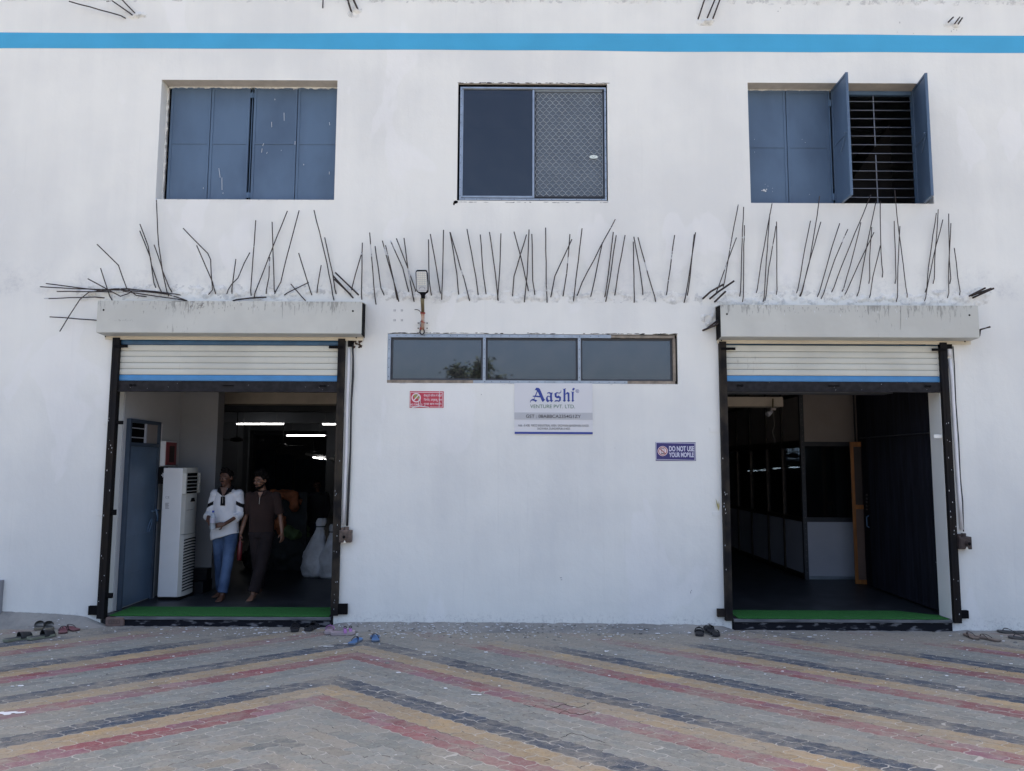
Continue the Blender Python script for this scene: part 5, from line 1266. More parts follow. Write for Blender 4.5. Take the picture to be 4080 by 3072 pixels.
# ================================================================ FOOTWEAR
SOLE = [(-.5, 0), (-.48, -.13), (-.42, -.17), (-.3, -.165), (-.1, -.135), (.08, -.15), (.25, -.19), (.38, -.185), (.47, -.12), (.5, 0), (.485, .09), (.40, .165), (.25, .19), (.08, .145), (-.1, .125), (-.3, .15), (-.42, .15), (-.48, .11)]
def shoe(kind, near, far, label, group, cols, size=0.26, tilt=0.0, lift=0.0, name=None, roll=0):
    h = fl(*near, GZ(0)); tt = fl(*far, GZ(0)); h.z = tt.z = GZ(h.x)
    d = tt-h; ang = math.atan2(d.y, d.x); c = (h+tt)/2
    top, side, strap = cols
    t = thing(name or {'flip': 'flip_flop', 'slide': 'slide_sandal', 'sandal': 'strap_sandal', 'clog': 'buckle_slide'}[kind], label, 'sandal' if kind != 'flip' else 'flip flop', (c.x, c.y, GZ(c.x)+0.003+lift), group)
    t.rotation_euler = (roll, -tilt, ang); L = size; Wd = size*1.02
    th = {'flip': .018, 'slide': .026, 'sandal': .024, 'clog': .034}[kind]
    b = MB(); n = len(SOLE); rings = []
    def zc(x, u): return (0.010*max(0, (x-.2))**1.3*2.2 + (0.004 if kind != 'flip' else 0)*max(0, -x))
    for (sc, z, ) in ((0.96, 0), (1.0, .004), (1.0, th*.55), (0.985, th*.62), (1.0, th*.68), (1.0, th-.003), (0.96, th)):
        rings.append([b.bm.verts.new((x*L*sc, y*Wd*sc, z+zc(x, 0))) for x, y in SOLE])
    for i, (A, B) in enumerate(zip(rings, rings[1:])):
        for k in range(n):
            f = b.bm.faces.new((A[k], A[(k+1) % n], B[(k+1) % n], B[k])); f.material_index = 1
    b.bm.faces.new(rings[0][::-1]).material_index = 1
    f = b.bm.faces.new(rings[-1]); f.material_index = 0
    b.build('sole', [top, side], t)
    def band(x0, x1, hgt, wgap=0.19, name='strap', mt=strap, thick=.004):
        b = MB(); m = 12; P = []
        for i in range(5):
            x = (x0+(x1-x0)*i/4); hh = hgt*(1-0.25*(i/4)); row = []
            for k in range(m+1):
                a = math.pi*k/m; y = -math.cos(a)*(wgap-.01)*Wd; z = th-0.010+math.sin(a)**0.75*hh
                row.append((x*L, y, z))
            P.append(row)
        vo = [[b.bm.verts.new(p) for p in r_] for r_ in P]; vi = [[b.bm.verts.new((p[0], p[1]*.95, p[2]-thick)) for p in r_] for r_ in P]
        for i in range(4):
            for k in range(m):
                b.bm.faces.new((vo[i][k], vo[i+1][k], vo[i+1][k+1], vo[i][k+1])); b.bm.faces.new((vi[i][k], vi[i][k+1], vi[i+1][k+1], vi[i+1][k]))
        for (a_, b_) in ((vo[0], vi[0]), (vo[4], vi[4])):
            for k in range(m): b.bm.faces.new((a_[k], a_[k+1], b_[k+1], b_[k]))
        return b.build(name, mt, t, smooth=True)
    if kind == 'flip':
        b = MB(); toe = Vector((.30*L, .01, th+.004)); mid = Vector((.25*L, .008, th+.028))
        for s in (-1, 1):
            end = Vector((-.10*L, s*.135*Wd, th-.004)); k1 = Vector((.10*L, s*.12*Wd, th+.034))
            P = []
            for i in range(9):
                u = i/8; P.append(mid*(1-u)**2+k1*2*u*(1-u)+end*u*u)
            b.loft(P, [(.0035+.0045*math.sin(math.pi*min(1, .25+i/9)), .0028) for i in range(9)], 6, ref=(0, 0, 1))
        b.loft([toe-Vector((0, 0, .012)), toe+Vector((0, 0, .01)), mid], .004, 6)
        b.build('thong_strap', strap, t, smooth=True)
    elif kind == 'slide': band(0.02, .40, .062)
    elif kind == 'sandal':
        band(.10, .19, .055); band(.26, .36, .046); band(-.34, -.26, .050)
        b = MB(); b.loft([(.14*L, 0, th+.050), (.31*L, 0, th+.040)], (.008, .003), 6, ref=(0, 0, 1)); b.build('strap_link', strap, t)
    elif kind == 'clog':
        band(.02, .14, .052); band(.24, .36, .044)
        for xx in (.08, .30):
            b = MB(); q = [(xx*L+.013*math.cos(a), -.085*Wd+.0*a, th+.044+.010*math.sin(a)) for a in [k*math.pi/6 for k in range(13)]]
            b.loft(q, .0035, 5); b.build('buckle', M['black'], t)
    for ch in t.children: ch.matrix_parent_inverse = Matrix()
    return t
def pm(n, c, r=.6, v=.12): return mat(n, c, r, var=v, scale=14, bump=.1)
sol_dark, edge_green, blk = pm('dark_grey_footbed', (.035, .04, .042)), pm('sage_sole_edge', (.17, .19, .14)), pm('black_strap', (.012, .013, .015))
tanedge = pm('tan_sole_edge', (.17, .15, .11))
slides = (sol_dark, edge_green, blk)
shoe('slide', (150, 2520), (160, 2496), 'black slide sandal seen from its heel, left one of the rear pair at the left', 'black slides by the left wall foot', (sol_dark, tanedge, blk))
shoe('slide', (198, 2521), (189, 2497), 'black slide sandal seen from its heel, right one of the rear pair at the left', 'black slides by the left wall foot', (sol_dark, tanedge, blk))
shoe('slide', (22, 2563), (120, 2546), 'black slide sandal lying sideways with pale green sole, leftmost of all footwear', 'black slides by the left wall foot', slides, .27)
shoe('slide', (116, 2556), (214, 2538), 'black slide sandal lying sideways, toe just in front of the rear pair', 'black slides by the left wall foot', slides, .27)
mar, mare, mars = pm('maroon_footbed', (.17, .05, .062)), pm('maroon_edge', (.12, .055, .06)), pm('dark_maroon_strap', (.025, .012, .015))
shoe('flip', (246, 2537), (257, 2506), 'maroon flip flop pointing at the wall, front one of its pair', 'maroon flip flops', (mar, mare, mars))
shoe('flip', (316, 2523), (252, 2503), 'maroon flip flop lying crosswise behind its mate', 'maroon flip flops', (mar, mare, mars))
bk1 = (pm('worn_black_footbed', (.022, .023, .027)), pm('black_edge', (.02, .02, .024)), blk)
shoe('sandal', (1172, 2529), (1177, 2496), 'black strap sandal at the right end of the left door step, upright against the riser', 'black strap sandals by the left door', bk1)
shoe('sandal', (1216, 2522), (1268, 2497), 'black strap sandal pointing right, just left of the lilac pair', 'black strap sandals by the left door', bk1)
lil = (pm('beige_lilac_footbed', (.38, .30, .33)), pm('beige_lilac_edge', (.36, .30, .31)), pm('lilac_strap', (.38, .17, .40)))
shoe('clog', (1302, 2539), (1323, 2507), 'lilac buckle slide with its heel towards the viewer', 'lilac buckle slides', lil, .24)
shoe('clog', (1322, 2534), (1410, 2529), 'lilac buckle slide lying sideways with two dark buckles showing', 'lilac buckle slides', lil, .25)
blu = (pm('bright_blue_footbed', (.055, .15, .33)), pm('grey_blue_edge', (.12, .16, .22)), pm('dark_navy_strap', (.012, .018, .04)))
shoe('flip', (1396, 2574), (1434, 2550), 'blue flip flop turned slightly right, nearer to the lilac pair', 'blue flip flops', blu, .25)
shoe('flip', (1496, 2563), (1493, 2537), 'blue flip flop standing apart at the right of its mate', 'blue flip flops', blu, .25)
shoe('sandal', (2786, 2542), (2786, 2510), 'black strap sandal left of the right doorway, heel towards the viewer', 'black strap sandals by the right door', bk1)
shoe('sandal', (2871, 2544), (2800, 2512), 'black strap sandal leaning up on its mate left of the right doorway', 'black strap sandals by the right door', bk1, tilt=.16, lift=.022)
brn = (pm('brown_footbed', (.19, .14, .11)), pm('brown_edge', (.14, .11, .09)), pm('thin_brown_strap', (.05, .032, .03)))
shoe('flip', (3888, 2546), (3850, 2528), 'brown flip flop right of the right doorway, left one of its pair', 'brown flip flops', brn, .24)
shoe('flip', (3977, 2554), (3897, 2537), 'brown flip flop with a high thin strap, right one of its pair', 'brown flip flops', brn, .25)
shoe('flip', (4064, 2520), (3992, 2517), 'black flip flop beside the wall at the right edge, rear one', 'black flip flops at the right edge', (pm('charcoal_footbed', (.03, .03, .035)), pm('grey_edge', (.07, .07, .065)), blk), .27)
shoe('flip', (4120, 2549), (4034, 2540), 'black flip flop cut off by the right edge of the picture', 'black flip flops at the right edge', (pm('charcoal_footbed2', (.03, .03, .035)), pm('grey_edge2', (.09, .08, .075)), blk), .27)
# ================================================================ LEFT HALL
F0 = FLOOR
struct(box('interior_floor', M['floor'], -15.8, 15.8, 0.241, 29.8, -0.3, F0))
for (x0, x1) in ((-4.47, -1.935), (2.405, 4.80)):
    struct(box('threshold_floor', M['floor'], x0+0.001, x1-0.001, 0.02, 0.2405, -0.3, F0-0.0005))
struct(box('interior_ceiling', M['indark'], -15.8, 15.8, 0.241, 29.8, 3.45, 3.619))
def carpet(name, label, r, y0, y1, sk=0.0):
    b = MB(); n = 40; G = []
    for i in range(n+1):
        x = r[0]+(r[1]-r[0])*i/n
        ya = y0+0.006*mn.noise((x*3, 0, 1)); yb = y1+0.012*mn.noise((x*2, 0, 3)) - sk*max(0, (i/n-0.85)/0.15)
        if yb < ya+0.02: yb = ya+0.02
        G.append(((x, ya), (x, yb)))
    for (a, c), (d, e) in zip(G, G[1:]):
        z0, z1 = F0+0.0005, F0+0.010
        b.hexa([(a[0], a[1], z0), (d[0], d[1], z0), (e[0], e[1], z0), (c[0], c[1], z0), (a[0], a[1], z1), (d[0], d[1], z1), (e[0], e[1], z1), (c[0], c[1], z1)])
    bmesh.ops.remove_doubles(b.bm, verts=b.bm.verts[:], dist=1e-5)
    return tag(b.build(name, M['turf']), label, 'carpet', 'green turf mats at the thresholds')
ya = fl(900, 2418, F0+.01).y
carpet('turf_mat', 'bright green turf mat across the left doorway, in front of the walking men', (-4.36, -1.98), -0.02, ya)
carpet('turf_mat', 'bright green turf mat across the right doorway with one pulled back corner', (2.47, 4.76), -0.02, fl(3300, 2432, F0+.01).y, 0.26)
XL = -4.455
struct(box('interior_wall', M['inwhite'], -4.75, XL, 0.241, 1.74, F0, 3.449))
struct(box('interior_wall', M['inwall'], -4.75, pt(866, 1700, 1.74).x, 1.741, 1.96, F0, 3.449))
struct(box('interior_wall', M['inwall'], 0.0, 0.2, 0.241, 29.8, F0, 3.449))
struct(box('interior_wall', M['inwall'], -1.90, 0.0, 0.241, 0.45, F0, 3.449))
# granite stair blocks beside the pillar
b = MB(); xp = pt(866, 1700, 1.74).x
b.box(XL+0.001, xp+0.02, 1.44, 1.7395, F0, 0.20); b.build('granite_step', M['granite']); 
bpy.data.objects['granite_step']['kind'] = 'structure'
struct(box('granite_step', M['granite'], XL+0.001, xp+0.005, 1.58, 1.7395, 0.2005, 0.34))
# blue steel door in the side wall
d = thing('steel_door', 'dull blue steel door with latch in the side wall inside the left doorway', 'door', (XL, 0.5, F0))
def side(x, y, X=XL):       # pixel -> point on the plane x = X
    v = _ray(x, y); return CAM+v*((X-CAM.x)/v.x)
A, Bq = side(515, 1662), side(640, 1690)
dy0, dy1 = 0.30, side(612, 2000).y
zt = (A.z+Bq.z)/2; zl = side(560, 1772).z
b = MB()
b.box(XL+0.001, XL+0.05, dy0, dy0+0.035, F0, zt); b.box(XL+0.001, XL+0.05, dy1-0.035, dy1, F0, zt); b.box(XL+0.001, XL+0.05, dy0+0.035, dy1-0.035, zt-0.04, zt); b.box(XL+0.001, XL+0.05, dy0+0.035, dy1-0.035, zl-0.02, zl+0.02)
b.build('door_frame', M['doorframe'], d)
box('door_leaf', M['bluedoor'], XL+0.004, XL+0.030, dy0+0.037, dy1-0.037, F0+0.02, zl-0.022, d, 0.002)
for zz in (0.35, 0.75, 1.2): box('door_rib', M['bluedoor'], XL+0.0305, XL+0.036, dy0+0.05, dy1-0.05, F0+zz*(zl-F0)/1.75, F0+zz*(zl-F0)/1.75+0.018, d)
box('transom_backing', M['gap'], XL+0.003, XL+0.008, dy0+0.036, dy1-0.036, zl+0.021, zt-0.041, d)
for k in range(3):
    b = MB(); z = zl+0.08+0.11*k; b.cyl((XL+0.03, dy0+0.035, z), (XL+0.03, dy0+0.40, z), 0.006, 6); b.build('transom_bar', M['bluepanel'], d)
box('transom_bar', M['bluepanel'], XL+0.02, XL+0.04, dy0+0.40, dy0+0.43, zl+0.021, zt-0.041, d)
box('transom_panel', M['brownpanel'], XL+0.015, XL+0.02, dy0+0.43, dy1-0.036, zl+0.021, zt-0.041, d)
b = MB(); zh = side(600, 2035).z; yh = side(600, 2035).y
b.cyl((XL+0.05, yh-0.08, zh), (XL+0.05, yh+0.10, zh), 0.011, 8); b.loft([(XL+0.055, yh+0.02, zh+0.02), (XL+0.07, yh+0.04, zh-0.06), (XL+0.06, yh+0.07, zh-0.13)], 0.012, 8)
q = [(XL+0.045+0.02*math.sin(a), yh-0.10+0.035*math.cos(a), zh-0.18+0.085*math.sin(a)) for a in [k*math.pi/8 for k in range(17)]]; b.loft(q, 0.006, 6)
b.build('door_latch', M['steelblue2'], d)
struct(box('door_reveal', M['conduit'], XL+0.001, XL+0.04, dy1+0.002, dy1+0.05, F0, zt-0.02))
# white alarm box with red face
a0 = side(678, 1758, XL+0.001)
t = thing('hose_reel_box', 'small white wall box with a red framed glass face above the white cabinet', 'wall box', (XL, 1.3, 1.8))
x1 = XL+0.095; yb0 = 1.12
za, zc = pt(667, 1757, yb0).z, pt(667, 1857, yb0).z
box('box_case', M['acwhite'], XL+0.001, x1, yb0, yb0+0.32, zc, za, t, 0.003)
frame_y0, frame_y1 = yb0+0.015, yb0+0.305
b = MB(); b.box(x1+0.001, x1+0.012, frame_y0, frame_y1, zc+0.012, za-0.012); b.build('red_face', M['fire'], t, bevel=0.003)
box('glass_face', M['glassdark'], x1+0.0125, x1+0.016, frame_y0+0.08, frame_y1-0.07, zc+0.05, za-0.06, t)
# floor standing cabinet air conditioner
t = thing('floor_air_conditioner', 'tall white floor standing air conditioner tower beside the blue steel door', 'air conditioner', (-4.2, 1.2, F0))
ax0, ax1, ay0, ay1 = pt(640, 2100, 0.97).x, pt(734, 2100, 0.97).x, 0.97, 1.42
az1 = pt(700, 1864, 0.97).z
box('side_case', M['acwhite'], ax0, ax1-0.05, ay0, ay1, F0+0.035, az1, t, 0.008)
box('plinth', M['black'], ax0+0.01, ax1-0.02, ay0+0.01, ay1-0.01, F0, F0+0.034, t)
def ffront(z0, z1, nm, mt, inset=0.0):
    b = MB(); pr = []
    for k in range(9):
        u = k/8; pr.append((ax1-0.0495+0.045*math.sin(math.pi*u)**0.5*1.0-inset+0.0, ay0+0.001+(ay1-ay0-0.002)*u))
    pr = [(ax1-0.0495, ay0+0.001)]+pr[1:-1]+[(ax1-0.0495, ay1-0.001)]
    b.prism(pr, z0, z1, 'z'); return b.build(nm, mt, t, bevel=0.002)
H = az1-F0
ffront(F0+0.035, F0+H*0.485, 'lower_panel', M['accream']); ffront(F0+H*0.49, F0+H*0.80, 'middle_panel', M['accream']); ffront(F0+H*0.96, az1, 'top_panel', M['accream'])
box('outlet_recess', M['gap'], ax1-0.045, ax1-0.035, ay0+0.02, ay1-0.02, F0+H*0.801, F0+H*0.959, t)
for yy in (ay0+0.004, ay1-0.034): box('outlet_cheek', M['accream'], ax1-0.049, ax1-0.004, yy, yy+0.03, F0+H*0.801, F0+H*0.959, t)
for k in range(5):
    z = F0+H*(0.82+0.028*k); b = MB(); b.hexa([(ax1-0.03, ay0+0.036, z), (ax1-0.003, ay0+0.036, z-0.006), (ax1-0.003, ay1-0.036, z-0.006), (ax1-0.03, ay1-0.036, z), (ax1-0.03, ay0+0.036, z+0.005), (ax1-0.003, ay0+0.036, z-0.001), (ax1-0.003, ay1-0.036, z-0.001), (ax1-0.03, ay1-0.036, z+0.005)]); b.build('outlet_louvre', M['accream'], t)
for k in range(18):     # curved slots of the intake
    z = F0+H*(0.065+0.0225*k); b = MB(); P = []
    for j in range(9):
        u = j/8; P.append((ax1+0.002-0.02*abs(2*u-1)**2, ay0+0.06+(ay1-ay0-0.11)*u, z+0.012*math.sin(math.pi*u)-0.006))
    b.loft(P, (0.0075, 0.005), 6, ref=(1, 0, 0)); b.build('intake_slot', M['gap'], t)
b = MB(); b.prism([(ay0+0.16, F0+H*0.735), (ay0+0.30, F0+H*0.735), (ay0+0.27, F0+H*0.765), (ay0+0.19, F0+H*0.765)], ax1-0.006, ax1-0.001, 'x'); b.build('display_window', M['black'], t)
b = MB(); b.box(ax1-0.004, ax1+0.0008, ay0+0.05, ay0+0.24, F0+H*0.672, F0+H*0.676); b.build('panel_seam', M['mark'], t)
text_mesh('ce_mark', 'CE', (659, 1977, 675, 1986), 0.9685, M['mark'], t)
b = MB()
for k in range(5): q = pt(666, 2005+5*k, 0.9685); b.box(q.x-0.024, q.x+0.022-0.008*(k % 2), 0.9675, 0.969, q.z-0.004, q.z+0.004)
b.build('rating_label', M['mark'], t)
b = MB(); q = pt(650, 1868, 0.969); b.box(ax0-0.07, ax0-0.002, 1.0, 1.1, az1-0.20, az1+0.01); b.build('dark_cover', M['black'], t)
q = pt(649, 1893, 0.99); b = MB(); b.box(q.x-0.020, q.x+0.020, 0.992, 0.998, q.z-0.006, q.z+0.006); b.box(q.x-0.006, q.x+0.006, 0.992, 0.998, q.z-0.026, q.z+0.026); b.build('cover_cross', M['acwhite'], t)

# ceiling beams, far walls and doors of the hall
yB = 2.9
struct(box('ceiling_beam', M['beam'], pt(884, 1600, yB).x, -0.001, yB, yB+0.3, pt(1100, 1610, yB).z, 3.449))
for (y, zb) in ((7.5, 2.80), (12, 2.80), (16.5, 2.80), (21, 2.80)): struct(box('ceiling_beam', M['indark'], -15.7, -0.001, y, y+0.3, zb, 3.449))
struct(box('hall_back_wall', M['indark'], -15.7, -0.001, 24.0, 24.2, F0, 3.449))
for (x0, x1, y) in ((-10.4, -9.9, 20.9), (-7.9, -7.45, 12.4), (-6.0, -5.5, 16.4)): struct(box('hall_pillar', M['indark'], x0, x1, y, y+0.4, F0, 3.4))
t = thing('hall_door', 'dark closed door in the far wall of the left hall behind the man in white', 'door', (-9, 20, F0)); x0 = pt(872, 1900, 14).x; x1 = pt(955, 1900, 14).x
struct(box('cross_wall', M['indark'], -15.7, pt(985, 1900, 14.1).x, 14.06, 14.2, F0, 3.449))
box('door_leaf', M['inblue'], x0, x1, 13.99, 14.05, F0, pt(900, 1812, 14).z, t); box('door_head', M['mark'], x0, x1+.1, 13.97, 14.055, pt(900, 1812, 14).z, pt(900, 1808, 14).z, t)
t = thing('wall_switchboard', 'small grey switchboard high on the hall cross wall', 'switchboard', (-8, 14, 2)); box('board', M['mark'], pt(905, 1740, 14).x, pt(928, 1740, 14).x, 14.0, 14.055, pt(900, 1783, 14).z, pt(900, 1733, 14).z, t); box('board_cover', M['bluepanel'], pt(908, 1740, 14).x, pt(925, 1740, 14).x, 13.99, 13.999, pt(900, 1778, 14).z, pt(900, 1740, 14).z, t)
for k, (a, c) in enumerate(((965, 1100), (1105, 1170), (1180, 1300))):
    tag(box('wall_panel', M['inblue'], pt(a, 1800, 23.9).x, pt(c, 1800, 23.9).x, 23.86, 23.98, F0, 2.3-0.2*k), ('dim bluish tall panel behind the two walking men', 'narrow dim bluish panel above the brown shirt man', 'dim bluish panel behind the standing man at the right')[k], 'wall panel')
def tube(px0, px1, py, Y, label, dy=0.0, rodz=3.4):
    a = pt(px0, py, Y); c = pt(px1, py, Y); c = pt(px1, py+dy, Y)
    t = thing('tube_light', label, 'tube light', ((a.x+c.x)/2, Y, a.z), 'lit tube lights in the left hall')
    b = MB(); b.cyl(a, c, 0.012, 8); b.build('lit_tube', M['tube'], t)
    b = MB(); b.loft([a+Vector((-.03, .02, .03)), c+Vector((.03, .02, .03))], (0.02, 0.018), 4); b.build('batten', M['conduit'], t)
    for p in (a.lerp(c, .15), a.lerp(c, .85)):
        b = MB(); b.cyl(p+Vector((0, .02, .04)), (p.x, p.y+.02, rodz), 0.006, 5); b.build('drop_rod', M['mark'], t)
tube(943, 1129, 1690, 11.2, 'lit tube light nearest the pillar, longest and highest of the hall lights', 0, 3.44)
tube(1286, 1344, 1691, 11.2, 'lit tube light cut off by the right guide rail of the left doorway', 0, 3.44)
tube(1142, 1294, 1736, 15.0, 'lit tube light in the middle of the hall, lower than the longest one', 0, 3.44)
t = thing('light_row', 'short slanting row of far lit tube lights under a white batten at the right', 'light fitting', (-3, 16, 2.4))
pa, pc = pt(1218, 1808, 18.0), pt(1342, 1832, 16.0)
b = MB(); b.loft([pa, pc], (0.05, 0.03), 4); b.build('batten', M['conduit'], t)
for (u0, v0, u1, v1) in ((1248, 1822, 1284, 1828), (1294, 1828, 1324, 1833), (1335, 1833, 1345, 1834)):
    b = MB(); b.cyl(pt(u0, v0, 17), pt(u1, v1, 16.6), 0.02, 6); b.build('lit_tube', M['tube'], t)
def fan(px, py, Y, R_, label, group):
    c = pt(px, py, Y); t = thing('ceiling_fan', label, 'ceiling fan', tuple(c), group)
    b = MB(); b.loft([c+Vector((0, 0, .07)), c+Vector((0, 0, .03)), c+Vector((0, 0, -.03)), c+Vector((0, 0, -.05))], [.05, .14, .15, .06], 14); b.build('motor', M['fan'], t)
    b = MB(); b.cyl(c+Vector((0, 0, .07)), (c.x, c.y, 3.44), .012, 6); b.build('down_rod', M['fan'], t)
    for k in range(3):
        a = .35+k*2.094; dd = Vector((math.cos(a), math.sin(a), 0)); b = MB(); b.loft([c+dd*.12, c+dd*.3+Vector((0, 0, .005)), c+dd*R_], [(.03, .004), (.065, .004), (.055, .004)], 6, ref=(0, 0, 1)); b.build('blade', M['fan'], t)
fan(943, 1752, 9.5, .60, 'dark ceiling fan just right of the pillar edge in the left hall', 'ceiling fans in the hall')
fan(1127, 1775, 14.6, .60, 'smaller dark ceiling fan farther back in the middle of the hall', 'ceiling fans in the hall')
fan(1247, 1800, 17.5, .60, 'farthest ceiling fan above the slanting row of lights', 'ceiling fans in the hall')

# cloth heaps, sacks
def heap(name, label, cat, mt, pts, sub=3, rough=.25, seed=1):
    b = MB(); 
    for (c, r_) in pts: b.ell(c, r_, sub)
    o = b.build(name, mt, smooth=True)
    me = o.data
    rm = o.modifiers.new('r', 'REMESH'); rm.mode = 'VOXEL'; rm.voxel_size = .03
    dg = bpy.context.evaluated_depsgraph_get(); dg.update(); m2 = bpy.data.meshes.new_from_object(o.evaluated_get(dg)); o.modifiers.clear(); o.data = m2
    for v in m2.vertices:
        p = v.co; q = mn.fractal((p.x*4+seed, p.y*4, p.z*7), .8, 2, 4); v.co = p+v.normal*q*.12*rough*2
    for f in m2.polygons: f.use_smooth = True
    return tag(o, label, cat)
def sack(px, base_y, top_y, wpx, label, lean=0.0, seed=0):
    g0 = fl(px, base_y, F0); Y = g0.y+0.16; ztop = pt(px, top_y, Y).z; h = ztop-F0; w_ = wpx/FPX*(CAM_D+Y)/2
    t = thing('woven_sack', label, 'sack', (g0.x, Y, F0), 'white woven sacks')
    b = MB(); seg = 28; nr = 26; rings = []
    for i in range(nr+1):
        u = i/nr
        if u < .04: r_ = w_*(.80+u*4)
        elif u < .35: r_ = w_*(.96+.04*math.sin((u-.04)/.31*math.pi))
        elif u < .80: r_ = w_*(.96-.66*((u-.35)/.45)**1.15)
        elif u < .86: r_ = w_*.285
        else: r_ = w_*(.285+.14*math.sin((u-.86)/.14*math.pi*.8)-.10*(u-.86)/.14)
        ring = []
        for k in range(seg):
            a = 2*math.pi*k/seg
            q = 1+.16*mn.noise((math.cos(a)*1.8+seed, math.sin(a)*1.8, u*6))+.05*mn.noise((math.cos(a)*6+seed, math.sin(a)*6, u*30))+.028*math.sin(u*60+5*mn.noise((math.cos(a)*1.5, math.sin(a)*1.5, seed+u*3)))*(1 if u < .8 else 0)+(.16*math.sin(a*6+seed+u*3)*min(1, (u-.5)*3) if u > .5 else 0)
            ring.append(b.bm.verts.new((g0.x+lean*h*u*u+r_*q*math.cos(a), Y+r_*q*.85*math.sin(a), F0+h*u)))
        rings.append(ring)
    for A_, B_ in zip(rings, rings[1:]):
        for k in range(seg): b.bm.faces.new((A_[k], A_[(k+1) % seg], B_[(k+1) % seg], B_[k]))
    b.bm.faces.new(rings[0][::-1]); b.bm.faces.new(rings[-1])
    b.build('bag_body', M['sack'], t, smooth=True)
    b = MB(); zc = F0+h*.855; b.loft([(g0.x+lean*h*.73+w_*.34*math.cos(a), Y+w_*.30*math.sin(a), zc) for a in [k*math.pi/8 for k in range(17)]], .008, 5); b.build('tie_cord', M['darkcloth'], t)
sack(1243, 2303, 2064, 105, 'tall white woven sack tied at the top, standing free left of its mate', .10, 1)
sack(1308, 2307, 2088, 96, 'white woven sack half hidden by the right guide rail of the left doorway', .03, 7)
gY = 3.6
def P3(px, py, Y): return tuple(pt(px, py, Y))
heap('orange_blanket', 'orange fluffy blanket hanging behind the brown shirt man at shoulder height', 'blanket', M['orangecloth'],
     [(P3(1125, 1972, gY), (.17, .10, .09)), (P3(1160, 1975, gY), (.12, .10, .10)), (P3(1178, 2000, gY), (.085, .09, .12)), (P3(1170, 2020, gY), (.07, .08, .08)), (P3(1090, 1968, gY), (.12, .08, .07))], seed=3)
heap('orange_bundle', 'orange cloth bundle behind the hip of the brown shirt man', 'cloth bundle', M['orangecloth'], [(P3(1115, 2090, gY), (.08, .10, .16)), (P3(1130, 2085, gY), (.06, .08, .12))], seed=5)
heap('green_sheet', 'light green sheet spread over the goods behind the brown shirt man', 'sheet', M['greencloth'], [(P3(1150, 2115, gY+.2), (.20, .2, .10)), (P3(1185, 2130, gY+.2), (.16, .2, .10)), (P3(1205, 2100, gY+.25), (.10, .15, .10))], seed=9)
heap('dark_goods_heap', 'dark heap of covered goods on the hall floor under the green sheet', 'goods heap', M['darkcloth'], [((pt(1130, 2200, gY+.3).x, gY+.35, .35), (.55, .4, .38)), ((pt(1200, 2200, gY+.3).x, gY+.4, .25), (.35, .4, .30)), ((pt(1060, 2250, gY+.3).x, gY+.4, .2), (.4, .4, .2))], seed=12)
b = MB(); gp = pt(1150, 2000, gY+.12); b.box(gp.x-.35, gp.x+.30, gY+.10, gY+.14, F0, pt(1150, 1962, gY+.12).z); b.build('cloth_rack', M['darkcloth'])
tag(bpy.data.objects['cloth_rack'], 'dark board standing behind the orange blanket', 'board')

# ================================================================ RIGHT ROOM: glazed office partition
struct(box('interior_wall', M['inwall'], 5.02, 5.2, 0.241, 2.5, F0, 3.449))
YP = fl(3223, 2308, F0).y
def q3(x, y, Y=YP): return pt(2800+x*.6364, 1500+y*.6364, Y)
t = thing('office_partition', 'glazed office partition with grey panels and dark profiles inside the right doorway', 'partition', (4.5, YP, F0))
px0, px1 = q3(640, 800).x, q3(972, 800).x
zz = {k: q3(800, y).z for k, y in dict(top=103, a=409, b=437, c=883, d=911, e=1252, f=1270).items()}
box('upper_panel', M['brownpanel'], px0+.02, px1-.01, YP+.01, YP+.03, zz['a'], 3.1, t)
box('upper_panel', M['brownpanel'], px1+.01, px1+.42, YP+.01, YP+.03, zz['a'], 3.1, t)
box('lower_panel', M['bluepanel'], px0+.02, px1-.01, YP+.01, YP+.03, zz['e'], zz['d'], t)
box('glass_pane', M['glass_in'], px0+.02, px1-.01, YP+.014, YP+.018, zz['c'], zz['b'], t)
box('transom', M['aludark'], px0+.02, px1, YP-.005, YP+.04, zz['b'], zz['a']-.001, t); box('transom', M['aludark'], px0+.02, px1, YP-.005, YP+.04, zz['d'], zz['c']-.001, t); box('transom', M['alu'], px0+.02, px1, YP-.005, YP+.04, F0, zz['e']-.001, t)
box('corner_post', M['aludark'], px0-.04, px0+.018, YP-.02, YP+.04, F0, 3.1, t); box('post', M['aludark'], px1-.008, px1+.008, YP-.006, YP+.04, F0, 3.1, t)
b = MB()
for k in range(34): b.cyl((px0-.010, YP-.0205, .15+k*.08), (px0-.010, YP-.024, .15+k*.08), .004, 6)
b.build('profile_screws', M['mark'], t)
box('door_knob', M['acwhite'], q3(938, 776).x-.008, q3(938, 776).x+.008, YP-.02, YP-.006, q3(938, 785).z, q3(938, 767).z, t)
XQ = px0-.042
def sidex(px): v = _ray(2800+px*.6364, 2100); return (CAM+v*((XQ-CAM.x)/v.x)).y
ysd = [YP+.0, sidex(510), sidex(412), sidex(308), sidex(225), sidex(160)]
ysd = [min(y, 24) for y in ysd]
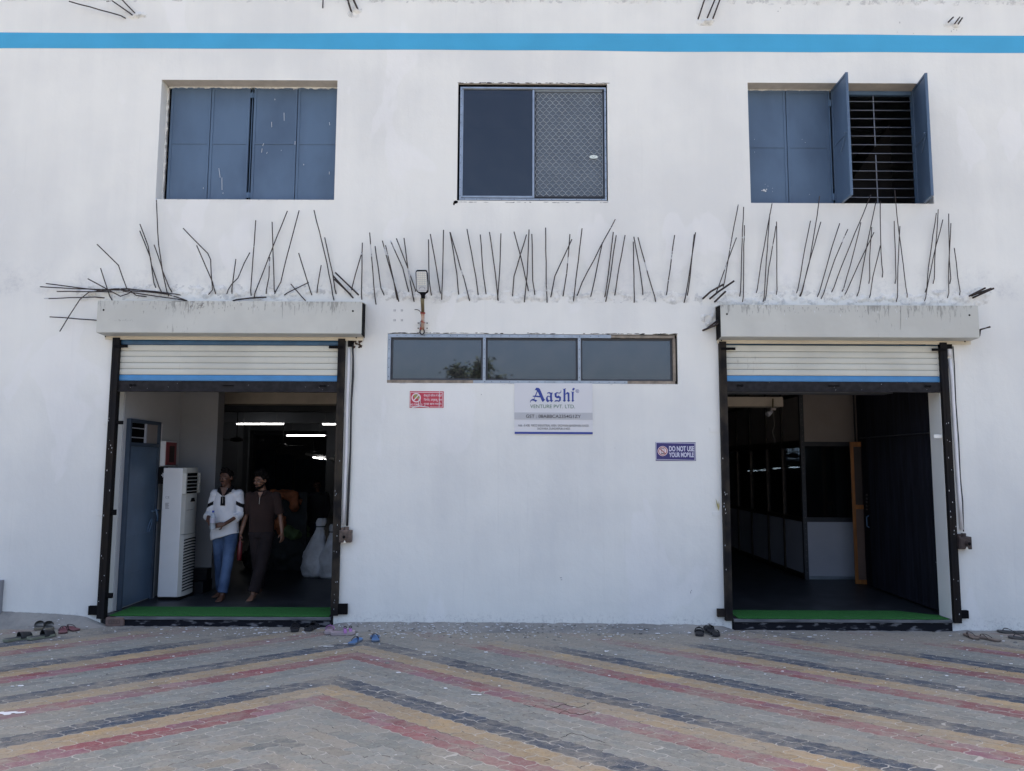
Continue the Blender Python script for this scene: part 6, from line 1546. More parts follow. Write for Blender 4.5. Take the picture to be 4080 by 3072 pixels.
for k in range(5):
    y0, y1 = ysd[k]+.02, ysd[k+1]-.02
    if y1 <= y0+.05: continue
    box('upper_panel', M['brownpanel'], XQ+.012, XQ+.03, y0, y1, zz['a']+.02, 2.75, t)
    box('glass_pane', M['glass_in'], XQ+.018, XQ+.022, y0, y1, zz['c'], zz['b']-.02, t)
    box('lower_panel', M['bluepanel'], XQ+.012, XQ+.03, y0, y1, F0+.08, zz['d'], t)
    box('post', M['bronze'], XQ-.01, XQ+.045, ysd[k+1]-.02, ysd[k+1]+.02, F0, 3.1, t)
    for (za_, zb_) in ((zz['b']-.02, zz['a']+.02), (zz['d'], zz['c']), (F0, F0+.08), (2.75, 2.80)): box('transom', M['bronze'], XQ-.005, XQ+.04, y0, y1, za_+.0005, zb_-.0005, t)
    box('fascia_panel', M['brownpanel'], XQ+.012, XQ+.03, y0, y1, 2.801, 3.1, t)
# ventilator window seen through the glass, a fan against it, strip lights
struct(box('office_back_wall', M['inwall'], 2.41, 15.7, 13.0, 13.15, F0, 3.449))
t = thing('ventilator_window', 'ventilator window, its panes self-glowing in place of daylight, glimpsed through the office glass with a fan before it', 'window', (6, 12.9, 2.4))
lit = mat('self_glowing_pane', (.85, .90, 1), .5, var=.03, emit=0.9)  # panes glow themselves for daylight; the wall behind has no opening
for (a, c, e_, f_) in ((535, 612, 447, 470), (537, 615, 477, 515)):
    box('glowing_pane', lit, q3(a, 500, 12.9).x, q3(c, 500, 12.9).x, 12.93, 12.95, q3(560, f_, 12.9).z, q3(560, e_, 12.9).z, t)
for k in range(5): x = q3(545+k*16, 500, 12.9).x; box('window_bar', M['gap'], x-.008, x+.008, 12.90, 12.925, q3(560, 515, 12.9).z, q3(560, 447, 12.9).z, t)
fan(2800+565*.6364, 1500+497*.6364, 10.0, .45, 'dark ceiling fan silhouetted against the bright ventilator window in the office', 'office fan')
def tube2(a, c, y0, y1, Y, label):
    p, q = q3(a, y0, Y), q3(c, y1, Y); t = thing('tube_light', label, 'tube light', tuple(p), 'lit tube lights behind the office glass'); b = MB(); b.cyl(p, q, .012, 6); b.build('lit_tube', M['tube'], t); b = MB(); b.loft([p+Vector((0, .02, .03)), q+Vector((0, .02, .03))], .015, 4); b.build('batten', M['conduit'], t)
tube2(278, 343, 593, 590, 9.5, 'leftmost faint lit tube behind the office glass'); tube2(356, 398, 588, 585, 9.5, 'second faint lit tube from the left behind the office glass'); tube2(440, 500, 578, 572, 9.0, 'third lit tube from the left behind the office glass'); tube2(538, 602, 570, 568, 8.6, 'rightmost lit tube behind the office glass, under the ventilator window')
# beam with lamp and cable
yb2 = 2.1
struct(box('ceiling_beam', M['beam'], 2.41, q3(503, 150, yb2).x, yb2, yb2+.3, q3(300, 187, yb2).z, q3(300, 128, yb2).z))
struct(box('ceiling_beam', M['indark'], 2.41, 5.0, 1.2, 1.5, q3(300, 100, 1.2).z, 3.449))
t = thing('hanging_camera', 'small pale camera lamp hanging from the tan beam in the right room', 'camera', tuple(q3(440, 200, 2.0)))
b = MB(); a = q3(440, 140, 2.05); c = q3(438, 205, 2.0); b.cyl(a, c, .012, 6); b.build('bracket', M['pole'], t)
b = MB(); b.box(c.x-.035, c.x+.035, c.y-.03, c.y+.03, c.z-.018, c.z+.018); b.build('mount', M['brownpanel'], t)
b = MB(); e_ = q3(415, 232, 1.97); b.loft([c+Vector((-.02, 0, -.02)), e_+Vector((.02, 0, .01)), e_, e_+Vector((-.03, -.01, -.015))], [.018, .026, .036, .032], 12); b.build('lamp_head', M['bluepanel'], t)
b = MB(); b.loft([q3(444, y, 2.0)+Vector((.02*math.sin(y*.05), 0, 0)) for y in (205, 250, 300, 350, 400, 420)], .0025, 5); b.build('hanging_cable', M['brownpanel'], t)
# wooden framed glazed door standing open
t = thing('wooden_door', 'narrow orange varnished wooden framed door standing open beside the partition', 'door', (5, 2.2, F0))
hA, hB = q3(955, 1290, 2.46), fl(2800+1045*.6364, 1500+1306*.6364, F0)
v1 = Vector((hB.x-hA.x, hB.y-hA.y, 0)); n1 = Vector((-v1.y, v1.x, 0)).normalized()*.02
zt_ = q3(960, 410, 2.46).z
def plank(u0, u1, z0_, z1_, nm, mt, s=1.0):
    a, c = Vector((hA.x, hA.y, 0))+v1*u0, Vector((hA.x, hA.y, 0))+v1*u1; n2 = n1*s; b = MB()
    b.hexa([(a-n2)+Vector((0, 0, z0_)), (c-n2)+Vector((0, 0, z0_)), (c+n2)+Vector((0, 0, z0_)), (a+n2)+Vector((0, 0, z0_)), (a-n2)+Vector((0, 0, z1_)), (c-n2)+Vector((0, 0, z1_)), (c+n2)+Vector((0, 0, z1_)), (a+n2)+Vector((0, 0, z1_))]); return b.build(nm, mt, t)
plank(0, .24, F0+.01, zt_, 'stile', M['wood']); plank(.80, 1.0, F0+.01, zt_, 'stile', M['wood']); plank(.2405, .7995, F0+.01, F0+.07, 'rail', M['wood']); plank(.2405, .7995, zt_-.07, zt_, 'rail', M['wood']); plank(.2405, .7995, 1.10, 1.16, 'rail', M['wood'])
plank(.241, .799, F0+.071, 1.099, 'lower_panel', mat('brown_mesh_panel', (.10, .06, .045), .7), .3); plank(.241, .799, 1.161, zt_-.071, 'glass_panel', M['glassdark'], .2)
b = MB(); 
for k in range(5): q_ = q3(985, 740+22*k, 2.3); b.ell((q_.x+.02, 2.14, q_.z), (.012, .02, .02), 1)
b.build('door_lock', M['bronze'], t)
# dark ribbed sheet folded along the right side
t = thing('ribbed_gate', 'nearly black ribbed sheet gate folded along the right side of the right room', 'gate', (4.9, 1, F0))
y = .30; k = 0; sy0, sy1 = .28, 2.05
while y < sy1:
    xa_ = 4.845+.07*(y-.3)/1.7; b = MB(); b.prism([(xa_, y), (xa_+.05, y), (xa_+.05, y+.052), (xa_+.012, y+.052), (xa_-.012, y+.026)], F0+.03, 3.05, 'z'); b.build('rib', M['ribbed'], t); y += .058
box('top_track', M['aludark'], 4.80, 4.83, .28, 2.05, q3(1300, 362, .6).z, q3(1300, 362, .6).z+.012, t)
b = MB(); q_ = q3(1057, 910, 1.9); b.loft([(4.84, 1.95, q_.z+.08), (4.81, 1.95, q_.z+.06), (4.81, 1.95, q_.z-.06), (4.84, 1.95, q_.z-.08)], .008, 6); b.build('pull_handle', M['steelblue2'], t)
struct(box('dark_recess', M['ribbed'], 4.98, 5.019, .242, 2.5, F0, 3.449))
# worn white jamb pieces just behind the guides
struct(box('door_jamb', M['inwall'], -4.47+.001, -4.456, 0.003, .2395, F0, 2.9)) if False else None

# ================================================================ THINGS BEHIND THE CAMERA (mirrored in the glass)
bark = mat('grey_brown_bark', (.10, .08, .06), .9, var=.3, scale=9)
leafm = mat('dusty_green_leaf', (.035, .05, .022), .7, var=.45, scale=.9)
def tree(x, y, h, cr, label, seed, n=2600):
    r = random.Random(seed); t = thing('roadside_tree', label, 'tree', (x, y, -.07), 'trees across the road')
    b = MB(); th = h*.42; P = [Vector((x+r.gauss(0, .12)*i, y+r.gauss(0, .12)*i, -.1+th*i/4)) for i in range(5)]; b.loft(P, [.22, .18, .15, .13, .10], 8); tips = []
    for k in range(9):
        a = r.uniform(0, 6.28); u = r.uniform(.5, 1); s = P[2].lerp(P[4], u); e = s+Vector((math.cos(a)*cr*r.uniform(.4, .85), math.sin(a)*cr*r.uniform(.4, .85), (h-th)*r.uniform(.25, .85)))
        m_ = s.lerp(e, .5)+Vector((0, 0, .3)); b.loft([s, m_, e], [.08, .05, .02], 6); tips += [e, m_.lerp(e, .5)]
    b.build('trunk', bark, t, smooth=True)
    b = MB()
    for k in range(n):
        c_ = r.choice(tips)+Vector((r.gauss(0, cr*.20), r.gauss(0, cr*.20), r.gauss(0, cr*.16)))
        a, e_ = r.uniform(0, 6.28), r.uniform(-1, 1); s = r.uniform(.10, .20); u_ = Vector((math.cos(a), math.sin(a), e_*.6)).normalized()*s; v_ = Vector((-math.sin(a)*.5, math.cos(a)*.5, r.uniform(-.8, .8))).normalized()*s*.55
        vs = [b.bm.verts.new(c_+w_) for w_ in (-u_, v_, u_, -v_)]; b.bm.faces.new(vs)
    b.build('crown', leafm, t)
tree(-2.9, -44, 9.9, 1.6, 'tall loose crowned tree across the road, mirrored in the strip window', 3, 6500)
tree(-0.7, -46, 8.6, 1.8, 'lower tree right of the tall one across the road', 4, 4500)
tree(-16, -52, 8.0, 3.0, 'broad low tree far left across the road', 5, 1800)
tree(14, -56, 7.6, 3.2, 'broad low tree far right across the road', 6, 1800)
tree(26, -48, 7.0, 2.8, 'small tree farthest right across the road', 8, 1500)
# ================================================================ PEOPLE
def evalmesh(o):
    dg = bpy.context.evaluated_depsgraph_get(); dg.update(); m2 = bpy.data.meshes.new_from_object(o.evaluated_get(dg)); o.modifiers.clear(); old = o.data; o.data = m2; return m2
def solid(b, name, mt, parent, vox, smooth=4, fold=0.0, fscale=(9, 9, 3), seed=0, paint=None):
    o = b.build(name, mt, None); r = o.modifiers.new('r', 'REMESH'); r.mode = 'VOXEL'; r.voxel_size = vox
    s = o.modifiers.new('s', 'SMOOTH'); s.factor = .5; s.iterations = smooth
    me = evalmesh(o)
    if fold:
        for v in me.vertices:
            p = v.co; q = mn.fractal((p.x*fscale[0]+seed, p.y*fscale[1], p.z*fscale[2]), .8, 2, 3)+.5*math.sin(p.z*26+p.x*18+4*mn.noise((p.x*5, p.y*5, seed)))
            v.co = p+v.normal*q*fold
    if paint:
        for m_ in paint[1:]: me.materials.append(m_)
        for f in me.polygons:
            f.material_index = paint[0](f.center)
    for f in me.polygons: f.use_smooth = True
    o.parent = parent
    return o
def hand(b, w, d, side, up, curl=0.5, s=1.0, spread=1.0, thumb=1):
    """palm + five fingers; w wrist point, d direction to the fingers, up = back of the hand, side = thumb side"""
    w = Vector(w); d = Vector(d).normalized(); up = (Vector(up)-d*Vector(up).dot(d)).normalized(); sd = d.cross(up)*thumb
    b.loft([w-d*.01*s, w+d*.02*s, w+d*.055*s, w+d*.09*s], [(.021*s, .017*s), (.030*s, .017*s), (.038*s, .014*s), (.034*s, .011*s)], 10, ref=up)
    for k, (o_, ln, r_) in enumerate(((.028, .066, .0085), (.010, .075, .0088), (-.009, .070, .0085), (-.027, .055, .0078))):
        base = w+d*.080*s+sd*o_*s; c1 = curl*(1+.12*k); P = [base-d*.01]; cur = base; ang = 0
        for seg_ in (.45, .32, .25):
            ang += c1*.75; dd = (d*math.cos(ang)-up*math.sin(ang)); cur = cur+dd*ln*seg_*s; P.append(cur)
        b.loft([P[0], base]+P[1:], [r_*s, r_*s, r_*.97*s, r_*.9*s, r_*.72*s], 7)
    tb_ = w+d*.028*s+sd*.026*s; td = (d*.55+sd*.8-up*.25).normalized(); t2_ = tb_+td*.036*s; td2 = (d*.85+sd*.25-up*.45*curl).normalized()
    b.loft([tb_-sd*.012, tb_, t2_, t2_+td2*.028*s], [.012*s, .012*s, .0105*s, .008*s], 8)
def foot(b, ankle, yaw, s=1.0, pitch=0.0):
    a = Vector(ankle); d = Vector((math.sin(yaw), -math.cos(yaw), 0)); sd = Vector((math.cos(yaw), math.sin(yaw), 0)); g = a.z-.075*s
    def q(f, u, z): return a+d*f*s+sd*u*s+Vector((0, 0, z*s-.0))
    b.loft([q(-.045, 0, -.045), q(-.03, 0, -.035), q(.03, 0, -.035), q(.08, 0, -.047), q(.125, 0, -.057), q(.145, 0, -.060)], [(.022*s, .026*s), (.032*s, .036*s), (.033*s, .036*s), (.038*s, .026*s), (.042*s, .016*s), (.038*s, .012*s)], 12, ref=(0, 0, 1))
    b.loft([q(0, 0, .06), q(0, 0, .0), q(.01, 0, -.04)], [.035*s, .034*s, .034*s], 10)
    for k, (u, f, r_) in enumerate(((-.028, .160, .0125), (-.010, .163, .0095), (.006, .158, .009), (.020, .150, .0085), (.033, .140, .008))):
        b.loft([q(f-.035, u*.9, -.062), q(f-.012, u, -.062), q(f+.006, u, -.065)], [r_*s, r_*s, r_*.85*s], 7)
def head(bh, c, s, yaw, pitch=0.0, roll=0.0):
    R_ = Matrix.Rotation(yaw, 3, 'Z') @ Matrix.Rotation(pitch, 3, 'X') @ Matrix.Rotation(roll, 3, 'Y'); c = Vector(c)
    def q(x, y, z): return c+R_@Vector((x*s, y*s, z*s))
    E_ = lambda x, y, z, a, b_, d: bh.ell(q(x, y, z), (a*s, b_*s, d*s), 3, R_)
    E_(0, .012, .030, .074, .092, .085); E_(0, -.018, -.010, .062, .072, .080); E_(0, -.030, -.055, .046, .048, .045); E_(0, -.058, -.088, .022, .018, .016)
    E_(0, -.082, .038, .050, .016, .014)                                     # brow
    bh.loft([q(0, -.086, .030), q(0, -.100, .005), q(0, -.110, -.018)], [(.008*s, .008*s), (.011*s, .012*s), (.016*s, .013*s)], 8)
    E_(-.013, -.098, -.022, .008, .009, .007); E_(.013, -.098, -.022, .008, .009, .007)
    E_(0, -.090, -.046, .023, .010, .006); E_(0, -.088, -.057, .020, .010, .007)
    for sx_ in (-1, 1):
        E_(sx_*.036, -.068, -.012, .022, .020, .022)
        bh.ell(q(sx_*.076, .010, .004), (.010*s, .022*s, .032*s), 2, R_)
    return q, R_
def person(label, skin, base, S_, yaw, cfg):
    root = thing('person', label, 'person', base)
    s = S_
    T = Matrix.Translation(Vector(base)) @ Matrix.Rotation(yaw, 4, 'Z')
    def W(p): return T @ (Vector(p)*s)
    J = {k: W(v) for k, v in cfg['J'].items()}
    b = MB(); A = lambda *k: [J[x] if isinstance(x, str) else x for x in k]
    # limbs and trunk of the continuous body
    b.loft([J['hip'], J['waist'], J['chest'], J['neckb']], [(.145*s, .10*s), (.13*s, .09*s), (.155*s, .10*s), (.06*s, .055*s)], 16)
    b.loft([J['neckb']-Vector((0, 0, .03*s)), J['neck'], J['head']-Vector((0, 0, .02*s))], [.058*s, .052*s, .052*s], 12)
    for q in 'LR':
        b.loft(A('sh'+q, 'el'+q, 'wr'+q), [.040*s, .036*s, .024*s], 10); b.ell(J['sh'+q], (.042*s,)*3, 2); b.ell(J['el'+q], (.036*s,)*3, 2)
        b.loft([J['hp'+q], J['kn'+q], J['an'+q]], [.080*s, .055*s, .036*s], 12)
        foot(b, J['an'+q], cfg['foot'+q]+yaw, s)
        hw = cfg['hand'+q]; hand(b, J['wr'+q], T.to_3x3()@Vector(hw[0]), None, T.to_3x3()@Vector(hw[1]), hw[2], s*.98, thumb=hw[3])
    qf, RH = head(b, J['head'], s, yaw+cfg['hy'], cfg.get('hp', 0), cfg.get('hr', 0))
    solid(b, 'body', skin, root, .0055, 2)
    for o in [root.children[-1]] if root.children else []: pass
    # face details
    fb = MB()
    for sx_ in (-1, 1):
        fb.mi = 0; fb.ell(qf(sx_*.030, -.0835, .012), (.0105*s, .005*s, .0045*s), 2, RH)
        fb.mi = 1; fb.ell(qf(sx_*.030, -.0885, .012), (.0058*s, .003*s, .0058*s), 1, RH)
        fb.mi = 1; fb.loft([qf(sx_*.014, -.094, .030), qf(sx_*.030, -.096, .036), qf(sx_*.048, -.086, .030)], [(.003*s, .0045*s)]*3, 6)
    fb.mi = 2; fb.loft([qf(-.022, -.096, -.052), qf(0, -.101, -.050), qf(.022, -.096, -.052)], [.003*s, .005*s, .003*s], 6)
    o = fb.build('eyes_and_brows', [mat('eye_white', (.14, .12, .11), .6, spec=.1), mat('eye_dark', (.012, .01, .01), .5), mat('lip', (.13, .055, .05), .5)], root, smooth=True)
    hb = MB()
    hb.mi = 0
    for k in range(cfg.get('curls', 150)):
        th = rnd.uniform(0, 6.283); ph = rnd.uniform(0, 1.0); z = ph; rr = math.sqrt(max(0, 1-z*z)); x, y = rr*math.cos(th), rr*math.sin(th)
        if y < -.45 and z < .62: continue
        hb.ell(qf(x*.076, .012+y*.092, .036+z*.082), (.016*s, .016*s, .015*s), 1)
    hb.ell(qf(0, .020, .044), (.077*s, .090*s, .082*s), 3, RH)
    hb.ell(qf(0, .045, -.005), (.070*s, .062*s, .060*s), 2, RH)
    for sx_ in (-1, 1): hb.loft([qf(sx_*.073, -.012, .035), qf(sx_*.072, -.010, .005)], [(.006*s, .012*s), (.004*s, .008*s)], 6)
    for e in cfg.get('quiff', []): hb.ell(qf(*e[:3]), (e[3]*s,)*3, 2)
    solid(hb, 'hair', cfg['hair'], root, .006, 1)
    mb = MB(); mb.loft([qf(-.027, -.094, -.040), qf(-.012, -.104, -.034), qf(0, -.106, -.036), qf(.012, -.104, -.034), qf(.027, -.094, -.040)], [(.003*s, .003*s), (.005*s, .005*s), (.004*s, .004*s), (.005*s, .005*s), (.003*s, .003*s)], 6)
    if cfg.get('beard'):
        for i in range(17):
            u = -1+2*i/16; mb.ell(qf(u*.052, -.034-.052*(1-u*u), -.066-.024*(1-abs(u))), (.015*s, .012*s, .019*s), 1, RH); mb.ell(qf(u*.064, -.020-.040*(1-u*u), -.045-.030*(1-abs(u))), (.010*s, .010*s, .016*s), 1, RH)
    mb.build('facial_hair', cfg['hair'], root, smooth=True)
    for o in bpy.data.objects:
        if o.parent == root and o.matrix_parent_inverse == Matrix(): o.matrix_parent_inverse = root.matrix_basis.inverted()
    return root, J, T, s, W
def setp(o, root): o.parent = root; o.matrix_parent_inverse = root.matrix_basis.inverted(); return o
skin1 = mat('warm_brown_skin', (.095, .043, .027), .5, var=.08, scale=20); skin2 = mat('light_brown_skin', (.185, .095, .06), .5, var=.08, scale=20)
hairm = mat('black_hair', (.006, .005, .005), .85, var=.3, scale=40, spec=.08)
white = mat('white_jersey', (.60, .61, .64), .8, var=.05, scale=6, bump=.3, bscale=20)
blackc = mat('black_jersey_trim', (.007, .007, .009), .9, spec=.15)
jeans = mat('faded_blue_denim', (.095, .150, .265), .9, spec=.2, col2=(.030, .055, .12), scale=3.2, bump=.3, bscale=90)
brown = mat('dark_brown_polo', (.024, .011, .009), .95, var=.15, scale=5)
brown2 = mat('dark_taupe_trousers', (.020, .015, .016), .95, var=.15, scale=5, spec=.2)
zipm = mat('zip_metal', (.35, .34, .33), .4, metal=.8)

# --- man in the white jersey
b1 = fl(905, 2372, F0); b1 = Vector((pt(905, 2000, 1.10).x, 1.08, F0))
ht = pt(905, 1869, 1.08).z - F0; s1 = ht/1.725
cfg = dict(J=dict(hip=(0, 0, .93), waist=(0, 0, 1.06), chest=(0, 0, 1.29), neckb=(.0, .005, 1.455), neck=(0, -.005, 1.50), head=(-.01, -.02, 1.60),
  shL=(-.160, 0, 1.395), elL=(-.205, -.03, 1.14), wrL=(-.165, -.20, 1.045), shR=(.165, 0, 1.395), elR=(.200, .0, 1.12), wrR=(.055, -.20, 1.00),
  hpL=(-.085, 0, .90), knL=(-.075, .04, .50), anL=(-.085, .16, .085), hpR=(.085, 0, .90), knR=(.07, -.06, .50), anR=(.045, -.14, .078)),
  footL=-.15, footR=.05, handL=((.75, -.35, -.10), (-.2, -.9, .3), 1.0, 1), handR=((-.85, -.25, -.12), (.1, -.9, .2), .75, -1), hy=-.22, hp=.06, hair=hairm, curls=170, quiff=[(.0, -.05, .118, .03), (.03, -.03, .125, .03), (-.03, -.03, .12, .03)])
m1, J, T, s, W = person('man in a white jersey with black collar and blue jeans, barefoot, holding a water bottle', skin1, b1, s1, 0.0, cfg)
b = MB()      # jersey
b.loft([W((.0, 0, .825)), W((-.009, 0, .855)), W((-.004, 0, .96)), W((0, -.005, 1.10)), W((0, 0, 1.28)), W((0, 0, 1.395)), W((0, .01, 1.440)), W((0, .02, 1.458))], [(.192*s, .138*s), (.190*s, .136*s), (.178*s, .130*s), (.166*s, .122*s), (.162*s, .116*s), (.150*s, .094*s), (.115*s, .070*s), (.066*s, .050*s)], 22, power=.85)
for q, e2 in (('L', (-.205, -.115, 1.08)), ('R', (.155, -.085, 1.065))):
    b.ell(J['sh'+q]+Vector((0, 0, -.008)), (.066*s, .072*s, .066*s), 3)
    b.loft([J['sh'+q]+Vector((0, 0, .01)), J['sh'+q].lerp(J['el'+q], .55), J['el'+q], W(e2)], [.060*s, .058*s, .057*s, .061*s], 14)
def jpaint(c):
    l = T.inverted() @ c; x, y, z = l.x/s, l.y/s, l.z/s
    ax = abs(x)
    if ax > .150 and 1.225 < z+ (ax-.2)*.5 < 1.275: return 1                      # arm bands
    if x > .205 and z < 1.24 and abs(y+.01) < .018: return 1                     # stripe down the outer sleeve
    if ax > .10 and z > 1.43-.25*(ax-.10) and y > .005 and y < .03: return 1     # shoulder piping
    return 0
setp(solid(b, 'jersey', white, m1, .0075, 3, .0035, seed=2, paint=(jpaint, blackc)), m1)
b = MB()
yf = -.118
b.prism([(-.026, 1.36), (.026, 1.36), (.030, 1.24), (-.030, 1.24)], 0, .012)
for v in b.bm.verts: v.co = W((v.co.x-.005, yf-.012+v.co.y, v.co.z))
b.build('placket', blackc, m1)
b = MB()
for sx_ in (-1, 1):
    b.hexa([W((sx_*.010-.003, yf-.006, 1.365)), W((sx_*.095, -.095, 1.425)), W((sx_*.085, -.055, 1.468)), W((sx_*.050, -.080, 1.460)), W((sx_*.010-.003, yf-.014, 1.372)), W((sx_*.098, -.108, 1.430)), W((sx_*.088, -.060, 1.480)), W((sx_*.048, -.092, 1.470))])
    b.loft([W((sx_*.085, -.06, 1.465)), W((sx_*.075, .0, 1.490)), W((sx_*.04, .05, 1.495)), W((0, .06, 1.495))], [(.010*s, .022*s)]*4, 8)
b.build('collar', blackc, m1)
b = MB(); b.prism([(-.050, 1.480), (.050, 1.480), (.006, 1.372), (-.012, 1.372)], 0, .006)
for v in b.bm.verts: v.co = W((v.co.x, -.105+(1.462-v.co.z)*-.10+v.co.y-.008, v.co.z))
b.build('open_neck', skin1, m1)
b = MB(); b.loft([W((-.003, yf-.016, 1.355)), W((-.003, yf-.016, 1.27))], .0025, 6); b.build('zip', zipm, m1)
b = MB()
b.loft([W((0, 0, .97)), W((0, 0, .88)), W((0, 0, .82))], [(.158*s, .105*s), (.165*s, .110*s), (.150*s, .105*s)], 18)
for q in 'LR': b.loft([J['hp'+q], J['hp'+q].lerp(J['kn'+q], .5), J['kn'+q], J['kn'+q].lerp(J['an'+q], .6), J['an'+q]+Vector((0, 0, .02))], [(.094*s, .103*s), (.084*s, .092*s), (.070*s, .076*s), (.066*s, .070*s), (.064*s, .068*s)], 16)
setp(solid(b, 'jeans', jeans, m1, .0075, 3, .004, (7, 7, 12), seed=5), m1)
# water bottle held between his hands
bw = W((-.085, -.235, .935)); bh = .245*s
t = thing('water_bottle', 'clear plastic water bottle with blue cap in the hands of the man in white', 'bottle', bw)
b = MB(); b.loft([bw, bw+Vector((0, 0, .02)), bw+Vector((0, 0, bh*.62)), bw+Vector((0, 0, bh*.78)), bw+Vector((0, 0, bh*.90))], [.034*s, .037*s, .037*s, .026*s, .013*s], 20); b.build('bottle_body', M['bottle'], t, smooth=True)
b = MB(); b.loft([bw+Vector((0, 0, bh*.902)), bw+Vector((0, 0, bh*1.0))], .0155*s, 14); b.build('bottle_cap', mat('blue_bottle_cap', (.02, .06, .40), .4), t)
b = MB(); b.loft([bw+Vector((0, 0, bh*.35)), bw+Vector((0, 0, bh*.6))], .0377*s, 20, cap=False); b.build('bottle_label', mat('pale_bottle_label', (.42, .42, .50), .5), t)

# --- man in the brown polo
b2 = Vector((pt(1046, 2000, 1.12).x, 1.12, F0)); ht = pt(1050, 1882, 1.12).z-F0; s2 = ht/1.725
cfg = dict(J=dict(hip=(0, 0, .93), waist=(0, 0, 1.06), chest=(.0, 0, 1.29), neckb=(.0, .005, 1.455), neck=(-.01, -.005, 1.50), head=(-.03, -.03, 1.60),
  shL=(-.180, 0, 1.40), elL=(-.232, .03, 1.13), wrL=(-.275, -.03, .88), shR=(.185, 0, 1.40), elR=(.250, .02, 1.13), wrR=(.305, -.06, .90),
  hpL=(-.085, 0, .90), knL=(-.045, .05, .49), anL=(-.065, .20, .11), hpR=(.085, 0, .90), knR=(.045, -.06, .50), anR=(-.03, -.16, .085)),
  footL=-.1, footR=0, handL=((-.05, -.15, -1), (-.8, -.5, 0), .75, -1), handR=((.15, -.20, -1), (.85, -.45, 0), .45, 1), hy=-.32, hp=.16, hair=hairm, curls=190, beard=True,
  quiff=[(.04, -.02, .125, .046), (.070, .02, .100, .046), (.0, -.03, .13, .044), (.078, .05, .06, .042), (.03, .03, .14, .042), (-.03, -.02, .125, .04)])
m2, J, T, s, W = person('bearded man in a dark brown polo and dark trousers walking barefoot with a red bottle', skin2, b2, s2, 0.0, cfg)
b = MB()
b.loft([W((0, 0, .90)), W((0, 0, 1.0)), W((0, -.005, 1.12)), W((0, 0, 1.28)), W((0, 0, 1.40)), W((0, 0, 1.452)), W((0, 0, 1.475))], [(.172*s, .115*s), (.172*s, .122*s), (.176*s, .122*s), (.192*s, .120*s), (.180*s, .100*s), (.120*s, .078*s), (.068*s, .064*s)], 20, power=.9)
for q in 'LR':
    b.ell(J['sh'+q]+Vector((0, 0, -.006)), (.068*s, .070*s, .066*s), 3); b.loft([J['sh'+q]+Vector((0, 0, .01)), J['sh'+q].lerp(J['el'+q], .5), J['sh'+q].lerp(J['el'+q], .92)], [.066*s, .066*s, .066*s], 14)
setp(solid(b, 'polo_shirt', brown, m2, .0075, 3, .0028, seed=11), m2)
b = MB()
for sx_ in (-1, 1):
    b.hexa([W((sx_*.008, -.122, 1.385)), W((sx_*.075, -.105, 1.425)), W((sx_*.075, -.055, 1.468)), W((sx_*.045, -.080, 1.458)), W((sx_*.008, -.130, 1.390)), W((sx_*.078, -.116, 1.430)), W((sx_*.078, -.060, 1.478)), W((sx_*.043, -.090, 1.468))])
b.build('collar', brown, m2)
b = MB(); b.prism([(-.035, 1.455), (.035, 1.455), (.004, 1.385), (-.008, 1.385)], 0, .006)
for v in b.bm.verts: v.co = W((v.co.x, -.100+(1.455-v.co.z)*-.12+v.co.y-.010, v.co.z))
b.build('open_neck', skin2, m2)
b = MB(); b.loft([W((0, -.124, 1.385)), W((-.004, -.128, 1.29))], .003, 6); b.build('zip', zipm, m2)
b = MB()
b.loft([W((0, 0, .99)), W((0, 0, .90)), W((0, 0, .83))], [(.160*s, .108*s), (.165*s, .115*s), (.150*s, .108*s)], 18)
for q in 'LR': b.loft([J['hp'+q], J['hp'+q].lerp(J['kn'+q], .5), J['kn'+q], J['kn'+q].lerp(J['an'+q], .6), J['an'+q]+Vector((0, 0, .02))], [(.096*s, .105*s), (.092*s, .098*s), (.084*s, .088*s), (.080*s, .084*s), (.080*s, .084*s)], 16)
setp(solid(b, 'trousers', brown2, m2, .0075, 3, .004, (7, 7, 12), seed=15), m2)
rb_ = J['wrL']+Vector((.005, -.02, -.105*s))
t = thing('red_bottle', 'slim red translucent bottle hanging from the hand of the man in brown', 'bottle', rb_)
b = MB(); b.loft([rb_+Vector((0, 0, .03)), rb_, rb_+Vector((0, 0, -.03)), rb_+Vector((-.004, 0, -.22)), rb_+Vector((-.004, 0, -.23))], [.013, .015, .028, .028, .022], 16); b.build('bottle_body', mat('dark_red_bottle', (.10, .008, .012), .35), t, smooth=True)
b = MB(); b.loft([rb_+Vector((0, 0, .031)), rb_+Vector((0, 0, .055))], .017, 12); b.build('bottle_cap', mat('dark_red_cap', (.08, .008, .01), .4), t)

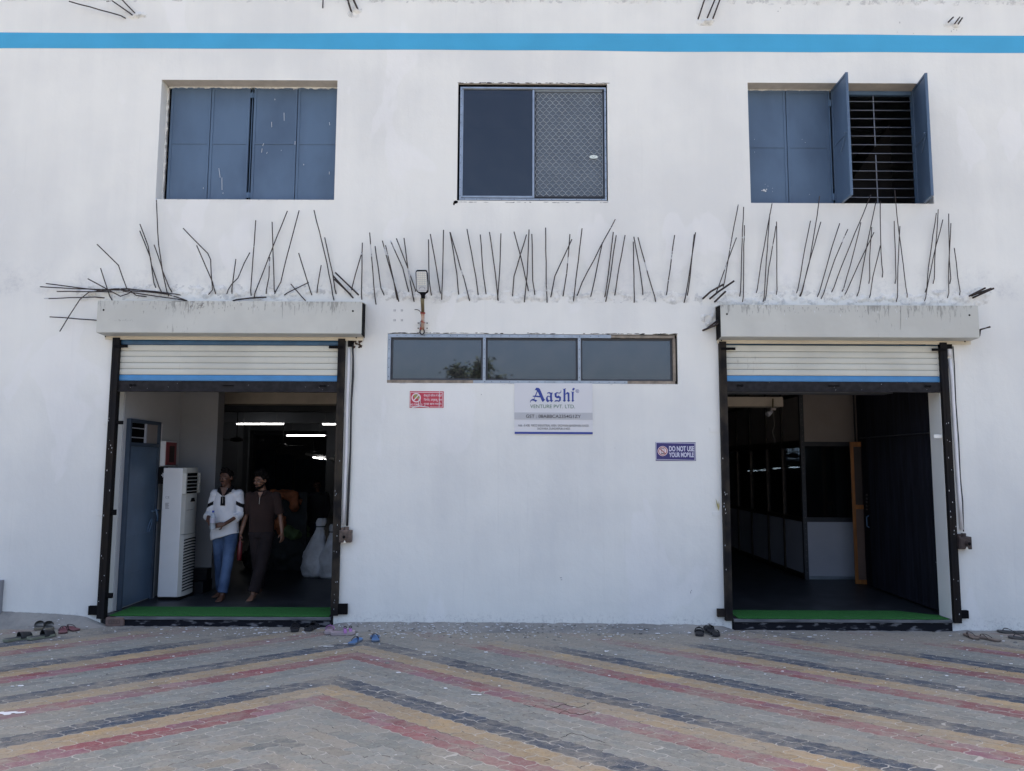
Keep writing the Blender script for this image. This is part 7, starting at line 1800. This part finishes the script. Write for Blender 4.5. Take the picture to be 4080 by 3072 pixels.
# --- dim figure standing deeper in the hall
Y3 = 4.6; b3 = Vector((pt(1262, 2000, Y3).x, Y3, F0)); ht = pt(1262, 1913, Y3).z-F0; s3 = ht/1.725
cfg = dict(J=dict(hip=(0, 0, .93), waist=(0, 0, 1.06), chest=(0, 0, 1.29), neckb=(0, .005, 1.455), neck=(0, -.005, 1.50), head=(0, -.01, 1.60),
  shL=(-.19, 0, 1.41), elL=(-.24, .03, 1.13), wrL=(-.255, -.03, .88), shR=(.19, 0, 1.41), elR=(.235, .02, 1.13), wrR=(.20, -.10, .92),
  hpL=(-.085, 0, .90), knL=(-.095, -.01, .50), anL=(-.10, .02, .085), hpR=(.085, 0, .90), knR=(.095, -.01, .50), anR=(.10, .02, .085)),
  footL=-.15, footR=.15, handL=((0, -.1, -1), (-1, 0, 0), .4, -1), handR=((0, -.3, -1), (1, 0, 0), .6, 1), hy=.1, hair=hairm, curls=110)
dshirt = mat('dark_work_shirt', (.022, .022, .026), .85); dtr = mat('dark_navy_trousers', (.018, .024, .045), .85)
m3, J, T, s, W = person('dim figure in dark clothes standing deep in the hall behind the white sacks', skin1, b3, s3, 0.05, cfg)
b = MB()
b.loft([W((0, 0, .86)), W((0, 0, 1.0)), W((0, 0, 1.28)), W((0, 0, 1.40)), W((0, 0, 1.452)), W((0, 0, 1.475))], [(.175*s, .12*s), (.17*s, .12*s), (.19*s, .12*s), (.180*s, .100*s), (.120*s, .078*s), (.068*s, .064*s)], 18, power=.9)
for q in 'LR':
    b.ell(J['sh'+q], (.07*s,)*3, 3); b.loft([J['sh'+q]+Vector((0, 0, .01)), J['el'+q], J['el'+q].lerp(J['wr'+q], .85)], [.072*s, .060*s, .045*s], 12)
setp(solid(b, 'work_shirt', dshirt, m3, .010, 3, .003, seed=21), m3)
b = MB(); b.loft([W((0, 0, .97)), W((0, 0, .84))], [(.160*s, .11*s), (.155*s, .11*s)], 16)
for q in 'LR': b.loft([J['hp'+q], J['kn'+q], J['an'+q]+Vector((0, 0, .02))], [(.095*s, .10*s), (.08*s, .085*s), (.075*s, .08*s)], 14)
setp(solid(b, 'trousers', dtr, m3, .010, 3, .003, seed=25), m3)
